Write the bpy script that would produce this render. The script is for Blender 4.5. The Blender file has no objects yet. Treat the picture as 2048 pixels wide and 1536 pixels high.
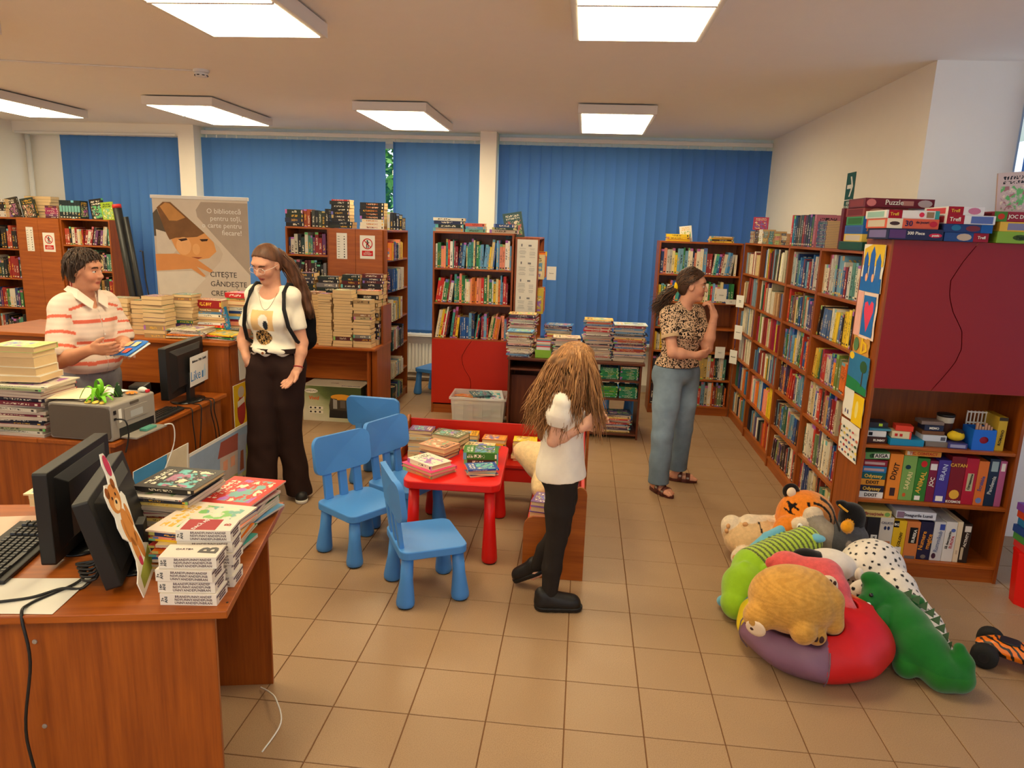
import bpy, math, random, colorsys
import numpy as np
from mathutils import Matrix, Vector
R = math.radians
SC = bpy.context.scene
COL = SC.collection
# ---------------------------------------------------------------- camera (f 1437 px on a 2048 px wide frame)
cam = bpy.data.cameras.new('camera'); camo = bpy.data.objects.new('camera', cam); COL.objects.link(camo)
cam.sensor_fit = 'HORIZONTAL'; cam.sensor_width = 36.0; cam.lens = 1437.0 / 2048.0 * 36.0
cam.clip_start = 0.05; cam.clip_end = 200
_p, _y, _r = R(12.17), R(5.31), R(2.0)
CAMH = 1.8754
_fw = Vector((-math.sin(_y) * math.cos(_p), math.cos(_y) * math.cos(_p), -math.sin(_p)))
_rt = Vector((math.cos(_y), math.sin(_y), 0)); _up = _rt.cross(_fw)
_rt, _up = math.cos(_r) * _rt + math.sin(_r) * _up, -math.sin(_r) * _rt + math.cos(_r) * _up
camo.matrix_world = Matrix(((_rt.x, _up.x, -_fw.x, 0), (_rt.y, _up.y, -_fw.y, 0), (_rt.z, _up.z, -_fw.z, CAMH), (0, 0, 0, 1)))
SC.camera = camo
# ---------------------------------------------------------------- sky, exposure
W = bpy.data.worlds.new('sky'); SC.world = W; W.use_nodes = True
_bg = W.node_tree.nodes['Background']; _bg.inputs[0].default_value = (0.66, 0.80, 1.0, 1); _bg.inputs[1].default_value = 1.7
LAMP = 12.5                      # radiance of the ceiling panels
LAMPC = (1.0, 0.84, 0.52)
vs = SC.view_settings; vs.view_transform = 'Standard'; vs.look = 'None'; vs.exposure = 0.38; vs.gamma = 1.0; vs.use_curve_mapping = False
# ---------------------------------------------------------------- materials
MATS = {}
def srgb(*c):
    c = [x / 255.0 for x in c]
    return tuple(x / 12.92 if x <= .04045 else ((x + .055) / 1.055) ** 2.4 for x in c)
class N:
    """small node-tree writer"""
    def __init__(s, name):
        s.m = bpy.data.materials.new(name); s.m.use_nodes = True; s.t = s.m.node_tree
        s.b = s.t.nodes['Principled BSDF']; s.out = s.t.nodes['Material Output']
    def n(s, typ, **k):
        o = s.t.nodes.new(typ)
        for a, v in k.items():
            if a.startswith('i_'):
                key = a[2:]; key = int(key) if key.isdigit() else key.replace('_', ' ')
                s.put(o.inputs[key], v)
            else: setattr(o, a, v)
        return o
    def put(s, sock, v):
        if isinstance(v, bpy.types.NodeSocket): s.t.links.new(v, sock)
        elif isinstance(v, bpy.types.Node): s.t.links.new(v.outputs[0], sock)
        else:
            if isinstance(v, tuple) and len(v) == 3 and getattr(sock, 'type', '') == 'RGBA': v = (*v, 1)
            sock.default_value = v
    def math(s, op, a, b=0.0, c=None, clamp=False):
        o = s.t.nodes.new('ShaderNodeMath'); o.operation = op; o.use_clamp = clamp
        s.put(o.inputs[0], a); s.put(o.inputs[1], b)
        if c is not None: s.put(o.inputs[2], c)
        return o.outputs[0]
    def mix(s, f, a, b, blend='MIX'):
        o = s.t.nodes.new('ShaderNodeMix'); o.data_type = 'RGBA'; o.blend_type = blend
        s.put(o.inputs[0], f); s.put(o.inputs[6], a); s.put(o.inputs[7], b)
        return o.outputs[2]
    def ramp(s, f, *stops, interp='LINEAR'):
        o = s.t.nodes.new('ShaderNodeValToRGB'); o.color_ramp.interpolation = interp
        e = o.color_ramp.elements
        while len(e) < len(stops): e.new(0.5)
        for k, (p, c) in enumerate(stops): e[k].position = p; e[k].color = (*c, 1) if len(c) == 3 else c
        s.put(o.inputs[0], f); return o.outputs[0]
    def bump(s, h, strength=.3, dist=.002):
        o = s.n('ShaderNodeBump'); o.inputs['Strength'].default_value = strength; o.inputs['Distance'].default_value = dist
        s.put(o.inputs['Height'], h); s.put(s.b.inputs['Normal'], o.outputs[0])
    def base(s, c, rough=.5, spec=.5):
        s.put(s.b.inputs['Base Color'], c); s.put(s.b.inputs['Roughness'], rough); s.put(s.b.inputs['Specular IOR Level'], spec)
        return s.m
def coord(n, kind='Object', scale=(1, 1, 1)):
    t = n.n('ShaderNodeTexCoord'); m = n.n('ShaderNodeMapping'); m.inputs['Scale'].default_value = scale
    n.t.links.new(t.outputs[kind], m.inputs[0]); return m.outputs[0]
def noise(n, v, scale, detail=3, rough=.55): return n.n('ShaderNodeTexNoise', i_Vector=v, i_Scale=scale, i_Detail=float(detail), i_Roughness=rough).outputs[0]
def plain(name, c, rough=.5, spec=.4, mott=.06, bump=0, bscale=200, metal=0, alpha=1, emit=0):
    """a plain material with a faint mottling and optional fine relief"""
    if name in MATS: return MATS[name]
    n = N(name); v = coord(n)
    f = noise(n, v, 9, 4)
    col = n.mix(f, tuple(x * (1 - mott) for x in c), tuple(min(1, x * (1 + mott)) for x in c))
    n.base(col, rough, spec); n.b.inputs['Metallic'].default_value = metal
    if bump: n.bump(noise(n, v, bscale, 2), bump, .002)
    if emit: n.put(n.b.inputs['Emission Color'], c); n.b.inputs['Emission Strength'].default_value = emit
    MATS[name] = n.m; return n.m
def wood(name, c1, c2, axis=2, rough=.38):
    if name in MATS: return MATS[name]
    n = N(name); sc = [14, 14, 14]; sc[axis] = .9
    v = coord(n, scale=tuple(sc)); a = noise(n, v, 2.2, 5, .6)
    sc2 = [60, 60, 60]; sc2[axis] = 2.2
    b = noise(n, coord(n, scale=tuple(sc2)), 2.0, 2)
    f = n.math('ADD', n.math('MULTIPLY', a, .75), n.math('MULTIPLY', b, .25))
    col = n.ramp(f, (.33, c1), (.66, c2))
    n.base(col, n.math('ADD', n.math('MULTIPLY', b, .12), rough - .06), .45)
    MATS[name] = n.m; return n.m
def vcol(name, rough=.7, spec=.2, bump=0, bscale=300, sss=0, sheen=0, stretch=(1, 1, 1), mott=.08, mscale=30):
    """colour comes from the mesh's own Col attribute (dye, print, skin tone)"""
    if name in MATS: return MATS[name]
    n = N(name); a = n.n('ShaderNodeAttribute', attribute_name='Col'); v = coord(n, scale=stretch)
    f = noise(n, v, mscale, 3)
    col = n.mix(1.0, a.outputs[0], n.ramp(f, (.3, (1 - mott,) * 3), (.7, (1 + mott,) * 3)), 'MULTIPLY')
    n.base(col, rough, spec)
    if bump: n.bump(noise(n, v, bscale, 3), bump, .004)
    if sss: n.b.inputs['Subsurface Weight'].default_value = sss; n.b.inputs['Subsurface Radius'].default_value = (1, .35, .2); n.b.inputs['Subsurface Scale'].default_value = .006
    if sheen: n.b.inputs['Sheen Weight'].default_value = sheen; n.b.inputs['Sheen Roughness'].default_value = .5
    MATS[name] = n.m; return n.m
# ---------------------------------------------------------------- mesh writer
def frame(o=(0, 0, 0), rz=0, rx=0, ry=0): return Matrix.Translation(o) @ Matrix.Rotation(rz, 4, 'Z') @ Matrix.Rotation(ry, 4, 'Y') @ Matrix.Rotation(rx, 4, 'X')
I4 = Matrix.Identity(4)
class MB:
    def __init__(s): s.v, s.f, s.m, s.c = [], [], [], []
    def add(s, vs, fs, M=None, mi=0, col=None):
        k = len(s.v)
        s.v += [tuple(M @ Vector(p)) for p in vs] if M is not None else [tuple(p) for p in vs]
        s.f += [tuple(k + i for i in q) for q in fs]; s.m += [mi] * len(fs); s.c += [col] * len(fs)
        return s
    def box(s, lo, hi, M=None, mi=0, col=None):
        (a, b, c), (d, e, f) = lo, hi
        return s.add([(a, b, c), (d, b, c), (d, e, c), (a, e, c), (a, b, f), (d, b, f), (d, e, f), (a, e, f)],
                     [(0, 3, 2, 1), (4, 5, 6, 7), (0, 1, 5, 4), (1, 2, 6, 5), (2, 3, 7, 6), (3, 0, 4, 7)], M, mi, col)
    def cbox(s, c, d, M=None, mi=0, col=None):
        return s.box([c[i] - d[i] / 2 for i in range(3)], [c[i] + d[i] / 2 for i in range(3)], M, mi, col)
    def lathe(s, prof, n=20, M=None, mi=0, cap=True, col=None, sx=1, sy=1):
        vs = [(r * sx * math.cos(2 * math.pi * k / n), r * sy * math.sin(2 * math.pi * k / n), z) for r, z in prof for k in range(n)]
        fs = [(i * n + k, i * n + (k + 1) % n, (i + 1) * n + (k + 1) % n, (i + 1) * n + k) for i in range(len(prof) - 1) for k in range(n)]
        if cap: fs += [tuple(reversed(range(n))), tuple(range((len(prof) - 1) * n, len(prof) * n))]
        return s.add(vs, fs, M, mi, col)
    def tube(s, pts, r, n=6, M=None, mi=0, col=None):
        P = [Vector(p) for p in pts]; vs = []; up = Vector((.13, .27, 1)).normalized()
        rr = r if isinstance(r, (list, tuple)) else [r] * len(P)
        for i, p in enumerate(P):
            t = (P[min(i + 1, len(P) - 1)] - P[max(i - 1, 0)]); t = t.normalized() if t.length > 1e-9 else Vector((0, 0, 1))
            a = t.cross(up)
            if a.length < .05: a = t.cross(Vector((1, 0, 0)))
            a.normalize(); b = t.cross(a)
            vs += [tuple(p + rr[i] * (math.cos(2 * math.pi * k / n) * a + math.sin(2 * math.pi * k / n) * b)) for k in range(n)]
        fs = [(i * n + k, i * n + (k + 1) % n, (i + 1) * n + (k + 1) % n, (i + 1) * n + k) for i in range(len(P) - 1) for k in range(n)]
        fs += [tuple(reversed(range(n))), tuple(range((len(P) - 1) * n, len(P) * n))]
        return s.add(vs, fs, M, mi, col)
    def prism(s, poly, z0, z1, M=None, mi=0, col=None):
        n = len(poly)
        return s.add([(x, y, z0) for x, y in poly] + [(x, y, z1) for x, y in poly],
                     [tuple(reversed(range(n))), tuple(range(n, 2 * n))] + [(i, (i + 1) % n, n + (i + 1) % n, n + i) for i in range(n)], M, mi, col)
    def grid(s, fn, nu, nv, M=None, mi=0, col=None):
        vs = [fn(i / nu, j / nv) for j in range(nv + 1) for i in range(nu + 1)]
        return s.add(vs, [(j * (nu + 1) + i, j * (nu + 1) + i + 1, (j + 1) * (nu + 1) + i + 1, (j + 1) * (nu + 1) + i) for j in range(nv) for i in range(nu)], M, mi, col)
    def mesh(s, name, mats, smooth=False):
        me = bpy.data.meshes.new(name); me.from_pydata(s.v, [], s.f)
        for m in (mats if isinstance(mats, (list, tuple)) else [mats]): me.materials.append(m)
        if any(s.m): me.polygons.foreach_set('material_index', s.m)
        if any(c is not None for c in s.c):
            a = me.attributes.new('Col', 'FLOAT_COLOR', 'FACE')
            a.data.foreach_set('color', [x for c in s.c for x in (*(c or (.8, .8, .8)), 1.0)])
        if smooth: me.polygons.foreach_set('use_smooth', [True] * len(me.polygons))
        return me
def link(name, data, parent=None, M=None):
    o = bpy.data.objects.new(name, data); COL.objects.link(o)
    if parent is not None: o.parent = parent
    if M is not None: o.matrix_local = M
    return o
def put(name, mb, mats, parent=None, M=None, smooth=False, bevel=0, label=None, kind=None):
    o = link(name, mb.mesh(name, mats, smooth), parent, M)
    if bevel:
        b = o.modifiers.new('edge', 'BEVEL'); b.width = bevel; b.segments = 2; b.limit_method = 'ANGLE'; b.harden_normals = False
    if label: o['label'] = label
    if kind: o['kind'] = kind
    return o
def tag(o, label, cat, group=None):
    o['label'] = label; o['category'] = cat
    if group: o['group'] = group
    return o
def thing(name, label, cat, loc=(0, 0, 0), rz=0, group=None):
    o = link(name, None, None, frame(loc, rz)); o.empty_display_size = .05
    return tag(o, label, cat, group)
def struct(name, mb, mats, **k):
    o = put(name, mb, mats, **k); o['kind'] = 'structure'; return o
def rrect(w, h, r, n=5, cx=0, cy=0):
    out = []
    for sx, sy, a0 in ((1, 1, 0), (-1, 1, 90), (-1, -1, 180), (1, -1, 270)):
        for k in range(n + 1):
            a = R(a0 + 90 * k / n); out.append((cx + sx * (w / 2 - r) + r * math.cos(a), cy + sy * (h / 2 - r) + r * math.sin(a)))
    return out
def text_mesh(body, size, align='CENTER', ext=.0006, bold=0, shear=0, sp=1.0, ls=1.0):
    c = bpy.data.curves.new('t', 'FONT'); c.body = body; c.size = size; c.align_x = align; c.align_y = 'CENTER'; c.extrude = ext
    c.offset = bold; c.shear = shear; c.space_character = sp; c.space_line = ls; c.resolution_u = 2
    o = bpy.data.objects.new('t', c); me = bpy.data.meshes.new_from_object(o); bpy.data.objects.remove(o); bpy.data.curves.remove(c)
    return me
def text(name, body, size, mat, parent, M, **k):
    """flat printed lettering; local x runs along the line, y up"""
    me = text_mesh(body, size, **k); me.materials.clear(); me.materials.append(mat)
    o = link(name, me, parent, M); return o
def face(origin, xdir, ydir):
    """frame whose x/y span a surface"""
    x = Vector(xdir).normalized(); y = Vector(ydir); y = (y - y.dot(x) * x).normalized(); z = x.cross(y)
    return Matrix(((x.x, y.x, z.x, origin[0]), (x.y, y.y, z.y, origin[1]), (x.z, y.z, z.z, origin[2]), (0, 0, 0, 1)))
ORD = 'zeroth first second third fourth fifth sixth seventh eighth ninth tenth eleventh twelfth thirteenth fourteenth fifteenth sixteenth seventeenth eighteenth nineteenth'.split()
TENS = {2: 'twent', 3: 'thirt', 4: 'fort', 5: 'fift', 6: 'sixt', 7: 'sevent', 8: 'eight', 9: 'ninet'}
def nth(k):
    if k < 20: return ORD[k]
    return TENS[k // 10] + ('ieth' if k % 10 == 0 else 'y-' + ORD[k % 10])
def cname(c):
    h, s, v = colorsys.rgb_to_hsv(*[x ** (1 / 2.2) for x in c[:3]])
    if v < .22: return 'black'
    if s < .16: return 'white' if v > .85 else 'pale grey' if v > .62 else 'grey' if v > .4 else 'charcoal'
    h *= 360
    if s < .45 and v > .7 and 20 < h < 70: return 'cream'
    nm = 'red' if h < 14 or h > 345 else 'orange' if h < 38 else 'yellow' if h < 66 else 'green' if h < 160 else 'teal' if h < 192 else 'blue' if h < 255 else 'purple' if h < 300 else 'pink'
    if nm == 'orange' and v < .6: nm = 'brown'
    if nm == 'red' and s < .6 and v > .75: nm = 'pink'
    return ('dark ' if v < .48 else 'pale ' if s < .45 and v > .7 else '') + nm
# ---------------------------------------------------------------- soft bodies: a signed distance volume turned into one smooth mesh
class Vol:
    def __init__(s, lo, hi, h):
        s.h = h; s.lo = np.array(lo, float); n = np.ceil((np.array(hi, float) - s.lo) / h).astype(int) + 1
        s.ax = [(s.lo[i] + h * np.arange(n[i])).astype(np.float32) for i in range(3)]
        s.d = np.full(tuple(n), .5, np.float32); s.id = np.zeros(tuple(n), np.int16)
    def _sub(s, lo, hi):
        a = [max(0, int((lo[i] - s.lo[i]) / s.h) - 1) for i in range(3)]
        b = [min(s.d.shape[i], int((hi[i] - s.lo[i]) / s.h) + 3) for i in range(3)]
        sl = tuple(slice(a[i], max(a[i], b[i])) for i in range(3))
        return sl, np.meshgrid(*[s.ax[i][sl[i]] for i in range(3)], indexing='ij')
    def add(s, fn, lo, hi, k=.02, id=0, sub=False):
        m = max(k, s.h * 3); sl, (X, Y, Z) = s._sub([x - m for x in lo], [x + m for x in hi])
        if X.size == 0: return
        d = fn(X, Y, Z).astype(np.float32); o = s.d[sl]
        if sub: h = np.clip(.5 - .5 * (o + d) / k, 0, 1); s.d[sl] = o * (1 - h) - d * h + k * h * (1 - h); return
        s.id[sl] = np.where(d < o, id, s.id[sl])
        h = np.clip(.5 + .5 * (o - d) / k, 0, 1); s.d[sl] = o * (1 - h) + d * h - k * h * (1 - h)
    def ell(s, c, r, k=.02, id=0, rot=None, sub=False):
        c = np.array(c, float); r = np.array(r if hasattr(r, '__len__') else (r,) * 3, float); m = r.max() if rot is not None else None
        A = np.array(rot) if rot is not None else None
        def fn(X, Y, Z):
            x, y, z = X - c[0], Y - c[1], Z - c[2]
            if A is not None: x, y, z = A[0, 0] * x + A[1, 0] * y + A[2, 0] * z, A[0, 1] * x + A[1, 1] * y + A[2, 1] * z, A[0, 2] * x + A[1, 2] * y + A[2, 2] * z
            q = np.sqrt((x / r[0]) ** 2 + (y / r[1]) ** 2 + (z / r[2]) ** 2); g = np.sqrt((x / r[0] ** 2) ** 2 + (y / r[1] ** 2) ** 2 + (z / r[2] ** 2) ** 2)
            return q * (q - 1) / np.maximum(g, 1e-6)
        e = np.full(3, m) if m else r; s.add(fn, c - e, c + e, k, id, sub); return s
    def cap(s, a, b, ra, rb=None, k=.02, id=0, sub=False):
        a, b = np.array(a, float), np.array(b, float); rb = ra if rb is None else rb; ba = b - a; L = max(ba @ ba, 1e-9)
        def fn(X, Y, Z):
            t = np.clip(((X - a[0]) * ba[0] + (Y - a[1]) * ba[1] + (Z - a[2]) * ba[2]) / L, 0, 1)
            return np.sqrt((X - a[0] - t * ba[0]) ** 2 + (Y - a[1] - t * ba[1]) ** 2 + (Z - a[2] - t * ba[2]) ** 2) - (ra + (rb - ra) * t)
        m = max(ra, rb); s.add(fn, np.minimum(a, b) - m, np.maximum(a, b) + m, k, id, sub); return s
    def chain(s, pts, rs, k=.02, id=0):
        rs = rs if hasattr(rs, '__len__') else [rs] * len(pts)
        for i in range(len(pts) - 1): s.cap(pts[i], pts[i + 1], rs[i], rs[i + 1], k, id)
        return s
    def loft(s, rows, k=.02, id=0, wob=None, pw=2.0):
        """rows (z, cx, cy, rx, ry[, turn]) from low to high: elliptical sections stacked along z"""
        A = np.array([list(q) + [0] * (6 - len(q)) for q in rows], float); z = A[:, 0]
        def fn(X, Y, Z):
            f = [np.interp(Z, z, A[:, i]) for i in range(1, 6)]
            x, y = X - f[0], Y - f[1]; c, sn = np.cos(f[4]), np.sin(f[4]); x, y = c * x + sn * y, -sn * x + c * y
            q = ((np.abs(x) / f[2]) ** pw + (np.abs(y) / f[3]) ** pw) ** (1 / pw); d = (q - 1) * np.minimum(f[2], f[3])
            if wob is not None: d = d + wob(X, Y, Z)
            e = np.maximum(z[0] - Z, Z - z[-1]); return np.maximum(d, e)
        m = A[:, 3:5].max(1)
        s.add(fn, [(A[:, 1] - m).min(), (A[:, 2] - m).min(), z[0]], [(A[:, 1] + m).max(), (A[:, 2] + m).max(), z[-1]], k, id); return s
    def cut(s, fn):
        """keep only where fn < 0"""
        X, Y, Z = np.meshgrid(*s.ax, indexing='ij', sparse=True); s.d = np.maximum(s.d, np.broadcast_to(fn(X, Y, Z), s.d.shape).astype(np.float32))
    def cut_at(s, p, ax, rad, ids, off):
        """trim a limb of the given id beyond the plane through p + ax * off"""
        X, Y, Z = np.meshgrid(*s.ax, indexing='ij', sparse=True); t = (X - p[0]) * ax[0] + (Y - p[1]) * ax[1] + (Z - p[2]) * ax[2]; r2 = (X - p[0]) ** 2 + (Y - p[1]) ** 2 + (Z - p[2]) ** 2
        m = (r2 < rad * rad) & np.isin(s.id, ids); s.d = np.where(m, np.maximum(s.d, (t - off).astype(np.float32)), s.d)
    def warp(s, fn):
        X, Y, Z = np.meshgrid(*s.ax, indexing='ij', sparse=True); s.d = s.d + np.broadcast_to(fn(X, Y, Z), s.d.shape).astype(np.float32)
    def surf(s):
        d = s.d; d[0], d[-1], d[:, 0], d[:, -1], d[:, :, 0], d[:, :, -1] = .1, .1, .1, .1, .1, .1
        sg = d < 0; n = np.array(d.shape); c = np.zeros(tuple(n - 1), np.int8)
        offs = [(i, j, k) for i in (0, 1) for j in (0, 1) for k in (0, 1)]
        for i, j, k in offs: c += sg[i:n[0] - 1 + i, j:n[1] - 1 + j, k:n[2] - 1 + k]
        act = np.argwhere((c > 0) & (c < 8)); idx = np.full(tuple(n - 1), -1, np.int64); idx[tuple(act.T)] = np.arange(len(act))
        V = np.stack([d[act[:, 0] + i, act[:, 1] + j, act[:, 2] + k] for i, j, k in offs], 1); O = np.array(offs, float)
        P = np.zeros((len(act), 3)); cnt = np.zeros(len(act))
        for a in range(8):
            for b in range(a + 1, 8):
                if np.abs(O[a] - O[b]).sum() == 1:
                    m = (V[:, a] < 0) != (V[:, b] < 0); t = V[m, a] / (V[m, a] - V[m, b]); P[m] += O[a] + t[:, None] * (O[b] - O[a]); cnt[m] += 1
        P = s.lo + s.h * (act + P / cnt[:, None]); ids = s.id[tuple(act.T)]; Q = []
        for ax in range(3):
            b, c2 = [(1, 2), (2, 0), (0, 1)][ax]
            s0 = np.moveaxis(sg, (ax, b, c2), (0, 1, 2)); ii = np.moveaxis(idx, (ax, b, c2), (0, 1, 2))
            e = np.argwhere(s0[:-1, 1:-1, 1:-1] != s0[1:, 1:-1, 1:-1]); i, j, k = e[:, 0], e[:, 1] + 1, e[:, 2] + 1
            q = np.stack([ii[i, j - 1, k - 1], ii[i, j, k - 1], ii[i, j, k], ii[i, j - 1, k]], 1); fl = ~s0[i, j, k]
            q[fl] = q[fl][:, ::-1]; Q.append(q)
        return P, np.concatenate(Q), ids
def soft(name, vol, mat, colf, parent=None, M=None, relax=1, label=None):
    """mesh of a volume; colf(P, ids) gives an (n,3) colour for each vertex"""
    P, Q, ids = vol.surf() if isinstance(vol, Vol) else vol
    for _ in range(relax):
        S = np.zeros_like(P); c = np.zeros(len(P))
        for a, b in ((0, 1), (1, 2), (2, 3), (3, 0)):
            np.add.at(S, Q[:, a], P[Q[:, b]]); np.add.at(S, Q[:, b], P[Q[:, a]]); np.add.at(c, Q[:, a], 1); np.add.at(c, Q[:, b], 1)
        P = .5 * P + .5 * S / np.maximum(c, 1)[:, None]
    me = bpy.data.meshes.new(name); me.vertices.add(len(P)); me.vertices.foreach_set('co', P.astype(np.float32).ravel())
    me.loops.add(len(Q) * 4); me.loops.foreach_set('vertex_index', Q.astype(np.int32).ravel()); me.polygons.add(len(Q))
    me.polygons.foreach_set('loop_start', np.arange(0, len(Q) * 4, 4, dtype=np.int32)); me.polygons.foreach_set('use_smooth', np.ones(len(Q), bool))
    me.update(calc_edges=True); me.materials.append(mat)
    Cc = colf(P, ids) if callable(colf) else np.tile(np.array(colf, float), (len(P), 1))
    a = me.attributes.new('Col', 'FLOAT_COLOR', 'POINT'); a.data.foreach_set('color', np.concatenate([Cc, np.ones((len(P), 1))], 1).astype(np.float32).ravel())
    me.validate(); o = link(name, me, parent, M)
    if label: o['label'] = label
    return o
def pal(*cols):
    A = np.array([srgb(*c) for c in cols]); return lambda P, ids: A[np.clip(ids, 0, len(A) - 1)]
# ================================================================ THE ROOM
M_wall = plain('wall_paint', (.93, .87, .77), .85, .2, .02, .15, 90)
M_ceil = plain('ceiling_paint', (.95, .90, .82), .9, .1, .015, .5, 160)
M_white = plain('white_enamel', (.78, .76, .72), .4, .4, .02)
M_wood = wood('cherry_laminate', srgb(124, 56, 12), srgb(164, 84, 22))
M_woodx = wood('cherry_laminate_across', srgb(140, 65, 14), srgb(178, 95, 28), 0)
M_woody = wood('cherry_laminate_along', srgb(134, 62, 12), srgb(172, 90, 24), 1)
M_dark = wood('walnut_laminate', srgb(74, 32, 14), srgb(104, 50, 24))
M_darkx = wood('walnut_laminate_across', srgb(78, 34, 14), srgb(108, 54, 26), 0)
M_black = plain('black_plastic', (.012, .011, .011), .45, .4, .1)
M_blackgloss = plain('black_gloss', (.01, .01, .01), .22, .5, .05)
M_paper = plain('white_paper', (.80, .77, .70), .8, .1, .03)
M_ink = plain('black_ink', (.02, .02, .025), .7, .1, 0)
M_print_white = plain('white_ink', (.85, .83, .78), .7, .1, 0)
M_steel = plain('grey_metal', (.45, .45, .45), .35, .5, .03, metal=.8)
T = .305; OX, OY = -1.199, 3.3544
# floor: grout bed with single tiles laid on it
n = N('grout'); n.base(srgb(120, 84, 56), .9, .1); M_grout = n.m
n = N('ceramic_tile'); v = coord(n, 'Object'); oi = n.n('ShaderNodeObjectInfo')
sp = noise(n, v, 260, 2); bl = noise(n, v, 5, 3)
c0 = n.mix(n.math('MULTIPLY', oi.outputs['Random'], 1.0), srgb(168, 136, 103), srgb(176, 143, 109))
c1 = n.mix(n.ramp(sp, (.42, (0, 0, 0)), (.62, (1, 1, 1))), c0, srgb(152, 121, 90))
c2 = n.mix(n.ramp(bl, (.35, (0, 0, 0)), (.75, (.5, .5, .5))), c1, srgb(158, 127, 97))
n.base(c2, n.math('ADD', n.math('MULTIPLY', bl, .14), .32), .3); M_tile = n.m
fl = struct('floor', MB().box((-7.3, -3.2, -.1), (4.4, 8.75, -.003)), M_grout)
tile = MB(); e = .0022; b = .0015; t = T / 2 - e
tile.add([(-t, -t, -.004), (t, -t, -.004), (t, t, -.004), (-t, t, -.004), (-t, -t, -b), (t, -t, -b), (t, t, -b), (-t, t, -b),
          (-t + b, -t + b, 0), (t - b, -t + b, 0), (t - b, t - b, 0), (-t + b, t - b, 0)],
         [(8, 9, 10, 11)] + [(i, (i + 1) % 4, 4 + (i + 1) % 4, 4 + i) for i in range(4)] + [(4 + i, 4 + (i + 1) % 4, 8 + (i + 1) % 4, 8 + i) for i in range(4)])
tile_me = tile.mesh('tile', M_tile)
cells = []
for i in range(-20, 19):
    for j in range(-22, 19):
        x, y = OX + (i + .5) * T, OY + (j + .5) * T
        if -7.2 < x < 4.3 and -3.1 < y < 8.7: cells.append((x, y))
def seen(x, y, z=0):
    d = Vector((x, y, z - CAMH)); w = d.dot(_fw)
    return w > .3 and abs(1437 * d.dot(_rt) / w) < 1110 and abs(1437 * d.dot(_up) / w) < 860
def hid(x, y): return (x < -1.35 and y < 4.5) or (x < -2.25 and y < 5.1) or (x < -3.2) or (x > 1.75 and y > 4.2) or y > 8.45 or (x > 2.5 and y > 4.2) or (x < -2 and y > 6.6)
near = [c for c in cells if seen(*c) and not hid(*c)]
near.sort(key=lambda c: c[0] ** 2 + c[1] ** 2); near = near[:300]; ns = set(near)
for x, y in near: link('tile', tile_me, fl, Matrix.Translation((x, y, 0)))
rest = MB()
for x, y in cells:
    if (x, y) not in ns: rest.box((x - t, y - t, -.004), (x + t, y + t, 0))
put('tile_field', rest, M_tile, fl, kind='stuff')
struct('ceiling', MB().box((-7.3, -3.2, 2.93), (4.4, 8.8, 3.05)), M_ceil)
# back wall with three window openings, piers between
zs, zt = .60, 2.80; YB = 8.62
wb = MB()
wb.box((-7.0, YB, 0), (2.12, YB + .14, zs)); wb.box((-7.0, YB, zt), (2.12, YB + .14, 2.93))
for a, c in ((-7.0, -6.42), (-4.80, -4.56), (-1.24, -1.04), (2.0, 2.12)): wb.box((a, YB, zs), (c, YB + .14, zt))
struct('wall_back', wb, M_wall)
struct('wall_pier_1', MB().box((-4.784, 8.35, 0), (-4.59, YB, 2.93)), M_wall)
struct('wall_pier_2', MB().box((-1.228, 8.35, 0), (-1.045, YB, 2.93)), M_wall)
struct('wall_left', MB().box((-7.0, -3.2, 0), (-6.86, YB, 2.93)), M_wall)
wf = MB().box((-7.0, -3.2, 0), (4.3, -3.06, .8)).box((-7.0, -3.2, 2.75), (4.3, -3.06, 2.93))
for a, c in ((-7.0, -6.2), (-2.9, -2.3), (1.0, 1.5), (3.7, 4.3)): wf.box((a, -3.2, .8), (c, -3.06, 2.75))  # openings added to this unseen wall so sky light fills the room
struct('wall_front', wf, M_wall)
struct('wall_right', MB().box((2.0, 4.87, 0), (2.12, YB, 2.93)), M_wall)
M_wall2 = plain('wall_paint_cool', (.74, .73, .75), .85, .2, .02, .15, 90)
struct('wall_return', MB().box((2.0, 4.75, 0), (2.52, 4.87, 2.93)).box((2.52, 4.75, 0), (4.16, 4.87, .9)).box((2.52, 4.75, 2.88), (4.16, 4.87, 2.93)), M_wall)
wr = MB().box((4.02, -3.2, 0), (4.16, 4.9, .5)).box((4.02, -3.2, 2.85), (4.16, 4.9, 2.93))
for a, c in ((-3.2, .4), (4.55, 4.9)): wr.box((4.02, a, .5), (4.16, c, 2.85))
struct('wall_alcove', wr, M_wall)
# windows: frames and glass
n = N('window_glass'); tr = n.n('ShaderNodeBsdfTransparent'); gl = n.n('ShaderNodeBsdfGlossy'); gl.inputs['Roughness'].default_value = .02
mx = n.n('ShaderNodeMixShader'); mx.inputs[0].default_value = .07; n.t.links.new(tr.outputs[0], mx.inputs[1]); n.t.links.new(gl.outputs[0], mx.inputs[2]); n.t.links.new(mx.outputs[0], n.out.inputs[0])
M_glass = n.m
def window(name, x0, x1, bars, z0=zs, z1=zt, M=I4):
    fr = MB(); w = .05
    fr.box((x0, YB + .03, z0), (x1, YB + .09, z0 + w)).box((x0, YB + .03, z1 - w), (x1, YB + .09, z1))
    for q in [x0] + bars + [x1 - w]: fr.box((q, YB + .03, z0), (q + w, YB + .09, z1))
    o = struct(name, fr, M_white); put('glass_pane', MB().box((x0 + .01, YB + .057, z0 + .01), (x1 - .01, YB + .063, z1 - .01)), M_glass, o)
    o.matrix_world = M; return o
window('window_1', -6.42, -4.80, [-5.6]); window('window_2', -4.56, -1.24, [-3.75, -2.95, -2.05]); window('window_3', -1.04, 2.0, [-.1, 1.0])
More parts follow.
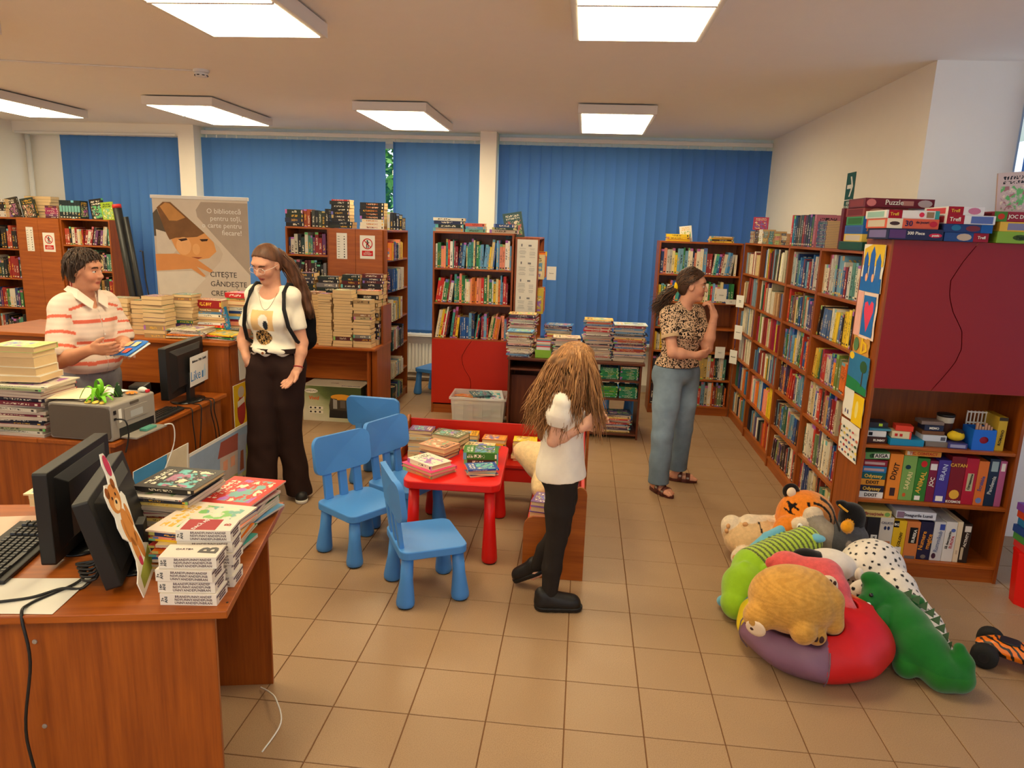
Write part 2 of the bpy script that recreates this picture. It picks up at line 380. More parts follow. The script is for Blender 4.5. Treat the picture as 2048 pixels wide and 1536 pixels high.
window('window_4', 2.52, 4.02, [3.2], .9, 2.88, Matrix.Translation((0, 4.79 - YB, 0)))
for q_, (a, c) in enumerate(((-6.2, -2.9), (-2.3, 1.0), (1.5, 3.7))): window('window_%d' % (6 + q_), a, c, [(a + c) / 2], .8, 2.75, Matrix.Translation((0, -3.15 - YB, 0)))  # made-up windows behind the camera, added for fill light on ceiling and fronts
window('window_5', .4, 4.55, [1.8, 3.2], .5, 2.85, Matrix.Translation((4.09 + YB, 0, 0)) @ Matrix.Rotation(R(90), 4, 'Z'))
struct('baseboard_back', MB().box((-6.8, YB - .015, 0), (2.0, YB, .08)), plain('baseboard_tile', srgb(190, 176, 160), .5))
struct('trim_1', MB().box((-6.86, 8.36, 2.80), (-4.78, YB, 2.93)), M_wall)      # dropped beam over the far corner
struct('trim_2', MB().tube([(-6.8, 8.33, 2.80), (-4.8, 8.33, 2.81)], .016, 8), M_white)
pipe = MB().tube([(-6.80, 8.52, 0), (-6.80, 8.52, 2.9)], .03, 10)
tag(put('heating_pipe', pipe, M_white, smooth=True), 'white vertical heating pipe in the far corner beyond the bookcases', 'pipe')
# vertical blinds
n = N('blue_blind_fabric'); v = coord(n, scale=(1, 1, 1)); w_ = noise(n, coord(n, scale=(900, 900, 60)), 1, 2)
bc = n.mix(w_, srgb(92, 146, 208), srgb(102, 156, 216)); n.base(bc, .8, .15)
trn = n.n('ShaderNodeBsdfTranslucent'); n.put(trn.inputs[0], srgb(40, 110, 220)); mx = n.n('ShaderNodeMixShader'); mx.inputs[0].default_value = .28
n.t.links.new(n.b.outputs[0], mx.inputs[1]); n.t.links.new(trn.outputs[0], mx.inputs[2]); n.t.links.new(mx.outputs[0], n.out.inputs[0]); M_blind = n.m
def slat_mesh(w, h):
    m = MB(); k = 6
    m.grid(lambda u, v_: ((u - .5) * w, .010 * math.sin(math.pi * u) - .006, v_ * h), k, 1)
    m.grid(lambda u, v_: ((.5 - u) * w, .010 * math.sin(math.pi * u) - .0052, v_ * h), k, 1); return m.mesh('slat', M_blind, True)
M_hem = plain('blind_hem', srgb(44, 84, 140), .7, .2)
def blind(label, x0, x1, seed, Y=8.52, z0=.60, z1=2.845, gap=None, M=I4, w=.127, turn=0):
    rnd = random.Random(seed); o = thing('vertical_blind', label, 'blind', (0, 0, 0)); o.matrix_world = M
    put('head_rail', MB().box((x0, Y - .022, z1), (x1, Y + .022, z1 + .045)), M_white, o, bevel=.004)
    sm = slat_mesh(w, z1 - z0 - .075); ch = MB(); nn = int(round((x1 - x0) / .1215))
    hem = MB().box((-w / 2, -.006, 0), (w / 2, .006, .035)).mesh('slat_weight', M_hem); hook = MB().box((-.006, -.004, -.03), (.006, .004, .004)).mesh('hook', M_white)
    for i in range(nn):
        x = x0 + (x1 - x0) * (i + .5) / nn
        if gap and gap[0] < x < gap[1]:
            a = R(82); x += .052
        else: a = R(rnd.uniform(5, 10) + turn)
        s = link('slat', sm, o, frame((x, Y, z0 + .04), a)); link('slat_weight', hem, s, frame((0, 0, -.036))); link('hook', hook, s, frame((0, 0, z1 - z0 - .045)))
        if i < nn - 1 and not (gap and (gap[0] < x < gap[1])):
            xx = x + (x1 - x0) / nn; ch.tube([(x, Y - .015, z0 + .008), ((x + xx) / 2, Y - .015, z0 - .012), (xx, Y - .015, z0 + .008)], .0016, 4)
    put('bead_chain', ch, M_white, o)
blind('blue vertical blind on the far window beside the corner pipe', -6.37, -4.80, 1)
blind('wide blue vertical blind behind the portrait banner, with one slat turned open', -4.585, -1.25, 2, gap=(-2.33, -2.20))
blind('widest blue vertical blind, between the white pier and the plain wall', -1.03, 1.995, 3)
blind('glowing blue vertical blind beyond the boxes on the maroon cabinet', 2.54, 4.0, 4, Y=4.70, z0=.92, z1=2.83)
blind('half turned blue vertical blind on the window beside the viewer', .45, 4.5, 5, Y=0, z0=.52, z1=2.80, M=Matrix.Translation((3.95, 0, 0)) @ Matrix.Rotation(R(90), 4, 'Z'), turn=48)
# radiator under the middle window
rd = thing('radiator', 'white panel radiator under the window between the bookcases', 'radiator', (-2.25, 8.48, .12))
rb = MB().box((0, 0, 0), (.95, .09, .42)); put('panel', rb, M_white, rd, bevel=.006)
for k in range(22): put('rib', MB().box((.02 + k * .0425, -.012, .03), (.045 + k * .0425, 0, .36)), M_white, rd, bevel=.004)
put('top_grille', MB().box((-.01, -.015, .42), (.96, .1, .44)), M_white, rd)
put('supply_pipe', MB().tube([(-.6, .05, -.06), (.98, .05, -.06)], .013, 8), M_white, rd)
put('bracket', MB().box((.1, .09, .05), (.14, .121, .4)).box((.8, .09, .05), (.84, .121, .4)), M_white, rd)
struct('trim_3', MB().box((-4.5, 8.40, .575), (-1.24, YB, .60)), M_white)         # window sill
struct('trim_4', MB().box((-1.04, 8.45, .575), (2.0, YB, .60)), M_white)
# ceiling lamps: shallow boxes, two square diffusers each
n = N('lamp_diffuser'); em = n.n('ShaderNodeEmission'); n.put(em.inputs[0], LAMPC); em.inputs[1].default_value = LAMP; n.t.links.new(em.outputs[0], n.out.inputs[0]); M_lamp = n.m
M_lampbox = plain('lamp_housing', (.80, .74, .66), .5, .3, .02)
def lamp(x, y, label):
    o = thing('ceiling_lamp', label, 'lamp', (x, y, 2.93), 0, 'square panel ceiling lamps')
    h = MB().box((-.33, -.63, -.085), (.33, .63, -.012)); put('housing', h, M_lampbox, o, bevel=.003)
    put('hanger', MB().box((-.25, -.55, -.012), (.25, .55, 0)), M_dark, o)
    for s in (-1, 1): put('diffuser', MB().box((-.297, s * .303 - .295, -.088), (.297, s * .303 + .295, -.0855)), M_lamp, o)
    put('divider', MB().box((-.3, -.011, -.092), (.3, .011, -.085)), M_lampbox, o)
for x, y, l in ((.21, 7.03, 'square panel ceiling lamp nearest the wall, far row'), (-1.76, 7.1, 'panel ceiling lamp of the far row, above the window pier'), (-3.66, 7.03, 'panel ceiling lamp of the far row, before the portrait banner'),
                (-5.52, 6.75, 'panel ceiling lamp cut by the frame above the far bookcase'), (.21, 3.43, 'large panel ceiling lamp straight above the small red table'), (-1.77, 3.43, 'large panel ceiling lamp nearest the smoke detector'),
                (-3.66, 3.43, 'panel ceiling lamp above the clerk in the striped shirt'), (-5.5, 3.43, 'panel ceiling lamp above the clerk chair'), (.21, -.2, 'panel ceiling lamp behind the viewer'), (-1.77, -.2, 'panel ceiling lamp over the near desk'),
                (-3.66, -.2, 'panel ceiling lamp behind the near desk')): lamp(x, y, l)
sd = thing('smoke_detector', 'round white smoke detector on the ceiling', 'smoke detector', (-2.85, 5.34, 2.93))
put('base_ring', MB().lathe([(.055, -.018), (.055, 0)], 24, cap=True), M_white, sd)
put('sensor_cap', MB().lathe([(.02, -.052), (.038, -.048), (.046, -.034), (.046, -.018)], 24), M_white, sd, smooth=True)
for k in range(8): put('vent_slot', MB().box((-.009, -.0475, -.043), (.009, -.044, -.037), frame((0, 0, 0), k * math.pi / 4)), M_black, sd)
put('cable', MB().tube([(-.05, 0, -.006), (-.6, -.1, -.006), (-2.6, -.5, -.006), (-3.9, -.62, -.006)], .006, 6), M_lampbox, sd)
# greenery outside the open slat
rnd = random.Random(5); lf = MB()
for k in range(4200):
    c = Vector((-3.2 + rnd.gauss(0, .55), 12 + rnd.gauss(0, .5), rnd.uniform(1.0, 4.0))); Mx = frame(c, rnd.uniform(0, 6.3), rnd.uniform(-1, 1), rnd.uniform(-1, 1)); s = rnd.uniform(.05, .11)
    lf.add([(-s, 0, 0), (0, -s * .5, 0), (s, 0, 0), (0, s * .5, 0)], [(0, 1, 2, 3)], Mx, 0, srgb(*rnd.choice(((70, 150, 40), (120, 190, 60), (40, 110, 30), (150, 205, 90)))))
tr_ = thing('garden_tree', 'green leafy tree seen through the open blind slat', 'tree', (0, 0, 0))
put('foliage', lf, vcol('leaf', .6, .3), tr_, kind='stuff'); put('trunk', MB().tube([(-3.2, 12.4, -.1), (-3.15, 12.4, 2), (-3.2, 12.3, 4)], [.12, .09, .05], 8), M_dark, tr_)
gr = struct('ground_outside', MB().box((-30, 8.9, -.3), (30, 40, -.15)), plain('lawn', srgb(90, 140, 60), .9))
# exit sign on the plain wall
ex = thing('exit_sign', 'green exit sign with a white arrow on the plain wall', 'sign', (1.997, 5.93, 2.10))
fx = face((0, 0, 0), (0, -1, 0), (0, 0, 1))
put('plate', MB().box((-.09, 0, -.002), (.09, .285, .001), fx), plain('sign_green', srgb(14, 84, 74), .5), ex)
arrow = MB().box((-.06, .165, .001), (.035, .195, .002), fx).add([(-.01, .255, .0015), (.02, .255, .0015), (.065, .18, .0015), (.02, .105, .0015), (-.01, .105, .0015), (.033, .18, .0015)], [(0, 5, 2, 1), (5, 4, 3, 2)], fx)
put('arrow', arrow, M_print_white, ex); put('border', MB().box((-.09, .078, .001), (.09, .084, .002), fx), M_print_white, ex)
text('lettering', 'IEȘIRE\nDE URGENȚĂ', .03, M_print_white, ex, face((-.0015, 0, .042), (0, -1, 0), (0, 0, 1)))
# ================================================================ FURNITURE
M_red = plain('red_laminate', srgb(190, 34, 6), .4, .4, .04)
M_maroon = plain('maroon_laminate', srgb(140, 18, 22), .4, .4, .04)
M_bluep = plain('blue_plastic', srgb(74, 140, 214), .42, .4, .03, .08, 400)
M_redp = plain('red_plastic', srgb(220, 22, 16), .38, .4, .03, .05, 400)
M_redbench = plain('red_bench_board', srgb(186, 26, 10), .42, .4, .04)
def bookcase(label, loc, rz, w, d, h, shelves, th=.018, plinth=.09, back=True, name='bookcase', group=None, open_top=False, mats=None):
    """local x along the width, y from the open front (0) to the back (d)"""
    mw, mx_ = mats or (M_wood, M_woodx); o = thing(name, label, 'bookcase', loc, rz, group)
    for s in (0, w - th): put('side_panel', MB().box((s, 0, 0), (s + th, d, h)), mw, o, bevel=.0015)
    put('top_board', MB().box((th, 0, h - th), (w - th, d, h)), mx_, o, bevel=.0015)
    for z in shelves: put('shelf', MB().box((th, .004, z - th), (w - th, d - .006, z)), mx_, o, bevel=.0015)
    if plinth: put('plinth', MB().box((th, .012, 0), (w - th, .03, plinth - .012)), mx_, o)
    if back: put('back_panel', MB().box((th, d - .006, .01), (w - th, d, h - .01)), mw, o)
    return o
ZR = (.09, .365, .662, .938, 1.229, 1.52)
ZA = (.097, .386, .68, .93, 1.2, 1.48)
CASE = {}
CASE['A'] = bookcase('cherry bookcase behind the woman in jeans, facing the room', (.76, 7.6, 0), 0, .845, .3, 1.81, ZA)
RY = [7.60, 6.88, 5.97, 5.19, 4.41]
for i, l in enumerate(('cherry wall bookcase in the corner, farthest from the maroon cabinet', 'cherry wall bookcase second from the corner', 'cherry wall bookcase second from the maroon cabinet', 'cherry wall bookcase touching the maroon cabinet')):
    CASE['R%d' % i] = bookcase(l, (1.61, RY[i] - .001, 0), R(-90), RY[i] - RY[i + 1] - .002, .30, 1.82, ZR)
def scurve(x, z0, z1, amp, n=24):
    a, b_ = np.array((0, .1, .2, .3, .42, .55, .65, .75, .87, 1)), np.array((-1.2, -.25, .6, 1, .75, -.4, -.9, -1, -.2, .95))
    return [(x + amp * float(np.interp(k / n, a, b_)), z0 + (z1 - z0) * k / n) for k in range(n + 1)]
def wavy_doors(o, x0, x1, z0, z1, xs, amp, mat, y=-.02, knob=False):
    cv = scurve(xs, z0, z1, amp); g = .0025; up = face((0, 0, 0), (1, 0, 0), (0, 0, 1))
    put('door', MB().prism([(x0, z0)] + [(x - g, z) for x, z in cv] + [(x0, z1)], -y - .018 + .0, -y, up), mat, o)
    put('door', MB().prism([(x + g, z) for x, z in cv] + [(x1, z1), (x1, z0)], -y - .018, -y, up), mat, o)
b = CASE['B'] = bookcase('tall cherry bookcase with red doors below, in front of the white pier', (-1.487, 7.08, 0), 0, .80, .32, 1.83, (1.476, 1.135, .777), plinth=.1)
wavy_doors(b, .002, .798, .105, .765, .36, .05, M_red, y=-.0)
for q in b.children:
    if q.name.startswith('door'): q.location.y = -.001
CASE['P'] = bookcase('narrow cherry bookcase with a pinned paper sheet on its end', (-.44, 7.10, 0), R(90), .85, .235, 1.80, (.09, .40, .73, 1.06, 1.40))
CASE['CL'] = bookcase('cherry bookcase of dark novels beside the portrait banner', (-2.954, 7.0, 0), 0, .444, .3, 1.826, (.09, .4, .7, 1.0, 1.29, 1.558))
CASE['CR'] = bookcase('cherry bookcase stuffed with folders, facing the radiator', (-1.93, 7.02, 0), R(90), .85, .27, 1.82, (.09, .33, .62, .92, 1.22, 1.53))
blk = thing('storage_cupboard', 'closed cherry cupboard end with a forbidden sign, behind stacked novels', 'cupboard', (-2.507, 6.985, 0))
put('body', MB().box((0, .016, 0), (.30, .4, 1.822)), M_wood, blk)
for k in (0, 1): put('front_board', MB().box((k * .271, 0, 0), (k * .271 + .268, .015, 1.822)), M_woodx, blk, bevel=.001)
CASE['LL'] = bookcase('cherry bookcase cut by the frame edge, behind the clerk', (-7.0 + .16, 7.8, 0), 0, .384, .36, 1.81, (.09, .435, .78, 1.12, 1.458))
CASE['LR'] = bookcase('cherry bookcase beside the black tube, behind the clerk', (-5.94, 7.8, 0), 0, .60, .36, 1.82, (.09, .38, .67, .956, 1.243, 1.528))
blk2 = thing('storage_cupboard', 'closed cherry cupboard end with a forbidden sign, behind the clerk', 'cupboard', (-6.455, 7.785, 0))
put('body', MB().box((0, .016, 0), (.513, .37, 1.815)), M_wood, blk2)
for k in (0, 1): put('front_board', MB().box((k * .256, 0, 0), (k * .256 + .254, .015, 1.815)), M_woodx, blk2, bevel=.001)
# printed notices on the cupboard ends
M_signred = plain('sign_red', srgb(200, 24, 30), .6, .2, .02)
def notice(loc, k, who):
    o = thing('warning_sign', 'white and red no entry notice with a crossed out figure, ' + who, 'sign', loc); U = face((0, 0, 0), (1, 0, 0), (0, 0, 1))
    put('sheet', MB().box((-.075 * k, 0, -.0005), (.075 * k, .225 * k, .0005), U), M_paper, o)
    rg = MB(); nn = 28; r1, r0 = .052 * k, .043 * k; cy = .145 * k
    for i in range(nn):
        a, b_ = 2 * math.pi * i / nn, 2 * math.pi * (i + 1) / nn
        rg.add([(r0 * math.cos(a), cy + r0 * math.sin(a), .0012), (r1 * math.cos(a), cy + r1 * math.sin(a), .0012), (r1 * math.cos(b_), cy + r1 * math.sin(b_), .0012), (r0 * math.cos(b_), cy + r0 * math.sin(b_), .0012)], [(0, 1, 2, 3)], U)
    put('ring', rg, M_signred, o)
    put('figure', MB().lathe([(.009 * k, .001), (.009 * k, .0014)], 10, U @ Matrix.Translation((0, cy + .026 * k, 0))).box((-.010 * k, cy - .012 * k, .001), (.010 * k, cy + .015 * k, .0014), U)
        .box((-.012 * k, cy - .04 * k, .001), (-.004 * k, cy - .01 * k, .0014), U).box((.004 * k, cy - .04 * k, .001), (.012 * k, cy - .01 * k, .0014), U)
        .box((-.02 * k, cy + .008 * k, .001), (.02 * k, cy + .014 * k, .0014), U), M_ink, o)
    put('slash', MB().box((-.048 * k, -.004 * k, .0016), (.048 * k, .004 * k, .0019), U @ Matrix.Translation((0, cy, 0)) @ Matrix.Rotation(R(-45), 4, 'Z')), M_signred, o)
    put('caption_panel', MB().box((-.055 * k, .028 * k, .001), (.055 * k, .078 * k, .0014), U), M_signred, o)
    text('lettering', 'ACCESUL\nPERSONALULUI\nNEAUTORIZAT', .012 * k, M_print_white, o, face((0, -.002, .053 * k), (1, 0, 0), (0, 0, 1)))
notice((-2.507 + .39, 6.984, 1.54), 1.0, 'above the novel stacks')
notice((-6.455 + .375, 7.784, 1.44), .95, 'behind the clerk')
def list_sheet(loc, w, h, who, seed):
    o = thing('notice_sheet', 'tall white sheet of icons and lines, ' + who, 'notice', loc); U = face((0, 0, 0), (1, 0, 0), (0, 0, 1)); rnd = random.Random(seed)
    put('sheet', MB().box((0, 0, -.0005), (w, h, .0005), U), M_paper, o); pr = MB()
    for k in range(9):
        y = h * (.08 + k * .098); pr.cbox((w * .2, y, .001), (w * rnd.uniform(.15, .25), .004, .0003), U); pr.cbox((w * .74, y, .001), (w * rnd.uniform(.06, .12), .013 * rnd.uniform(.6, 1.2), .0003), U)
    put('print', pr, M_ink, o, kind='stuff')
list_sheet((-2.507 + .08, 6.984, 1.53), .105, .25, 'beside the forbidden sign above the novels', 1)
list_sheet((-6.455 + .105, 7.784, 1.44), .085, .27, 'on the cupboard behind the clerk', 2)
# the pinned paper sheet on the narrow bookcase end
ps = thing('paper_sheet', 'long pinned sheet of printed text and little drawings on the bookcase end', 'paper', (-.66, 7.098, 1.05)); U = face((0, 0, 0), (1, 0, 0), (0, 0, 1)); rnd = random.Random(8)
put('sheet', MB().grid(lambda u, v_: (.005 + u * .20, v_ * .73, .001 + .002 * math.sin(u * 6 + v_ * 9)), 6, 14, U), M_paper, ps, smooth=True); pr = MB()
for blk_ in range(4):
    z0 = .05 + blk_ * .17
    for ln in range(9):
        for cx, w_ in ((.06, .075), (.155, .06)):
            if (blk_ + ln + (cx > .1)) % 5: pr.cbox((cx, z0 + ln * .0105, .0045), (w_ * rnd.uniform(.6, 1), .0022, .0003), U)
    pr.cbox((.05, z0 + .115, .0045), (.012, .024, .0003), U); pr.cbox((.13, z0 + .112, .0045), (.03, .016, .0003), U)
put('print', pr, plain('grey_ink', (.2, .2, .22), .8), ps, kind='stuff')
# maroon cabinet with the board games
rc = CASE['M'] = bookcase('tall cherry cabinet with curved maroon upper doors and board games below', (1.60, 4.02, 0), R(-1.0), .82, .36, 1.89, (.10, .45, .77, 1.11), plinth=.1, name='game_cabinet')
wavy_doors(rc, .012, .818, 1.095, 1.888, .375, .055, M_maroon, y=0)
for q in rc.children:
    if q.name.startswith('door'): q.location.y = -.001
# ---- desks
def panel(o, name, lo, hi, mat, bevel=.0015): return put(name, MB().box(lo, hi), mat, o, bevel=bevel)
de = thing('writing_desk', 'cherry desk crowded with stacked novels, carton beneath', 'desk', (-2.98, 6.38, 0))
panel(de, 'desk_top', (0, 0, .728), (1.11, .58, .75), M_woodx, .003)
panel(de, 'side_panel', (.03, .04, 0), (.048, .56, .727), M_wood); panel(de, 'side_panel', (1.02, .04, 0), (1.04, .56, .727), M_wood)
panel(de, 'modesty_panel', (.049, .40, .36), (1.019, .418, .727), M_woodx); panel(de, 'side_board', (1.092, .27, .751), (1.11, .57, 1.12), M_wood)
panel(de, 'foot_board', (1.05, .1, 0), (1.10, .58, .727), M_wood)
co = thing('reception_counter', 'tall cherry reception counter carrying stacked novels, children drawings on its end', 'counter', (-4.1, 4.46, 0))
panel(co, 'counter_top', (0, 0, 1.055), (1.81, .62, 1.08), M_woodx, .003)
panel(co, 'front_board', (.02, .02, .78), (1.79, .04, 1.054), M_woodx); panel(co, 'end_panel', (1.78, .041, 0), (1.80, .60, 1.054), M_wood)
panel(co, 'corner_post', (1.40, .019, 0), (1.795, .0395, 1.054), M_wood)
panel(co, 'back_board', (.02, .58, 0), (1.779, .60, 1.054), M_wood); panel(co, 'inner_shelf', (.02, .05, .60), (1.779, .579, .62), M_woodx); panel(co, 'divider', (.98, .05, .621), (1.0, .579, 1.054), M_wood); panel(co, 'divider', (.45, .05, .621), (.47, .579, 1.054), M_wood)
ld = thing('office_desk', 'L-shaped cherry desk with printer and monitor, in front of the clerk', 'desk', (-2.30, 3.26, 0))
panel(ld, 'desk_top', (-.42, 0, .728), (0, 1.16, .75), M_woody, .003); panel(ld, 'desk_top', (-1.6, 0, .728), (-.422, .46, .75), M_woodx, .003)
panel(ld, 'long_panel', (-.06, .02, 0), (-.04, 1.15, .727), M_wood); panel(ld, 'front_panel', (-1.58, .02, 0), (-.061, .04, .727), M_wood)
panel(ld, 'side_panel', (-1.6, .041, 0), (-1.58, .44, .727), M_wood); panel(ld, 'cheek_panel', (-.40, 1.12, 0), (-.061, 1.14, .727), M_wood)
fd = thing('computer_desk', 'near cherry desk with black monitors, keyboard and stacks of white boxes', 'desk', (-.985, 1.828, 0), R(12.2))
panel(fd, 'desk_top', (-1.25, 0, .728), (0, .86, .753), M_woodx, .003)
panel(fd, 'side_panel', (-.075, .02, 0), (-.05, .035, .727), M_wood) if 0 else None
panel(fd, 'front_panel', (-1.22, .03, 0), (-.045, .048, .727), M_wood); panel(fd, 'end_panel', (-.36, .74, 0), (-.045, .758, .727), M_wood)
panel(fd, 'cheek_panel', (-1.22, .05, 0), (-1.20, .76, .727), M_wood)
for x, z in ((-.55, .655), (-.55, .375)):
    put('screw_cap', MB().lathe([(.0075, 0), (.0065, .0025), (.003, .003)], 14, face((x, .03, z), (1, 0, 0), (0, 0, 1))), M_steel, fd)
put('grommet', MB().lathe([(.004, 0), (.004, .0008)], 12, frame((-.012, .05, .7532))), M_black, fd)
jd = thing('computer_table', 'dark walnut computer table loaded with magazine stacks', 'table', (-.645, 6.48, 0))
panel(jd, 'table_top', (-.01, -.01, .70), (1.245, .5, .722), M_darkx, .003)
for x in (0, .50, .80, 1.205): panel(jd, 'upright', (x, .01, 0 if x != .80 else .36), (x + .018, .48, .699), M_dark)
panel(jd, 'keyboard_shelf', (.019, .03, .60), (.499, .40, .618), M_darkx); panel(jd, 'cupboard_door', (.019, .16, .06), (.26, .178, .53), M_dark); panel(jd, 'back_board', (.019, .47, .05), (.499, .479, .699), M_dark)
panel(jd, 'shelf', (.819, .012, .54), (1.204, .47, .557), M_darkx); panel(jd, 'shelf', (.819, .012, .368), (1.204, .47, .385), M_darkx); panel(jd, 'bottom_shelf', (.519, .012, .035), (1.204, .47, .053), M_darkx)
panel(jd, 'plinth', (.019, .03, 0), (.499, .05, .05), M_darkx)
# ---- children's corner: red table, blue chairs, red bench
def leg_cone(o, x, y, z, lean, r0, r1, mat):
    m = MB().lathe([(r0 * .82, .004), (r0 * .97, .012), (r0, .03), (r1 * 1.1, z * .55), (r1, z)], 22)
    q = put('leg', m, mat, o, smooth=True); M = frame((x + lean[0], y + lean[1], 0)); M[0][2] = -lean[0] / z; M[1][2] = -lean[1] / z; q.matrix_local = M
    s = put('foot_pad', MB().lathe([(r0 * .8, 0), (r0 * .84, .006)], 18), M_black, q); return q
tb = thing('play_table', 'small red plastic play table covered with books', 'table', (-.685, 4.125, 0), R(2))
put('table_top', MB().prism(rrect(.55, .77, .06, 6), .435, .48), M_redp, tb, bevel=.006)
for sx in (-1, 1):
    for sy in (-1, 1): leg_cone(tb, sx * .205, sy * .315, .434, (sx * .02, sy * .02), .046, .030, M_redp)
def chair(loc, a, label, lo=0):
    o = thing('play_chair', label, 'chair', loc, a, 'blue plastic play chairs')      # local +x is where the sitter looks
    put('seat', MB().prism(rrect(.35, .38, .05, 6), .262, .305), M_bluep, o, bevel=.006)
    for sx in (-1, 1):
        for sy in (-1, 1): leg_cone(o, sx * .115, sy * .125, .261, (sx * .03, sy * .03), .047, .030, M_bluep)
    lean = .13
    for y in (-.105, 0, .105): put('back_slat', MB().box((-.012, -.026, 0), (.012, .026, .17), frame((-.155, y, .303), 0, 0, -lean)), M_bluep, o, bevel=.004)
    def bp(u, v_): return None
    ring = rrect(.39, .22, .05, 6); m = MB(); nn = len(ring); vs = []
    for t_ in (-.014, .014):
        for x, y in ring: vs.append((t_ - .035 * (1 - (x / .195) ** 2), x, y))
    inner = [[(t_ - .035 * (1 - (x * .5 / .195) ** 2), x * .5, y * .5) for x, y in ring] for t_ in (-.014, .014)]
    cen = [(t_ - .035, 0, 0) for t_ in (-.014, .014)]
    V = vs + inner[0] + inner[1] + cen; Fs = []
    for i in range(nn):
        j = (i + 1) % nn; Fs += [(i, j, nn + j, nn + i), (i, 2 * nn + i, 2 * nn + j, j), (nn + i, nn + j, 3 * nn + j, 3 * nn + i), (2 * nn + i, 4 * nn, 2 * nn + j), (3 * nn + i, 3 * nn + j, 4 * nn + 1)]
    m.add(V, Fs, frame((-.166, 0, .565), 0, 0, -lean)); put('backrest', m, M_bluep, o, smooth=True).modifiers.new('soft', 'EDGE_SPLIT').split_angle = R(50)
    return o
chair((-1.215, 3.83, 0), R(-35), 'blue play chair turned away from the red table, nearest the dark trousers')
chair((-1.04, 4.235, 0), R(-26), 'blue play chair tucked under the long side of the red table')
chair((-.742, 3.438, 0), R(27), 'nearest blue play chair, seen from the side')
chair((-1.435, 5.05, 0), R(86), 'farthest blue play chair, its broad backrest in front of the carton')
# two more pieces of the same set half hidden behind the tall bookcases
chair((-1.62, 7.95, 0), R(160), 'blue play chair half hidden behind the red-doored bookcase')
chair((.42, 7.35, 0), R(100), 'blue play chair behind the walnut computer table')
def bench_end(o, M):
    prof = [(0, 0), (.335, 0), (.335, .50)] + [(.295 + .04 * math.cos(R(a)), .50 + .04 * math.sin(R(a))) for a in (30, 60, 90)] + [(.285, .535)] + [(.255, .50), (.245, .44), (.225, .385), (.19, .362)] + [(.05, .358), (.022, .345), (.005, .32), (0, .29)]
    put('end_panel', MB().prism(prof, -.009, .009, M), M_woodx, o, bevel=.002)
be = thing('corner_bench', 'red corner bench with cherry ends, holding children books', 'bench', (-.25, 3.66, 0))
bench_end(be, face((0, 0, 0), (1, 0, 0), (0, 0, 1)))
panel(be, 'seat_board', (.012, .012, .27), (.30, 1.0, .29), M_redbench); panel(be, 'backrest', (.302, .012, .20), (.32, 1.29, .51), M_redbench); panel(be, 'apron', (.012, .012, .12), (.03, 1.0, .269), M_redbench)
panel(be, 'seat_board', (-.94, 1.02, .27), (.30, 1.29, .29), M_redbench); panel(be, 'backrest', (-.94, 1.295, .18), (.33, 1.313, .51), M_redbench); panel(be, 'apron', (-.94, 1.03, .17), (.011, 1.048, .269), M_redbench)
bench_end(be, face((-.95, .99, 0), (0, 1, 0), (0, 0, 1)))
bench_end(be, face((.012, 1.32, 0), (1, 0, 0), (0, 0, 1))) if 0 else None
panel(be, 'end_post', (.335, 1.25, 0), (.353, 1.33, .53), M_woodx)
# ================================================================ BOOKS
n = N('book_cover'); oi = n.n('ShaderNodeObjectInfo'); uv = n.n('ShaderNodeUVMap'); uv.uv_map = 'uv'
sx = n.n('ShaderNodeSeparateXYZ', i_0=uv.outputs[0]); u, v = sx.outputs[0], sx.outputs[1]; rn = oi.outputs['Random']; bcol = oi.outputs['Color']
lum = n.n('ShaderNodeRGBToBW', i_0=bcol).outputs[0]
def win(x, a, b_): return n.math('MULTIPLY', n.math('GREATER_THAN', x, a), n.math('LESS_THAN', x, b_))
def vec(x, y, z): return n.n('ShaderNodeCombineXYZ', i_0=x, i_1=y, i_2=z).outputs[0]
acc = n.n('ShaderNodeHueSaturation', i_Hue=n.math('FRACT', n.math('MULTIPLY', rn, 7.3)), i_Saturation=.85, i_Value=1.2, i_Color=srgb(176, 96, 70)).outputs[0]
acc2 = n.n('ShaderNodeHueSaturation', i_Hue=n.math('FRACT', n.math('MULTIPLY', rn, 13.7)), i_Saturation=.75, i_Value=1.1, i_Color=srgb(80, 120, 170)).outputs[0]
ink = n.mix(n.math('GREATER_THAN', lum, .22), srgb(236, 228, 205), srgb(30, 26, 30))
ink = n.mix(n.math('GREATER_THAN', n.math('FRACT', n.math('MULTIPLY', rn, 31.7)), .7), ink, srgb(232, 180, 60))
r100 = n.math('MULTIPLY', rn, 97.0)
# spine print
let = n.math('GREATER_THAN', n.n('ShaderNodeTexNoise', i_Vector=vec(n.math('MULTIPLY', u, 3.5), n.math('MULTIPLY', v, 34.0), r100), i_Scale=1.0, i_Detail=1.0).outputs[0], .52)
v0 = n.math('ADD', n.math('MULTIPLY', n.math('FRACT', n.math('MULTIPLY', rn, 5.1)), .25), .18); v1 = n.math('ADD', v0, n.math('ADD', n.math('MULTIPLY', n.math('FRACT', n.math('MULTIPLY', rn, 3.3)), .3), .25))
smask = n.math('MULTIPLY', n.math('MULTIPLY', let, win(u, .26, .74)), n.math('MULTIPLY', n.math('GREATER_THAN', v, v0), n.math('LESS_THAN', v, v1)))
bb = n.math('FRACT', n.math('MULTIPLY', rn, 17.9)); b_on = n.math('GREATER_THAN', bb, .68)
band = n.math('MULTIPLY', b_on, n.math('GREATER_THAN', n.math('ABSOLUTE', n.math('SUBTRACT', v, .47)), n.math('ADD', .30, n.math('MULTIPLY', bb, .15))))
blob = n.math('LESS_THAN', n.math('ABSOLUTE', n.math('SUBTRACT', v, .07)), .025)
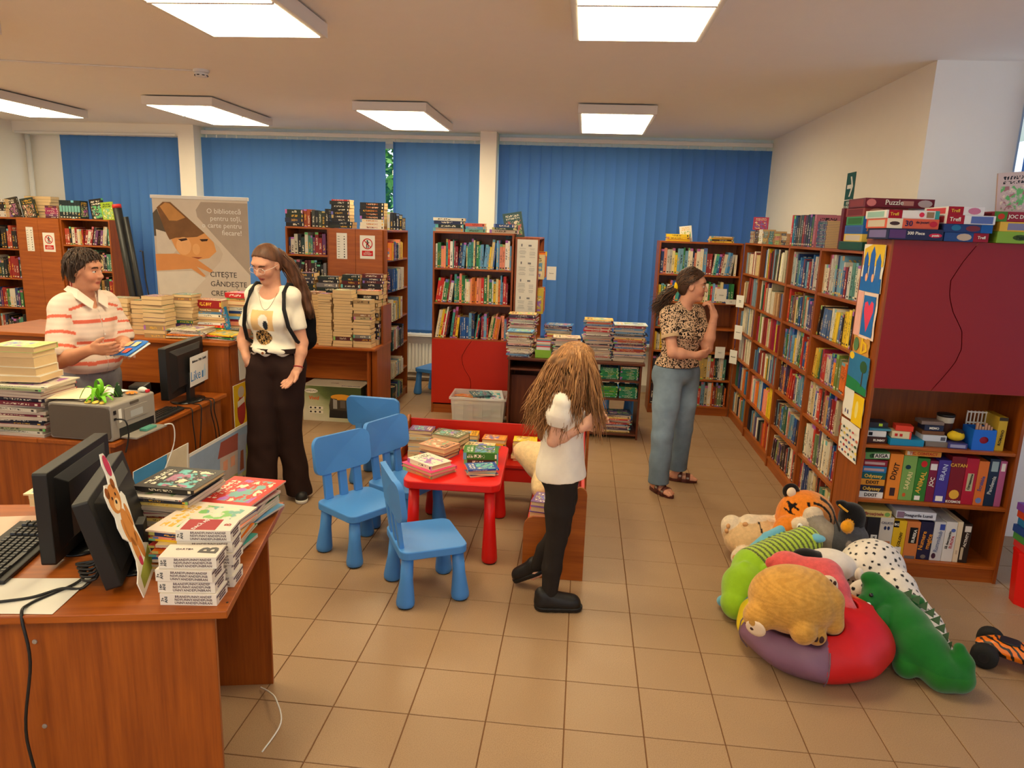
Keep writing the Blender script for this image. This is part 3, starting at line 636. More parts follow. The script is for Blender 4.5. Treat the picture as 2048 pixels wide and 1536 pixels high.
sp_ = n.mix(band, bcol, acc); sp_ = n.mix(n.math('MULTIPLY', blob, win(u, .2, .8)), sp_, ink); sp_ = n.mix(smask, sp_, ink)
# front print: a framed picture of soft shapes below a line or two of title
vo = n.n('ShaderNodeTexVoronoi', i_Vector=vec(n.math('MULTIPLY', u, 1.0), n.math('MULTIPLY', v, 1.4), r100), i_Scale=4.5, i_Randomness=1.0)
vo2 = n.n('ShaderNodeTexNoise', i_Vector=vec(u, v, r100), i_Scale=6.0, i_Detail=3.0).outputs[0]
art = n.mix(n.math('GREATER_THAN', n.n('ShaderNodeSeparateColor', i_0=vo.outputs[1]).outputs[0], .55), acc, acc2); art = n.mix(n.ramp(vo2, (.46, (0, 0, 0)), (.52, (1, 1, 1))), art, bcol); art = n.mix(n.math('GREATER_THAN', vo2, .6), art, srgb(238, 220, 190))
fu = n.math('FRACT', u); am = n.math('MULTIPLY', win(fu, .1, .9), win(v, .1, .68)); fr_ = n.mix(am, bcol, art)
tl = n.math('GREATER_THAN', n.n('ShaderNodeTexNoise', i_Vector=vec(n.math('MULTIPLY', u, 22.0), n.math('MULTIPLY', v, 14.0), r100), i_Scale=1.0, i_Detail=1.0).outputs[0], .5)
tw = n.math('ADD', win(v, .73, .80), win(v, .83, .91)); fr_ = n.mix(n.math('MULTIPLY', n.math('MULTIPLY', tl, tw), win(fu, .15, .85)), fr_, ink)
n.base(n.mix(n.math('GREATER_THAN', u, 1.5), sp_, fr_), .42, .4); M_cover = n.m
n = N('book_pages'); v_ = coord(n, 'Generated', (140, 3, 3)); ln = noise(n, v_, 1.0, 2); n.base(n.mix(ln, srgb(196, 158, 108), srgb(240, 212, 166)), .9, .1); M_pages = n.m
n = N('magazine_pages'); v_ = coord(n, 'Generated', (60, 3, 3)); ln = noise(n, v_, 1.0, 2); n.base(n.mix(ln, srgb(150, 130, 120), srgb(232, 216, 196)), .7, .2); M_mpages = n.m
def unit_book(hard, mats=None, part=None):
    """unit book, x thickness, y depth from the spine, z height. part None: whole; 'cover' / 'pages' single"""
    m = MB(); uvs = []
    def quad(p, mi, uvq): m.add(p, [(0, 1, 2, 3)], None, mi); uvs.extend(uvq)
    def bx(lo, hi, mi, front=False, back=False, spine=False):
        (a, b_, c), (d, e, f) = lo, hi; z4 = [(9, 9)] * 4 if 0 else [(.05, .5)] * 4
        quad([(a, b_, c), (d, b_, c), (d, b_, f), (a, b_, f)], mi, [(0, 0), (1, 0), (1, 1), (0, 1)] if spine else z4)
        quad([(d, b_, c), (d, e, c), (d, e, f), (d, b_, f)], mi, [(2, 0), (3, 0), (3, 1), (2, 1)] if front else z4)
        quad([(a, e, c), (a, b_, c), (a, b_, f), (a, e, f)], mi, [(4, 0), (5, 0), (5, 1), (4, 1)] if back else z4)
        quad([(d, e, c), (a, e, c), (a, e, f), (d, e, f)], mi, z4); quad([(a, b_, f), (d, b_, f), (d, e, f), (a, e, f)], mi, z4); quad([(a, e, c), (d, e, c), (d, b_, c), (a, b_, c)], mi, z4)
    k = .07 if hard else .035
    if part != 'pages':
        bx((0, 0, 0), (k, 1, 1), 0, back=True); bx((1 - k, 0, 0), (1, 1, 1), 0, front=True); bx((k, 0, 0), (1 - k, .02, 1), 0, spine=True)
        if hard:   # the spine print must reach the full thickness
            for i in range(4): uvs[i] = uvs[24 + i] = None
            uvs[0:4] = [(0, 0), (k, 0), (k, 1), (0, 1)]; uvs[24:28] = [(1 - k, 0), (1, 0), (1, 1), (1 - k, 1)]; uvs[48:52] = [(k, 0), (1 - k, 0), (1 - k, 1), (k, 1)]
    if part != 'cover': r = .022 if hard else .002; bx((k, .021, r), (1 - k, 1 - r * 1.4, 1 - r), 0 if part == 'pages' else 1)
    me = m.mesh('book_' + (part or 'whole'), mats or ([M_cover, M_pages] if part is None else [M_cover] if part == 'cover' else [M_pages]))
    l = me.uv_layers.new(name='uv'); l.data.foreach_set('uv', [x for q in uvs for x in q]); return me
UB = {'h': unit_book(True), 's': unit_book(False), 'm': unit_book(False, [M_cover, M_mpages]), 'hc': unit_book(True, part='cover'), 'hp': unit_book(True, part='pages'), 'sc': unit_book(False, part='cover'), 'sp': unit_book(False, part='pages'), 'mc': unit_book(False, part='cover'), 'mp': unit_book(False, [M_mpages], part='pages')}
def lit(c, k): return tuple(min(1, x * k) for x in c)
def book_obj(kind, M, t, d, h, col, label, name, group, parts=False, cat='book'):
    o = link(name, UB[kind + ('c' if parts else '')], None, M @ Matrix.Diagonal((t, d, h, 1))); o.color = (*col, 1)
    tag(o, label, cat, group)
    if parts: link('pages', UB[kind + 'p'], o)
    return o
# colour families
P_KIDS = [(212, 40, 34), (226, 120, 30), (238, 196, 40), (46, 128, 70), (36, 92, 170), (110, 170, 214), (238, 226, 200), (240, 236, 226), (150, 40, 60), (24, 50, 100), (240, 150, 120), (70, 160, 150), (226, 208, 150)]
P_MIX = [(214, 204, 184), (232, 222, 196), (196, 182, 150), (150, 40, 40), (196, 58, 44), (36, 84, 150), (60, 120, 170), (110, 150, 170), (52, 100, 80), (110, 130, 90), (224, 180, 70), (218, 110, 40), (60, 44, 50), (30, 32, 44), (120, 80, 60), (186, 150, 110), (90, 70, 110), (240, 232, 214)]
P_BLUE = [(40, 96, 160), (60, 130, 186), (120, 170, 196), (200, 196, 186), (36, 60, 110), (170, 190, 190), (90, 140, 130), (214, 196, 150), (150, 50, 50), (230, 220, 196)]
P_ORANGE = [(226, 112, 20), (220, 96, 18), (232, 140, 40), (214, 190, 60), (150, 30, 60), (180, 40, 50), (240, 220, 170), (120, 140, 60)]
P_DARK = [(28, 26, 34), (36, 40, 64), (50, 30, 30), (30, 44, 40), (90, 24, 30), (60, 60, 70), (26, 30, 60), (120, 116, 120), (160, 120, 60), (24, 24, 24)]
P_NOVEL = [(26, 26, 34), (40, 60, 110), (150, 36, 36), (214, 206, 190), (70, 130, 110), (30, 60, 60), (110, 60, 110), (190, 160, 90), (60, 60, 66), (180, 70, 50), (200, 196, 180)]
P_CREAM = [(226, 214, 186), (232, 222, 200), (196, 188, 160), (236, 226, 196), (214, 190, 140), (120, 150, 170), (150, 60, 50)]
P_YEL = [(240, 208, 60), (232, 224, 160), (228, 190, 40), (40, 36, 40), (60, 44, 50), (200, 60, 50), (240, 236, 220), (80, 110, 160), (60, 90, 60)]
SIZES = lambda t: 'thin' if t < .016 else 'thick' if t > .032 else 'slim' if t < .023 else 'stout'
def shelf_row(M, x0, x1, z, head, pal_, seed, where, name='book', group=None, tr=(.014, .042), hr=(.72, .96), dr=(.14, .20), y0=.025, lean=.12, stuff=None, fill=1.0, runs=.25, hards=.4):
    """upright books from x0 to x1 on a shelf; M is the case's frame, head the clear height"""
    rnd = random.Random(seed); x = x0 + .003; k = 0; end = x0 + (x1 - x0) * fill; cur = None; pa = 0; tip = x
    base_h = head * rnd.uniform(*hr); a = 0; left = 0
    while True:
        t_ = rnd.uniform(*tr)
        if left <= 0:
            left = rnd.randint(3, 8); a = R(rnd.uniform(4, 13)) if rnd.random() < lean else 0
            if a < pa: x = max(x, tip)
        left -= 1; pa = a
        if rnd.random() > runs or cur is None: cur = (srgb(*rnd.choice(pal_)), min(head * .97, max(head * hr[0], base_h * rnd.uniform(.84, 1.16))), rnd.uniform(*dr), rnd.random() < hards)
        col, h, d, hard = cur; col = lit(col, rnd.uniform(.86, 1.12)); h_ = h * rnd.uniform(.985, 1.0)
        if rnd.random() < .12: base_h = head * rnd.uniform(*hr)
        w = t_ / math.cos(a); tip = max(tip, x + w + h_ * math.sin(a) + .001)
        if x + w + h_ * math.sin(a) + .003 > end: break
        k += 1
        Mb = M @ frame((x, y0 + rnd.uniform(0, .012), z + .0006))
        if a: Mb = Mb @ Matrix.Rotation(a, 4, 'Y') @ Matrix.Translation((0, 0, math.tan(a) * t_))
        if stuff is not None:
            q = Mb @ Matrix.Diagonal((t_, d, h_, 1)); stuff.box((0, 0, 0), (1, .92, 1), q, 0, col); stuff.box((.08, .93, .02), (.92, .96, .985), q, 0, srgb(236, 220, 190))
        else:
            l = '%s book, %s from left, %s' % (cname(col), nth(k), where); l = SIZES(t_) + ' ' + l if len(l.replace('-', ' ').split()) < 16 else l
            book_obj('h' if hard else 's', Mb, t_, d, h_, col, l, name, group)
        x += w + .0012
    return x
def lean_fix(): pass
def stack(x, y, z, rz, items, where, name='paperback', group=None, jit=.012, ajit=3, kind='s', parts=False, seed=0, cat='book', top='top'):
    """books lying on one another, from the bottom up; items: (thickness, depth, length, rgb[, pages to the front])"""
    rnd = random.Random(seed * 77 + 5); nn = len(items); zz = z + .0008; last = None
    for i, it in enumerate(items):
        t_, d, h, c = it[:4]; flip = it[4] if len(it) > 4 else False; kd = it[5] if len(it) > 5 else kind
        a = rz + R(rnd.uniform(-ajit, ajit)) + (math.pi if flip else 0)
        M = frame((x + rnd.uniform(-jit, jit), y + rnd.uniform(-jit, jit), zz), a) @ Matrix(((0, 0, -h, h / 2), (0, d, 0, -d / 2), (t_, 0, 0, 0), (0, 0, 0, 1)))
        col = srgb(*c); pos = 'topmost' if i == nn - 1 else 'bottom' if i == 0 else nth(nn - i) + ' from the top'
        nm = {'paperback': 'paperback', 'magazine': 'magazine', 'novel': 'novel'}.get(name, 'book')
        pos = 'topmost in the' if i == nn - 1 else 'bottom of the' if i == 0 else nth(nn - i) + ' from top of'
        l = '%s %s, %s %s' % ('cream-edged' if flip else cname(col), nm, pos, where)
        if len(l.split()) > 16: l = l.replace(' the ', ' ')
        o = link(name, UB[kd + ('c' if parts else '')], None, M); o.color = (*col, 1); tag(o, l, cat, group)
        if parts: link('pages', UB[kd + 'p'], o)
        zz += t_ + .0006; last = (zz, a)
    return last
def rand_items(n_, pal_, seed, t=(.012, .03), d=(.12, .14), h=(.19, .21), flip=.0, kind=None):
    rnd = random.Random(seed); out = []
    for k in range(n_):
        it = [rnd.uniform(*t), rnd.uniform(*d), rnd.uniform(*h), rnd.choice(pal_), rnd.random() < flip]
        if kind: it.append(kind)
        out.append(tuple(it))
    return out
def to_height(H_, pal_, seed, t, d, h, flip=0, kind=None):
    rnd = random.Random(seed); out = []; s_ = 0
    while True:
        it = rand_items(1, pal_, rnd.random(), t, d, h, flip, kind)[0]
        if s_ + it[0] > H_: return out
        s_ += it[0] + .0006; out.append(it)
def MW(key): return CASE[key].matrix_basis
SHN = ('bottom', 'second', 'third', 'fourth', 'fifth', 'top')
# wall bookcases: nearest two as single books, the two by the corner as one mass
heads = [.255, .275, .255, .27, .27, .27]
pals3 = [P_CREAM + P_NOVEL, P_MIX, P_MIX + P_CREAM, P_ORANGE + P_MIX, P_YEL, P_BLUE]
for i in range(6):
    z = ZR[i]
    shelf_row(MW('R3'), .02, .758, z, heads[i], pals3[i], 300 + i, ('lowest' if i == 0 else SHN[i]) + (' shelf' if i in (0, 5) else ' shelf up') + ' beside the maroon cabinet', 'book', 'books in the wall bookcases', fill=(.97, .98, .82, .97, .97, .99)[i], tr=(.016, .046))
    shelf_row(MW('R2'), .02, .758, z, heads[i], (P_MIX, P_BLUE + P_MIX, P_MIX, P_KIDS + P_MIX, P_MIX + P_BLUE, P_BLUE)[i], 200 + i, ('lowest' if i == 0 else SHN[i]) + (' shelf' if i in (0, 5) else ' shelf up') + ', next case from maroon cabinet', 'book', 'books in the wall bookcases', tr=(.018, .05))
sb = MB()
for i in range(6):
    shelf_row(MW('R1'), .02, .888, ZR[i], heads[i], (P_MIX, P_KIDS, P_CREAM + P_MIX, P_CREAM + P_ORANGE, P_MIX, P_CREAM + P_YEL)[i], 100 + i, '', stuff=sb)
    shelf_row(MW('R0'), .02, .70, ZR[i], heads[i], (P_MIX, P_MIX, P_BLUE + P_CREAM, P_BLUE + P_CREAM, P_CREAM, P_CREAM)[i], 400 + i, '', stuff=sb)
o = put('shelved_books', sb, vcol('book_mass', .5, .3, mott=.12, mscale=60)); o['kind'] = 'stuff'; o['label'] = 'mixed small books packed into the two wall bookcases by the corner'; o['category'] = 'books'
# loose books laid flat on top of the rows and on the cases
def flat_row(key, specs, seed=0):
    for k, (x, z, n_, pal_, where) in enumerate(specs):
        loc = MW(key) @ Vector((x, .11, z)); rz = MW(key).to_euler().z
        stack(loc.x, loc.y, loc.z, rz, rand_items(n_, pal_, seed + k, (.012, .022), (.12, .15), (.17, .2)), where, 'paperback', 'books lying on shelved rows', jit=.006, seed=seed + k)
# bookcase behind the woman in jeans
for i, (p_, h_) in enumerate(((P_MIX, .27), (P_NOVEL, .27), (P_KIDS[:3] + P_CREAM, .2), (P_CREAM, .22), (P_KIDS, .22), (P_KIDS + P_BLUE, .3))):
    shelf_row(MW('A'), .02, .825, ZA[i], h_, p_, 500 + i, SHN[i] + (' shelf' if i in (0, 5) else ' shelf up') + ' behind the woman in jeans', 'storybook', 'books behind the woman in jeans', tr=(.014, .036), fill=(1, 1, .55, .6, 1, 1)[i])
# tall bookcase with red doors
for i, (z, hd) in enumerate(((.777, .33), (1.135, .31), (1.476, .325))):
    shelf_row(MW('B'), .02, .78, z, hd, P_KIDS, 600 + i, ('lower', 'middle', 'upper')[i] + ' shelf above red doors', 'storybook', 'books in the red-doored bookcase', tr=(.009, .03), hr=(.66, .9), lean=(.5, .4, .1)[i], dr=(.17, .22))
# dark novels, clerk's bookcases
for i, (z, hd) in enumerate(((.7, .26), (1.0, .26), (1.29, .22), (1.558, .23))):
    shelf_row(MW('CL'), .02, .424, z, hd, P_DARK if i < 3 else P_NOVEL, 700 + i, ('fourth', 'third', 'second', 'top')[i] + ' shelf beside the portrait banner', 'novel', 'novels in the narrow bookcase', tr=(.016, .036))
for i, (z, hd) in enumerate(((.67, .25), (.956, .25), (1.243, .25), (1.528, .24))):
    shelf_row(MW('LR'), .02, .58, z, hd, (P_DARK + [(150, 40, 40)], P_DARK + [(160, 40, 40)] * 6, P_CREAM + P_NOVEL, P_NOVEL)[i], 720 + i, ('fourth', 'third', 'second', 'top')[i] + ' shelf beside the black tube', 'novel', 'novels in the bookcase beside the tube', tr=(.016, .04))
for i, (z, hd) in enumerate(((.435, .27), (.78, .27), (1.12, .27), (1.458, .27))):
    shelf_row(MW('LL'), .02, .364, z, hd, (P_NOVEL + P_DARK, P_NOVEL + [(60, 120, 70), (196, 70, 50)], P_NOVEL, P_NOVEL)[i], 740 + i, ('fourth', 'third', 'second', 'top')[i] + ' shelf at the frame edge', 'novel', 'novels in the bookcase at the frame edge', tr=(.016, .04))
# folders and books facing the radiator, and on the narrow bookcase behind the pinned paper
for i, z in enumerate((.09, .33, .62, .92, 1.22, 1.53)):
    shelf_row(MW('CR'), .02, .55, z, .235 if i > 1 else .2, (P_NOVEL, P_CREAM, P_NOVEL, P_CREAM + P_YEL, P_CREAM + P_KIDS, P_KIDS)[i], 760 + i, ('bottom', 'fifth', 'fourth', 'third', 'second', 'top')[i] + ' shelf facing the radiator', 'folder', 'folders facing the radiator', tr=(.02, .05), y0=-.05, dr=(.2, .22), fill=.9)
for i, z in enumerate((1.06, 1.40)):
    shelf_row(MW('P'), .02, .5, z, .27, (P_ORANGE, P_KIDS)[i], 780 + i, ('second', 'top')[i] + ' shelf beyond the pinned paper', 'folder', 'books beyond the pinned paper', tr=(.02, .05), y0=-.06, dr=(.2, .22), hr=(.8, .95), fill=.8)
# ================================================================ STACKS
K_EDGE = [(170, 140, 100), (150, 110, 80), (120, 120, 120), (60, 60, 70), (180, 160, 120), (90, 40, 40)]
G_E = 'novels stacked on the desk above the carton'
def pages_stack(x, w, y, z, h, where, seed, d=.13, flip=.92, t=(.018, .036), group=G_E, pal_=K_EDGE, parts=True, rz=0, name='paperback'):
    stack(x, y, z, rz, to_height(h, pal_, seed, t, (d * .94, d), (w * .88, w), flip), where, name, group, jit=.006, seed=seed, parts=parts)
pages_stack(-2.49, .14, 6.60, .75, .50, 'half hidden stack at the woman with the backpack', 11)
pages_stack(-2.36, .135, 6.50, .75, .49, 'narrow stack second from the woman with the backpack', 12)
pages_stack(-2.19, .185, 6.50, .75, .54, 'tallest front stack on the desk above the carton', 13, .15)
pages_stack(-2.005, .18, 6.50, .75, .44, 'front stack at the corner of the desk above the carton', 14, .15, .6)
stack(-2.005, 6.70, .75, 0, [(.05, .16, .2, (226, 216, 200), True)] + to_height(.48, P_DARK + [(200, 80, 60)], 15, (.022, .045), (.13, .14), (.19, .21), .2), 'dark stack behind the desk corner', 'paperback', G_E, jit=.006, seed=15)
for k, (x, w_, H_, wh) in enumerate(((-2.68, .2, .65, 'rear dark stack beside the green landscape cover'), (-2.45, .22, .62, 'rear stack of black spines with yellow ones below'), (-2.225, .19, .65, 'rear dark stack under the list sheet'))):
    stack(x, 6.85, .75, 0, to_height(H_, P_DARK + [(40, 40, 60), (60, 90, 60)], 20 + k, (.024, .042), (.13, .145), (w_ * .9, w_), .12), wh, 'paperback', G_E, jit=.006, seed=20 + k)
stack(-2.01, 6.86, .75, 0, to_height(.66, P_DARK, 25, (.024, .042), (.13, .14), (.19, .21), .2), 'rear dark stack under the forbidden sign', 'paperback', G_E, jit=.006, seed=25)
# on top of the dark-novel bookcase and the cupboard end
G_C = 'books on top of the cupboard end'
stack(-2.865, 7.09, 1.826, 0, rand_items(4, P_DARK[:4], 31, (.04, .046), (.13, .14), (.18, .19), 0, 'h'), 'low stack on the dark-novel bookcase', 'paperback', G_C, jit=.004, seed=31)
M0 = frame((0, 7.03, 1.826))
def upright(xs, cols, h, where, d=.14, z=1.826, y=7.03, name='novel', group=G_C, M=None, t=.028):
    for k, (x, c) in enumerate(zip(xs, cols)):
        book_obj('h', (M or I4) @ frame((x, y, z + .0006)), t if isinstance(t, float) else t[k], d, h[k] if isinstance(h, (list, tuple)) else h, srgb(*c), '%s book standing %s in the row %s' % (cname(srgb(*c)), nth(k + 1), where), name, group)
upright([-2.772, -2.738], [(150, 62, 30), (160, 70, 34)], .17, 'between dark piles above the novels', t=.032)
upright([-2.69 + .034 * k for k in range(5)], [(60, 64, 60), (30, 30, 34), (60, 70, 50), (44, 50, 40), (26, 26, 28)], [.165, .16, .15, .155, .18], 'left of the tall dark pile', t=.032)
tall = [(.03, .14, .24, (36, 40, 30)), (.03, .14, .24, (24, 24, 26))] + [(.032, .14, .185, c) for c in ((30, 28, 30), (40, 30, 28), (32, 32, 36), (26, 26, 28), (44, 40, 34))] + [(.034, .14, .2, (34, 36, 30)), (.014, .14, .18, (196, 40, 50))]
stack(-2.40, 7.10, 1.826, 0, tall, 'tall dark pile on the cupboard end', 'paperback', G_C, jit=.008, seed=33)
thr = [(.031, .14, .24, (232, 222, 200))] * 3 + [(.031, .14, .24, (30, 28, 30))] * 5
stack(-2.085, 7.10, 1.826, 0, thr, 'pile with three white spines below black ones', 'paperback', G_C, jit=.003, ajit=1, seed=34)
for k in range(8): text('lettering', 'TAMI HOAG', .021, plain('orange_ink', srgb(226, 120, 40), .6) if k > 2 else plain('rust_ink', srgb(170, 60, 60), .6), [o for o in COL.objects if o.get('label', '').endswith('pile with three white spines below black ones')][k], Matrix(((0, 1 / .031, 0, .5), (0, 0, 1 / .14, -.001), (-1 / .24, 0, 0, .5), (0, 0, 0, 1))) @ Matrix.Identity(4))
upright([-1.93, -1.90, -1.872, -1.84, -1.81], [(190, 190, 186), (40, 42, 52), (28, 28, 32), (36, 40, 60), (24, 24, 26)], [.17, .165, .16, .15, .12], 'at the open end above the folders', t=.026)
# reception counter
G_D = 'novels stacked on the reception counter'
for k, (x, w_, y, H_, wh) in enumerate(((-3.14, .165, 4.66, .25, 'counter stack nearest the clerk'), (-3.00, .115, 4.68, .24, 'narrow counter stack with a black spine in its middle'), (-2.83, .155, 4.58, .29, 'counter stack with green and purple spines'), (-2.735, .14, 4.77, .28, 'cream counter stack behind the green and purple one'))):
    stack(x, y, 1.08, 0, to_height(H_, K_EDGE + [(90, 60, 120), (40, 110, 70)], 40 + k, (.018, .034), (.13, .14), (w_ * .9, w_), .85), wh, 'paperback', G_D, jit=.005, seed=40 + k, parts=True)
stack(-2.60, 4.86, 1.08, 0, to_height(.17, P_KIDS, 46, (.012, .024), (.15, .17), (.22, .25), .1) + [(.022, .16, .24, (150, 110, 60)), (.055, .15, .22, (150, 26, 30))], 'counter stack topped by a thick red and yellow volume', 'paperback', G_D, jit=.008, seed=46, parts=True)
stack(-2.40, 4.93, 1.08, 0, to_height(.27, P_NOVEL + P_KIDS, 47, (.014, .03), (.14, .15), (.19, .21), .4) + [(.035, .15, .2, (196, 30, 34))], 'tall counter stack topped by a red book', 'paperback', G_D, jit=.008, seed=47, parts=True)
stack(-2.63, 4.62, 1.08, R(4), to_height(.075, P_KIDS + [(226, 214, 190)] * 6, 48, (.005, .010), (.19, .21), (.22, .24), .2), 'magazine heap at the front of the counter', 'magazine', 'magazines on the reception counter', jit=.012, ajit=7, kind='m', seed=48, cat='magazine')
stack(-2.41, 4.66, 1.08, R(-8), to_height(.04, P_KIDS + [(226, 214, 190)] * 4, 49, (.004, .008), (.19, .21), (.25, .28), .1), 'low magazine heap at the counter end', 'magazine', 'magazines on the reception counter', jit=.014, ajit=9, kind='m', seed=49, cat='magazine')
def standing(M, t_, d, h, c, label, name='storybook', kind='s', group=None): return book_obj(kind, M, t_, d, h, srgb(*c), label, name, group, parts=True)
standing(frame((-2.555, 4.80, 1.123), R(92), R(-14)), .012, .11, .15, (236, 232, 220), 'white book propped upright on the counter heap')
standing(frame((-2.44, 4.79, 1.121), R(82), R(-12)), .012, .10, .16, (30, 120, 170), 'blue book propped upright beside a white one on the counter')
# walnut table magazines
G_J = 'magazine stacks on the walnut table'
P_MAG = [(230, 222, 206), (214, 200, 180), (190, 180, 170), (150, 60, 80), (200, 90, 60), (90, 60, 90), (236, 206, 120), (110, 150, 190), (226, 214, 196), (60, 60, 70), (220, 170, 160), (196, 60, 60)]
def mags(x, y, z, w_, d_, H_, where, seed, top, rz=0, group=G_J, pal_=P_MAG, t=(.006, .015), aj=6, jit=.014, parts=False):
    it = to_height(H_ - .006, pal_, seed, t, (d_ * .93, d_), (w_ * .9, w_), .35); it.append((.006, d_, w_, top))
    stack(x, y, z, rz, it, where, 'magazine', group, jit=jit, ajit=aj, kind='m', seed=seed, cat='magazine', parts=parts)
mags(-.55, 6.60, .722, .235, .19, .245, 'magazine stack with a light blue top', 51, (110, 170, 214))
mags(-.545, 6.83, .722, .26, .20, .37, 'magazine stack at the pinned paper', 52, (226, 180, 120))
mags(-.21, 6.85, .722, .25, .20, .29, 'magazine stack with a blue top before the blind', 53, (60, 120, 180))
mags(-.12, 6.62, .722, .25, .2, .20, 'magazine stack behind the girl', 54, (236, 214, 180))
mags(.165, 6.66, .722, .26, .2, .37, 'magazine stack with a yellow top', 55, (236, 190, 80))
mags(.455, 6.66, .722, .30, .22, .35, 'widest magazine stack at the table end', 56, (220, 226, 230))
GR = [(28, 120, 84), (30, 128, 92), (24, 110, 80), (40, 132, 70)]
for k, (x, z, p_, wh) in enumerate(((.29, .557, GR, 'green stack on the upper walnut shelf, by the girl'), (.47, .557, GR, 'white-topped green stack on the upper walnut shelf'), (.29, .385, GR[:2] + [(70, 150, 40)] * 3, 'green and lime stack on the lower walnut shelf'), (.47, .385, GR, 'green stack on the lower walnut shelf, at the end'))):
    it = [(.0125, .17, .165, random.Random(60 + k * 20 + q).choice(p_)) for q in range(8)] + ([(.014, .17, .165, (226, 220, 200))] if k == 1 else [])
    stack(x, 6.62, z, 0, it, wh, 'paperback', 'green school books in the walnut table', jit=.004, ajit=1.5, seed=60 + k)
mags(.36, 6.66, .053, .31, .22, .17, 'magazine pile on the bottom walnut shelf', 66, (70, 80, 110))
# on top of the red-doored bookcase
G_B = 'books on top of the red-doored bookcase'
stack(-1.335, 7.18, 1.83, 0, [(.034, .15, .31, (196, 180, 160)), (.034, .15, .28, (26, 40, 40)), (.032, .15, .29, (30, 40, 80)), (.028, .15, .31, (230, 224, 206))], 'pile at the edge by the radiator side', 'paperback', G_B, jit=.008, ajit=2, kind='h', seed=71)
stack(-1.075, 7.18, 1.83, 0, [(.03, .14, .2, (110, 170, 150)), (.024, .14, .19, (90, 160, 200)), (.03, .14, .19, (214, 90, 70))], 'small pile before the white pier', 'paperback', G_B, jit=.006, ajit=2, kind='h', seed=72)
stack(-.80, 7.18, 1.83, 0, [(.034, .15, .28, (186, 170, 150)), (.02, .15, .23, (40, 70, 60)), (.032, .15, .2, (40, 70, 130))], 'pile next to the pinned paper', 'paperback', G_B, jit=.01, ajit=2, kind='h', seed=73)
standing(frame((-.60, 7.28, 1.803), R(92), R(-10)), .016, .19, .25, (60, 90, 90), 'picture book with a castle standing above the pinned paper', kind='h')
# on top of the bookcase behind the woman in jeans
stack(.945, 7.72, 1.81, 0, [(.02, .14, .235, (236, 190, 30)), (.02, .14, .225, (240, 196, 40)), (.03, .14, .23, (238, 200, 30))], 'yellow pile above the woman in jeans', 'paperback', 'books above the woman in jeans', jit=.004, ajit=2, kind='h', seed=75)
sbk = standing(frame((1.10, 7.70, 1.8106), R(88), R(-8)), .03, .12, .165, (236, 232, 220), 'white upright book with black title lines, above the woman in jeans', kind='h')
text('lettering', 'Marcus\ncărți\npentru\nmici', .2, M_ink, sbk, Matrix(((0, 0, 1, 1.02), (.8, 0, 0, .5), (0, 1, 0, .5), (0, 0, 0, 1))))
stack(1.39, 7.72, 1.81, 0, [(.016, .14, .24, (232, 190, 60)), (.016, .14, .24, (60, 44, 40)), (.014, .14, .22, (236, 186, 40)), (.014, .14, .23, (226, 200, 150))], 'thin pile in the corner above the woman', 'paperback', 'books above the woman in jeans', jit=.006, ajit=3, seed=76)
# on top of the wall bookcases
G_R = 'small books on the wall bookcases'
for k, (y, n_, p_, wh) in enumerate(((7.48, 6, [(150, 110, 90), (196, 180, 150)], 'tiny pile in the corner on the wall bookcase'), (7.28, 7, [(60, 50, 50), (80, 70, 70)], 'brown tiny pile under the pink book'), (7.11, 7, [(236, 230, 216)], 'white tiny pile beside the pink book'), (6.93, 6, [(190, 160, 90), (110, 130, 120)], 'mixed tiny pile second past the pink book'), (6.72, 6, [(60, 150, 140), (70, 110, 110)], 'teal tiny pile on the wall bookcase'), (6.50, 5, [(160, 170, 100), (190, 120, 110)], 'pale tiny pile on the wall bookcase'), (6.3, 5, [(196, 186, 160), (60, 60, 70)], 'tiny pile beside the red folder'))):
    stack(1.70, y, 1.82, R(-90), rand_items(n_, p_, 80 + k, (.016, .02), (.11, .12), (.14, .155)), wh, 'paperback', G_R, jit=.003, ajit=1.5, seed=80 + k)
standing(frame((1.74, 7.27, 1.947), R(-8), R(0), R(0)) @ frame((0, 0, 0), R(90)), .012, .14, .12, (196, 60, 90), 'pink book standing on tiny piles in the corner')
MR = frame((1.63, 6.17, 1.82), R(-90))
cols = [(200, 50, 40), (30, 130, 170), (40, 70, 110), (60, 60, 64), (110, 100, 90), (60, 90, 90), (150, 50, 50), (90, 60, 90), (40, 60, 70), (60, 60, 110), (70, 110, 90), (196, 120, 140)]
upright([.04 + .053 * k for k in range(12)], cols, [.24, .235, .235, .22, .235, .235, .23, .23, .235, .235, .22, .23], 'on top of the wall bookcases', z=0, y=.02, name='novel', group=G_R, M=MR, d=.17, t=.045)
stack(1.72, 5.36, 1.82, R(-90), [(.011, .14, .19, c) for c in [(60, 90, 130), (80, 70, 120), (50, 110, 120), (90, 80, 110)] * 4], 'thin bluish stack on the wall bookcase', 'paperback', G_R, jit=.002, ajit=1, seed=90)
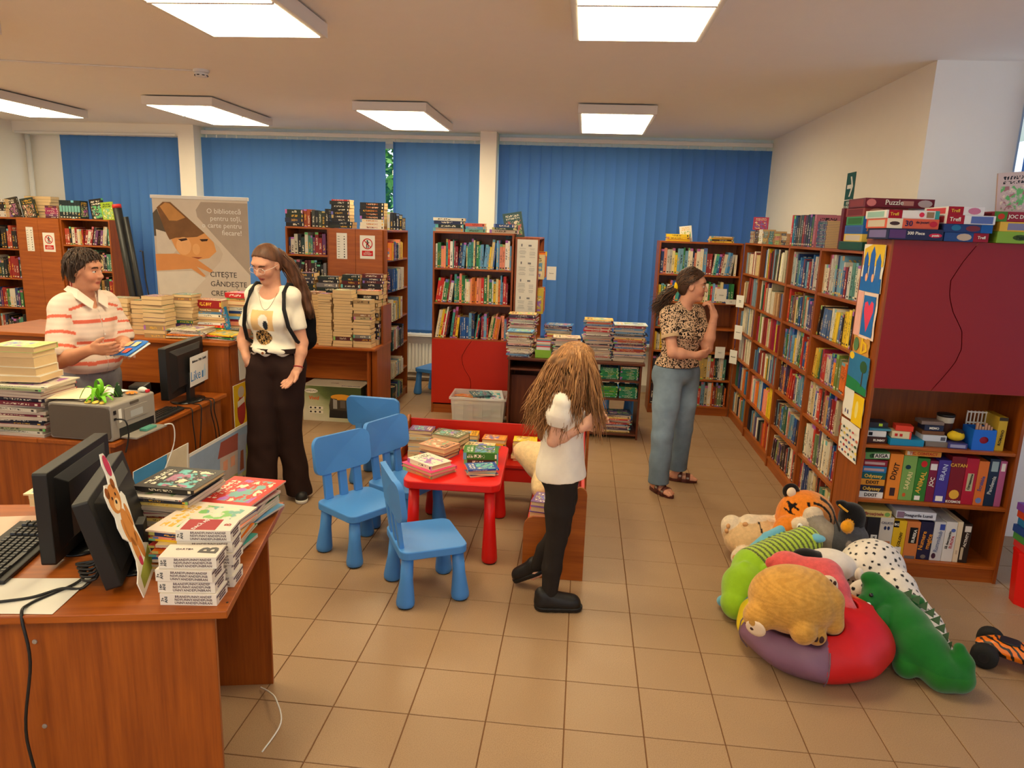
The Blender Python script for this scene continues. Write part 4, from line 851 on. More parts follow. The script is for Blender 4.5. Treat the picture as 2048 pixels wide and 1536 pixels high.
# lying on shelved rows of the wall bookcases (resting on the spines)
# ---- play table
G_T = 'books on the red play table'
stack(-.83, 3.93, .48, R(-36), [(.022, .20, .24, (190, 150, 110), False), (.02, .2, .26, (226, 60, 120), True), (.026, .155, .215, (232, 220, 196), False, 'h')], 'angled pile on the near table corner', 'storybook', G_T, jit=.004, ajit=4, kind='h', seed=101, parts=True)
stack(-.835, 4.24, .48, R(-24), [(.022, .16, .19, (90, 80, 130), True, 'h'), (.02, .16, .19, (70, 60, 60), True, 'h'), (.03, .165, .2, (210, 150, 110), True, 'h')], 'pile with a tan cover in the middle of the table', 'storybook', G_T, jit=.004, ajit=4, kind='h', seed=102, parts=True)
stack(-.80, 4.44, .48, R(-16), [(.025, .15, .19, (200, 190, 170), True), (.03, .15, .2, (110, 90, 60), True, 'h'), (.03, .15, .2, (110, 110, 70), True, 'h')], 'pile with a brown picture cover at the far table end', 'storybook', G_T, jit=.004, ajit=4, seed=103, parts=True)
stack(-.56, 4.17, .48, R(6), [(.032, .155, .205, (70, 50, 40), False), (.042, .155, .21, (60, 120, 40), False)], 'thick pile with a green cover', 'storybook', G_T, jit=.002, ajit=1, kind='h', seed=104, parts=True)
stack(-.535, 3.945, .48, R(18), [(.008, .12, .17, (90, 60, 120), True), (.012, .115, .165, (110, 160, 170), True), (.016, .115, .16, (230, 214, 190), True), (.008, .13, .18, (30, 70, 150), False)], 'small pile under a blue spotted booklet', 'storybook', G_T, jit=.01, ajit=14, seed=105, parts=True)
stack(-.60, 4.40, .48, R(-4), [(.012, .15, .21, (90, 90, 120), False), (.014, .14, .19, (226, 200, 140), False)], 'low pile behind the green one', 'storybook', G_T, jit=.012, ajit=5, seed=106, parts=True)
# ---- bench
G_BN = 'books piled on the red bench'
bt = (.018, .03)
for k, (x, y, n_, top, wh, rz) in enumerate(((-1.075, 4.80, 6, (120, 70, 120), 'pile on the end of the bench, purple and cream top', 4), (-.91, 4.84, 6, (70, 40, 40), 'pile with a dark brown top on the bench', -14), (-.76, 4.85, 6, (232, 170, 30), 'pile with an orange yellow top on the bench', 2), (-.565, 4.85, 5, (226, 140, 60), 'bench pile with an orange top behind the green cover', 0), (-.345, 4.85, 5, (240, 210, 40), 'bench pile with a yellow top above the cream bear', 3))):
    it = to_height((.17, .15, .14, .125, .125)[k], P_CREAM + P_KIDS, 110 + k, bt, (.125, .135), (.16, .17), .75) + [(.028, .13, .165, top, True, 'h')]
    stack(x, y, .29, R(rz), it, wh, 'storybook', G_BN, jit=.006, ajit=5, seed=110 + k, parts=True)
# ---- near desk (turned with it)
MD = fd.matrix_basis
def dk(x, y): q = MD @ Vector((x, y, .7535)); return q.x, q.y, q.z
AD = R(12.2)
G_N = 'picture books and magazines on the near desk'
q = dk(-.335, .62); mags(q[0], q[1], q[2], .235, .27, .17, 'near desk pile by the monitors, below the pig cover', 121, (230, 220, 210), AD + R(-12), G_N, P_MAG + [(210, 40, 44), (30, 60, 110)], (.007, .014), 7, .012, True)
pig = standing(frame(dk(-.40, .565) + Vector((0, 0, 0)) if 0 else (q[0] + .01, q[1] + .01, q[2] + .172), AD + R(-14)) @ Matrix(((0, 0, -1, .12), (0, 1, 0, -.11), (1, 0, 0, 0), (0, 0, 0, 1))), .016, .22, .23, (48, 44, 42), 'dark picture book with a pig on the cover, on the near desk pile', kind='h')
q = dk(-.135, .68); mags(q[0], q[1], q[2], .22, .28, .115, 'near desk pile at the far corner', 122, (206, 50, 40), AD + R(-14), G_N, P_MAG + P_KIDS, (.006, .013), 9, .014, True)
q = dk(-.17, .375); mags(q[0], q[1], q[2], .25, .26, .135, 'near desk pile right behind the white boxes', 123, (232, 214, 196), AD + R(-10), G_N, P_MAG + P_KIDS, (.006, .013), 9, .014, True)
q = dk(-.33, .40); mags(q[0], q[1], q[2], .10, .22, .10, 'near desk pile squeezed beside the monitor foot', 124, (40, 50, 80), AD + R(-8), G_N, P_DARK + P_KIDS, (.004, .010), 6, .008, True) if 0 else None
# ---- heap on the clerk's desk, cut by the frame edge
G_L = 'papers and books on the clerk desk'
mags(-2.86, 3.42, .75, .34, .26, .27, 'red and white folder pile beside the printer', 131, (236, 226, 206), 0, G_L, [(226, 216, 200), (200, 60, 70), (180, 40, 60), (150, 160, 120), (214, 206, 190), (30, 30, 50), (110, 30, 50)], (.008, .018), 5, .014, True)
stack(-2.875, 3.43, 1.022, R(3), [(.03, .2, .25, (230, 222, 206), True), (.045, .17, .23, (232, 220, 196), True, 'h'), (.05, .17, .22, (226, 210, 180), True), (.025, .17, .22, (226, 206, 170), True), (.03, .19, .24, (190, 200, 120), True, 'h')], 'book pile on the folders beside the printer', 'storybook', G_L, jit=.008, ajit=4, seed=132, parts=True)
q = (-1.955, 2.42); stack(q[0] + .02, q[1], .7535, AD, [(.05, .14, .14, (226, 216, 200), True), (.03, .15, .17, (230, 222, 200), True), (.012, .15, .18, (206, 206, 140), True), (.006, .16, .19, (232, 226, 180), True)], 'pile beyond the keyboard', 'storybook', G_N, jit=.006, ajit=4, seed=133, parts=True)
# ---- left bookcase tops
G_LT = 'books on top of the clerk bookcases'
standing(frame((-6.50, 7.92, 1.8156), R(90), R(-12)), .03, .20, .235, (60, 52, 40), 'dark book with an old portrait standing above the clerk', kind='h'); 
db = standing(frame((-6.28, 7.90, 1.8156), R(90), R(-10)), .03, .17, .235, (40, 52, 44), 'dark green thriller standing beside the portrait book', kind='h')
text('lettering', 'DAVID\nBALDACCI', .16, M_print_white, db, Matrix(((0, 0, 1, 1.02), (1.05, 0, 0, .5), (0, .75, 0, .8), (0, 0, 0, 1))))
stack(-6.33, 8.05, 1.8156, 0, to_height(.26, K_EDGE, 141, (.03, .045), (.14, .15), (.3, .33), 1.0), 'cream pile behind the portrait book', 'paperback', G_LT, jit=.006, seed=141)
stack(-6.05, 7.90, 1.8156, 0, rand_items(6, [(150, 40, 90), (180, 40, 80), (110, 60, 100), (90, 40, 60)], 142, (.02, .024), (.13, .14), (.15, .16)), 'magenta pile above the cupboard end', 'paperback', G_LT, jit=.004, seed=142)
upright([-5.95 + .036 * k for k in range(7)], [(24, 40, 44)] * 7, .20, 'of matching black and teal spines', z=1.82, y=7.83, group=G_LT, t=.034)
for o in [o for o in COL.objects if 'matching black and teal' in o.get('label', '')]: put('teal_band', MB().box((.06, -.004, .36), (.94, .0, .70)), plain('teal_band', srgb(110, 170, 160), .5), o)
standing(frame((-5.48, 7.93, 1.8206), R(86), R(-8)), .03, .16, .24, (30, 26, 26), 'black biography with an orange title, standing beside a green one', kind='h')
standing(frame((-5.335, 7.90, 1.8206), R(92), R(-7)), .02, .14, .205, (150, 180, 40), 'lime green book standing at the end of the bookcase', kind='h')
stack(-6.72, 7.93, 1.811, 0, rand_items(6, [(220, 214, 206), (40, 30, 34)], 143, (.03, .036), (.14, .15), (.16, .18)), 'black and white pile at the frame edge', 'paperback', G_LT, jit=.004, seed=143)
# ================================================================ OFFICE THINGS
M_grey = plain('printer_grey', srgb(150, 142, 132), .5, .35, .03); M_greyd = plain('printer_dark_side', srgb(92, 82, 72), .55, .3, .05)
M_gloss = plain('screen_glass', (.012, .012, .014), .15, .5, .02); M_pink = plain('balloon_pink', srgb(200, 50, 90), .5)
def plate(o, name, pts, M, th, mat, label=None):
    """flat cut-out of a closed outline with thickness th"""
    return put(name, MB().prism(pts, -th, 0, M), mat, o, label=label)
def blob(cx, cy, rx, ry, n=18, a0=0): return [(cx + rx * math.cos(2 * math.pi * k / n + a0), cy + ry * math.sin(2 * math.pi * k / n + a0)) for k in range(n)]
def monitor(loc, rz, w, h, z0, label, stand=True, depth=.05, tilt=0):
    """local x along the screen, the back faces -y"""
    o = thing('monitor', label, 'monitor', loc, rz)
    put('casing', MB().prism(rrect(w, h, .008, 3, 0, z0 + h / 2), -depth * .45, depth * .45, face((0, 0, 0), (1, 0, 0), (0, 0, 1))), M_black, o, bevel=.003)
    put('screen', MB().box((-w / 2 + .018, depth * .45, z0 + .02), (w / 2 - .018, depth * .45 + .0015, z0 + h - .018)), M_gloss, o)
    bk = MB(); v = [(-w * .42, -depth * .45, z0 + h * .1), (w * .42, -depth * .45, z0 + h * .1), (w * .42, -depth * .45, z0 + h * .92), (-w * .42, -depth * .45, z0 + h * .92), (-w * .3, -depth * .85, z0 + h * .2), (w * .3, -depth * .85, z0 + h * .2), (w * .3, -depth * .85, z0 + h * .8), (-w * .3, -depth * .85, z0 + h * .8)]
    bk.add(v, [(7, 6, 5, 4), (0, 1, 5, 4), (1, 2, 6, 5), (2, 3, 7, 6), (3, 0, 4, 7), (0, 3, 2, 1)]); put('back_shell', bk, M_black, o, bevel=.003)
    if tilt:
        for q in list(COL.objects)[-3:]: q.matrix_local = Matrix.Translation((0, 0, z0)) @ Matrix.Rotation(-tilt, 4, 'X') @ Matrix.Translation((0, 0, -z0))
    if stand:
        put('neck', MB().box((-.035, -depth * .8 - .012, .012), (.035, -depth * .45 - .003, z0 + h * .4)), M_black, o, bevel=.003)
        put('foot', MB().lathe([(.115, 0), (.115, .006), (.09, .011), (.03, .013)], 32, frame((0, -.02, 0)), sx=1.1, sy=.85), M_blackgloss, o, smooth=True)
    return o
# near desk: two monitors turned away, bear cut-out on one
uB = math.atan2(.49, -.21)
mB = monitor((-1.45, 2.085, .7535), uB, .50, .29, .022, 'black monitor with a teddy bear cut-out, on the near desk', tilt=R(14))
mA = monitor((-1.70, 2.19, .7535), math.atan2(.47, -.11), .46, .31, .02, 'black monitor behind the one with the teddy bear cut-out')
bear = thing('bear_cutout', 'flat cardboard teddy bear holding a pink balloon, leaning on a monitor', 'cut-out', (-1.262, 1.862, .7535))
ub = Vector((-.21, .49, 0)).normalized(); nb = Vector((ub.y, -ub.x, 0)); U = face((0, 0, 0), tuple(ub), tuple(Vector((0, 0, 1)) - nb * .30)) @ Matrix.Diagonal((1.12, 1.10, 1, 1))
sil = [(.0, 0), (.20, .0), (.215, .07), (.175, .09), (.17, .15), (.185, .19), (.20, .235), (.185, .255), (.165, .25), (.17, .275), (.185, .30), (.19, .345), (.175, .38), (.15, .385), (.13, .36), (.13, .33), (.115, .305), (.08, .315), (.05, .295), (.045, .26), (.055, .225), (.04, .20), (.045, .165), (.075, .14), (.065, .085), (.04, .06), (.0, .045)]
plate(bear, 'card', sil, U, .003, M_paper)
M_fur = plain('printed_fur', srgb(206, 136, 70), .8, .1, .16); M_furd = plain('printed_fur_dark', srgb(150, 84, 40), .8, .1, .1)
UP = U @ Matrix.Translation((0, 0, .0006))
for nm, pts, m in (('printed_head', blob(.108, .262, .05, .042), M_fur), ('printed_ear', blob(.072, .292, .016, .016), M_furd), ('printed_ear', blob(.142, .296, .016, .016), M_furd), ('printed_body', blob(.12, .165, .036, .06), M_fur), ('printed_leg', blob(.10, .10, .02, .042), M_fur), ('printed_leg', blob(.145, .10, .02, .045), M_fur), ('printed_arm', blob(.085, .17, .014, .036), M_fur), ('printed_arm', blob(.16, .19, .014, .036), M_fur), ('printed_grass', [(.03, .012), (.19, .012), (.205, .07), (.15, .06), (.09, .052), (.045, .045)], plain('printed_grass', srgb(150, 160, 60), .8))): plate(bear, nm, pts, UP, .0005, m)
UQ = U @ Matrix.Translation((0, 0, .0012))
for nm, pts, m in (('printed_muzzle', blob(.108, .245, .024, .018), plain('printed_muzzle', srgb(236, 196, 140), .8)), ('printed_paw', blob(.098, .068, .014, .014), M_pink), ('balloon', blob(.162, .345, .021, .032), M_pink)): plate(bear, nm, pts, UQ, .0005, m)
UR = U @ Matrix.Translation((0, 0, .0018))
for pts in (blob(.108, .252, .007, .006), blob(.09, .27, .004, .005), blob(.126, .27, .004, .005)): plate(bear, 'printed_eye', pts, UR, .0005, M_ink)
# keyboard with single keys
kb = thing('keyboard', 'black keyboard on white papers at the near desk edge', 'keyboard', (-1.85, 2.06, .7565), math.atan2(.97, -.24))
put('case', MB().add([(-.225, -.085, 0), (.225, -.085, 0), (.225, .085, 0), (-.225, .085, 0), (-.225, -.085, .012), (.225, -.085, .012), (.225, .085, .024), (-.225, .085, .024)], [(0, 3, 2, 1), (4, 5, 6, 7), (0, 1, 5, 4), (1, 2, 6, 5), (2, 3, 7, 6), (3, 0, 4, 7)]), M_black, kb, bevel=.004)
key = MB().add([(-.0085, -.0085, 0), (.0085, -.0085, 0), (.0085, .0085, 0), (-.0085, .0085, 0), (-.0066, -.006, .007), (.0066, -.006, .007), (.0066, .0072, .007), (-.0066, .0072, .007)], [(4, 5, 6, 7), (0, 1, 5, 4), (1, 2, 6, 5), (2, 3, 7, 6), (3, 0, 4, 7)]).mesh('key', plain('key_black', (.02, .02, .02), .35, .5, .05))
for r in range(6):
    for c in range(22):
        if (c in (15, 19)) or (r == 0 and 3 < c < 9): continue
        link('key', key, kb, frame((-.205 + c * .0195, -.055 + r * .0205, .0135 + (r * .0205 + .03) * .0706)))
link('key', MB().box((-.05, -.008, 0), (.05, .008, .007)).mesh('space_key', MATS['key_black']), kb, frame((-.085, -.055, .0138)))
def sheet(loc, rz, w, h, label, mat=M_paper, lines=True, seed=0, name='paper_sheet', lift=.004):
    o = thing(name, label, 'paper', loc, rz); rnd = random.Random(seed)
    put('sheet', MB().grid(lambda u, v_: ((u - .5) * w, (v_ - .5) * h, .0008 + lift * (u * v_) ** 2), 6, 6), mat, o, smooth=True)
    if lines:
        m = MB()
        for k in range(int(h / .012) - 4): m.cbox((-.05 * w, h * .42 - k * .012, .0022 + lift * .02), (w * rnd.uniform(.4, .75), .002, .0002))
        put('print', m, plain('grey_ink', (.2, .2, .22), .8), o, kind='stuff')
    return o
sheet((-1.62, 1.815, .7538), R(8), .30, .21, 'white printed sheet under the black cables on the near desk', seed=1, lines=False)
sheet((-1.99, 2.18, .7538), R(14), .26, .36, 'pinkish white sheet beneath the keyboard', plain('pink_paper', srgb(226, 196, 176), .8), seed=2, lines=False)
# cables
def cable(pts, r, label, mat=M_black, name='cable', group=None):
    P = [np.array(p, float) for p in pts]; out = []
    for i in range(len(P) - 1):
        p0, p1, p2, p3 = P[max(i - 1, 0)], P[i], P[i + 1], P[min(i + 2, len(P) - 1)]
        for k in range(6):
            t_ = k / 6; out.append(tuple(.5 * ((2 * p1) + (-p0 + p2) * t_ + (2 * p0 - 5 * p1 + 4 * p2 - p3) * t_ ** 2 + (-p0 + 3 * p1 - 3 * p2 + p3) * t_ ** 3)))
    out.append(tuple(P[-1])); o = put(name, MB().tube(out, r, 7), mat, smooth=True); return tag(o, label, 'cable', group)
zD = .7585
cable([(-1.47, 1.95, .80), (-1.50, 1.90, .765), (-1.53, 1.84, zD), (-1.555, 1.765, zD), (-1.535, 1.712, .752), (-1.51, 1.695, .62), (-1.545, 1.69, .40), (-1.53, 1.69, .2), (-1.55, 1.67, .01)], .0045, 'black cable hanging down the front of the near desk')
cable([(-1.44, 1.93, .80), (-1.47, 1.88, zD), (-1.52, 1.855, zD + .006), (-1.58, 1.80, zD), (-1.68, 1.745, zD), (-1.80, 1.68, zD - .02)], .0045, 'black cable trailing over the white sheet')
loops = []
for k in range(5): loops += [(-1.50 + .01 * k, 1.955, .80 + .004 * k), (-1.485 - .012 * k, 1.90 + .01 * k, zD + .016 + .007 * k), (-1.43 - .01 * k, 1.885 + .012 * k, zD + .03 + .005 * k), (-1.455, 1.935 + .01 * k, .80 + .012 * k)]
cable(loops, .0042, 'tangle of black cable coiled under the near monitors')
cable([(-1.06, 2.16, .0), (-1.04, 2.28, .03), (-1.10, 2.38, .05), (-1.16, 2.45, .03), (-1.22, 2.5, .01)], .003, 'thin white cable looping behind the near desk panel', M_white)
# white card-game boxes
M_cardbox = plain('card_box', srgb(226, 216, 204), .6, .2, .02)
rb = random.Random(4); LET = 'BRANDFUNNYANDEFUN'
n = N('letter_print'); v = coord(n, 'Object', (1, 1, 1)); M_let = plain('letter_grey', srgb(110, 90, 96), .7)
def card_box(x, y, z, rz, w, d, h, age, top, label):
    o = thing('card_game_box', label, 'game box', (x, y, z), rz, 'white card game boxes')
    put('box', MB().box((0, 0, 0), (w, d, h)), M_cardbox, o, bevel=.001)
    text('age_mark', age + '\nANI', .012, M_ink, o, Matrix.Translation((.014, -.0006, h / 2)) @ Matrix.Rotation(R(90), 4, 'X') @ Matrix.Rotation(R(90), 4, 'Z'), ls=.8)
    lines = '\n'.join(''.join(LET[(r * 3 + q) % len(LET)] for q in range(15)) for r in range(3))
    text('letter_rows', lines, .0105, M_let, o, Matrix.Translation((.098, -.0006, h / 2)) @ Matrix.Rotation(R(90), 4, 'X'), sp=1.05, ls=.95)
    text('letter_rows', '\n'.join(lines.split('\n')[:3]).replace('ANDEFUN', ''), .009, M_let, o, Matrix.Translation((w + .0006, d / 2, h / 2)) @ Matrix.Rotation(R(90), 4, 'Z') @ Matrix.Rotation(R(90), 4, 'X'))
    if top:
        text('logo', 'B', .075, plain('logo_grey', srgb(90, 86, 84), .6), o, Matrix.Translation((w * .80, d * .52, h + .0006)) @ Matrix.Rotation(R(84), 4, 'Z'), bold=.002)
        text('title', top, .014, M_let, o, Matrix.Translation((w * .34, d * .6, h + .0006)))
    return o
x, y, z = dk(-.205, .045)
ages = ['7+', '14+', '7+', '16+']
for k in range(4): card_box(x + (.004, -.002, -.006, .003)[k], y + (.0, .004, .002, .008)[k], z + k * .0375, AD + R(-5 + (0, 1, -1, 2)[k]), .166, .088, .0368, ages[k], 'CARTEA' if k == 3 else None, 'white lettered box, %s, marked %s' % (('bottom of the front stack', 'second up in the front stack', 'third up in the front stack', 'topmost in the front stack')[k], ('seven plus', 'fourteen plus', 'seven plus again', 'sixteen plus')[k]))
x, y, z = dk(-.185, .155)
for k in range(5):
    b_ = card_box(x + (.004, -.003, .006, .002, -.001)[k], y + .001 * k, z + k * .0375, AD + R(-4 + (0, 1.5, -1, 2, 0)[k]), .166, .088, .0368, ages[k % 4], None, 'white lettered box, %s of the rear stack' % ('bottom', 'second up', 'third up', 'fourth up', 'red-topped topmost')[k])
    if k == 4:
        put('red_sleeve', MB().box((.012, .004, .0369), (.118, .084, .0374)), plain('sleeve_red', srgb(170, 44, 48), .6), b_); text('title', 'DACĂ AȘ', .018, M_print_white, b_, Matrix.Translation((.06, .044, .0378)) @ Matrix.Rotation(R(75), 4, 'Z')); text('logo', 'B', .03, plain('sleeve_red', srgb(170, 44, 48)), b_, Matrix.Translation((.145, .044, .0374)) @ Matrix.Rotation(R(84), 4, 'Z'))
# printer on the clerk's desk
pr_ = thing('printer', 'grey laser printer with a dark side, decorated with ribbons', 'printer', (-2.66, 3.275, .7505), R(-2))
put('body', MB().prism(rrect(.345, .185, .012, 4, .1725, .0975), -.36, -.008, face((0, 0, 0), (1, 0, 0), (0, 0, 1))), M_grey, pr_, bevel=.004)
put('side_cover', MB().prism(rrect(.33, .17, .02, 5, .1725, .0975), -.008, .0, face((0, 0, 0), (1, 0, 0), (0, 0, 1))), M_greyd, pr_, bevel=.002)
UE = face((.345, 0, 0), (0, 1, 0), (0, 0, 1))
put('rear_hatch', MB().prism(rrect(.19, .065, .004, 2, .20, .12), 0, .004, UE), M_grey, pr_, bevel=.001); put('hatch_handle', MB().prism(rrect(.07, .014, .004, 2, .19, .172), 0, .003, UE), M_greyd, pr_)
put('rating_label', MB().prism(rrect(.10, .035, .002, 1, .20, .115), .004, .0048, UE), plain('label_grey', srgb(170, 170, 168), .6), pr_); put('serial_strip', MB().prism(rrect(.022, .07, .001, 1, .075, .125), 0, .0008, UE), M_paper, pr_)
put('paper_slot', MB().box((.27, .06, .012), (.3455, .345, .06)), M_black, pr_); put('paper_tray', MB().box((.30, .07, .006), (.43, .33, .016)), M_grey, pr_, bevel=.002); put('tray_clip', MB().box((.37, .18, .017), (.41, .27, .03)), plain('clip_teal', srgb(90, 160, 140), .5), pr_, bevel=.002)
put('port', MB().box((.3455, .025, .14), (.347, .045, .16)).box((.3455, .025, .11), (.347, .045, .122)), M_black, pr_, kind='stuff'); put('output_stop', MB().box((.02, .05, .1905), (.20, .30, .196)), M_greyd, pr_)
cable([(-2.318, 3.30, .865), (-2.27, 3.31, .86), (-2.262, 3.32, .80), (-2.27, 3.32, .745), (-2.28, 3.31, .69)], .004, 'black power cord plugged into the printer')
cable([(-2.215, 3.56, .775), (-2.19, 3.60, .76), (-2.195, 3.60, .65), (-2.22, 3.52, .5), (-2.23, 3.45, .36)], .0035, 'white cord hanging from the printer tray', M_white)
sheet((-2.55, 3.48, .9475), R(-20), .20, .27, 'loose white sheet lying on the printer', seed=5, lines=False); sheet((-2.60, 3.44, .953), R(12), .21, .25, 'cream sheet on top of the printer papers', plain('cream_paper', srgb(240, 224, 190), .8), seed=6, lines=False)
# ribbon bow and small figures on the printer
M_rib = plain('lime_ribbon', srgb(120, 200, 30), .35, .5, .08); M_ribl = plain('yellow_petal', srgb(226, 196, 80), .6, .3, .1)
bw = thing('ribbon_bow', 'lime green ribbon bow with yellow petals on the printer', 'decoration', (-2.43, 3.36, .9415))
for k in range(9):
    a = k * 2 * math.pi / 9; L = .07 + .012 * (k % 3)
    put('ribbon_loop', MB().grid(lambda u, v_: (math.cos(a) * L * u - math.sin(a) * (v_ - .5) * .026 * (1 - .6 * abs(2 * u - 1)), math.sin(a) * L * u + math.cos(a) * (v_ - .5) * .026 * (1 - .6 * abs(2 * u - 1)), .004 + .075 * math.sin(math.pi * min(u * .95, 1)) * (.4 + .6 * (k % 2))), 9, 2), M_rib, bw, smooth=True).modifiers.new('th', 'SOLIDIFY').thickness = .0015
put('ribbon_loop', MB().grid(lambda u, v_: (.018 * math.cos(2 * math.pi * u), (v_ - .5) * .026, .05 + .04 * math.sin(2 * math.pi * u) + .025), 14, 1), M_rib, bw, smooth=True)
for k in range(3): put('petal', MB().lathe([(.004, 0), (.018, .003), (.012, .006)], 12, frame((-.03 + .04 * k, -.05, .003), 0, .3)), M_ribl, bw, smooth=True)
dn = thing('toy_figure', 'small dark green spotted cone figure on the printer', 'ornament', (-2.405, 3.47, .9415))
put('cone', MB().lathe([(.022, 0), (.021, .02), (.014, .05), (.006, .072), (.001, .078)], 14), plain('dark_green_felt', srgb(30, 60, 24), .8), dn, smooth=True)
for k in range(14): put('white_spot', MB().lathe([(.0035, 0), (.002, .0015)], 6, face(((.0205 - .0017 * k * .55) * math.cos(k * 2.4), (.0205 - .0017 * k * .55) * math.sin(k * 2.4), .008 + k * .0042), (-math.sin(k * 2.4), math.cos(k * 2.4), 0), (0, 0, 1))), M_paper, dn)
fg = thing('toy_figure', 'small orange paper flower on the printer', 'ornament', (-2.37, 3.53, .9415))
for k in range(7): put('petal', MB().grid(lambda u, v_: ((.032 * u) * math.cos(k * .9) - (v_ - .5) * .016 * math.sin(k * .9), (.032 * u) * math.sin(k * .9) + (v_ - .5) * .016 * math.cos(k * .9), .002 + .03 * u * (1.2 - u)), 4, 2), plain('orange_paper', srgb(220, 130, 30), .7), fg)
dg_ = thing('toy_figure', 'tiny white dog figure with a red bow at the printer edge', 'ornament', (-2.345, 3.59, .9415))
put('body', MB().lathe([(.004, 0), (.016, .008), (.018, .016), (.010, .026), (.002, .03)], 12, frame((0, 0, 0), 0, 0, 0), sx=1.5), M_paper, dg_, smooth=True); put('bow', MB().box((.02, -.012, .0), (.035, .012, .016)), plain('bow_red', srgb(210, 40, 50), .6), dg_, bevel=.003)
# monitor with a hand-made sign, speaker, keyboard
uL = R(96)
mL = monitor((-2.46, 4.19, .7505), uL, .52, .315, .055, 'black monitor with a paper sign taped to its back')
US = face((.04, -.056, .09), (1, 0, 0), (0, -.05, 1))
sg = thing('paper_sign', 'white sign with a blue thumb, taped to the monitor back', 'sign', (-2.46, 4.19, .7505), uL)
put('sheet', MB().box((-.08, 0, 0), (.19, .19, .001), US), M_paper, sg); M_fb = plain('sign_blue', srgb(40, 120, 180), .7)
text('lettering', 'Biblioteca Ghiba Căzneai' if 0 else 'Biblioteca Oltița Cazimir', .021, M_ink, sg, US @ Matrix.Translation((.055, .155, .0012)), bold=.0004); text('lettering', 'Like', .09, M_fb, sg, US @ Matrix.Translation((.0, .06, .0012)))
put('thumb', MB().box((.095, .03, .001), (.115, .075, .0014), US), M_fb, sg); put('thumb_outline', MB().prism([(.118, .03), (.15, .032), (.155, .07), (.145, .08), (.142, .11), (.134, .112), (.128, .085), (.118, .072)], .001, .0014, US), plain('sign_pale', srgb(190, 214, 226), .7), sg)
spk = thing('loudspeaker', 'small black loudspeaker between printer and monitor', 'speaker', (-2.50, 3.80, .7505), R(10))
put('cabinet', MB().add([(-.05, -.06, 0), (.05, -.06, 0), (.05, .06, 0), (-.05, .06, 0), (-.045, -.045, .18), (.045, -.045, .18), (.045, .05, .185), (-.045, .05, .185)], [(0, 3, 2, 1), (4, 5, 6, 7), (0, 1, 5, 4), (1, 2, 6, 5), (2, 3, 7, 6), (3, 0, 4, 7)]), M_black, spk, bevel=.008); put('knob', MB().lathe([(.008, 0), (.006, .006)], 12, face((.051, 0, .03), (0, 1, 0), (0, 0, 1))), M_steel, spk); put('sticker', MB().box((.0475, -.015, .11), (.0495, .015, .13)), M_paper, spk)
k2 = thing('keyboard', 'black keyboard beside the loudspeaker on the clerk desk', 'keyboard', (-2.385, 3.80, .7505), R(92)); put('case', MB().box((-.16, -.06, 0), (.16, .06, .016)), M_black, k2, bevel=.004)
for r in range(4):
    for c in range(14): link('key', key, k2, frame((-.135 + c * .0205, -.035 + r * .0225, .0165)))
for k, (y0, dy, zz) in enumerate(((3.98, .02, .30), (4.08, -.03, .26), (4.20, .05, .20), (4.24, .05, .22))):
    cable([(-2.40, y0 + .02, .76), (-2.34, y0, .757), (-2.290, y0 - .01, .752), (-2.284, y0 - .02, .68), (-2.286, y0 - .02 + dy, .5), (-2.289, y0 - .04 + dy, zz)], .0035, '%s black cable hanging over the clerk desk edge' % ('first', 'second', 'third', 'fourth')[k])
# poster boards leaning on the desk and the drawings on the counter end
def poster(name, label, loc, rz, tilt, w, h, bits, mat=M_paper, cat='poster'):
    o = thing(name, label, cat, loc, rz); Up = face((0, 0, 0), (1, 0, 0), (0, math.sin(tilt), math.cos(tilt)))
    put('board', MB().box((0, 0, -.004), (w, h, 0), Up), mat, o)
    for i, (nm, pts, c) in enumerate(bits): plate(o, nm, pts, Up @ Matrix.Translation((0, 0, .0006 + .0002 * i)), .0004, plain('paint_%02x%02x%02x' % c, srgb(*c), .75, .15, .18))
    return o
hb = [('sky', [(0, .30), (.9, .30), (.9, .5), (0, .5)], (150, 170, 196)), ('meadow', [(0, 0), (.9, 0), (.9, .32), (.5, .26), (0, .34)], (176, 174, 116)), ('house', [(.36, .2), (.60, .2), (.60, .38), (.36, .38)], (200, 180, 170)), ('roof', [(.33, .38), (.63, .36), (.60, .48), (.37, .48)], (160, 84, 72)), ('tower', [(.60, .18), (.72, .18), (.72, .44), (.60, .46)], (160, 166, 186)), ('door', [(.63, .2), (.69, .2), (.68, .34), (.64, .34)], (150, 80, 56)),
      ('window', [(.40, .27), (.46, .27), (.46, .34), (.40, .34)], (226, 160, 130)), ('window', [(.50, .27), (.56, .27), (.56, .34), (.50, .34)], (226, 160, 130)), ('bush', blob(.30, .15, .09, .08), (110, 140, 80)), ('bush', blob(.80, .33, .08, .09), (150, 160, 80)), ('bush', blob(.48, .10, .07, .06), (150, 150, 84)), ('flower', blob(.68, .09, .035, .06), (100, 84, 140)), ('flower', blob(.75, .10, .035, .06), (80, 140, 140)), ('bush', blob(.16, .08, .08, .05), (130, 150, 90)), ('path', [(.5, 0), (.62, 0), (.66, .18), (.60, .18)], (206, 186, 150))]
poster('painted_poster', 'large painted poster of a house in a garden, leaning on the desk', (-2.262, 3.82, .004), R(90), -.05, .9, .52, hb)
poster('painted_poster', 'blue poster corner leaning beside the garden painting', (-2.255, 3.27, .004), R(90), -.06, .52, .60, [('sea', [(0, 0), (.52, 0), (.52, .42), (.3, .6), (0, .6)], (70, 140, 190)), ('page', [(.26, .2), (.5, .3), (.5, .6), (.30, .6)], (214, 200, 170)), ('fish', blob(.13, .42, .05, .03), (226, 130, 70)), ('fish', blob(.2, .30, .05, .025), (230, 230, 220))])
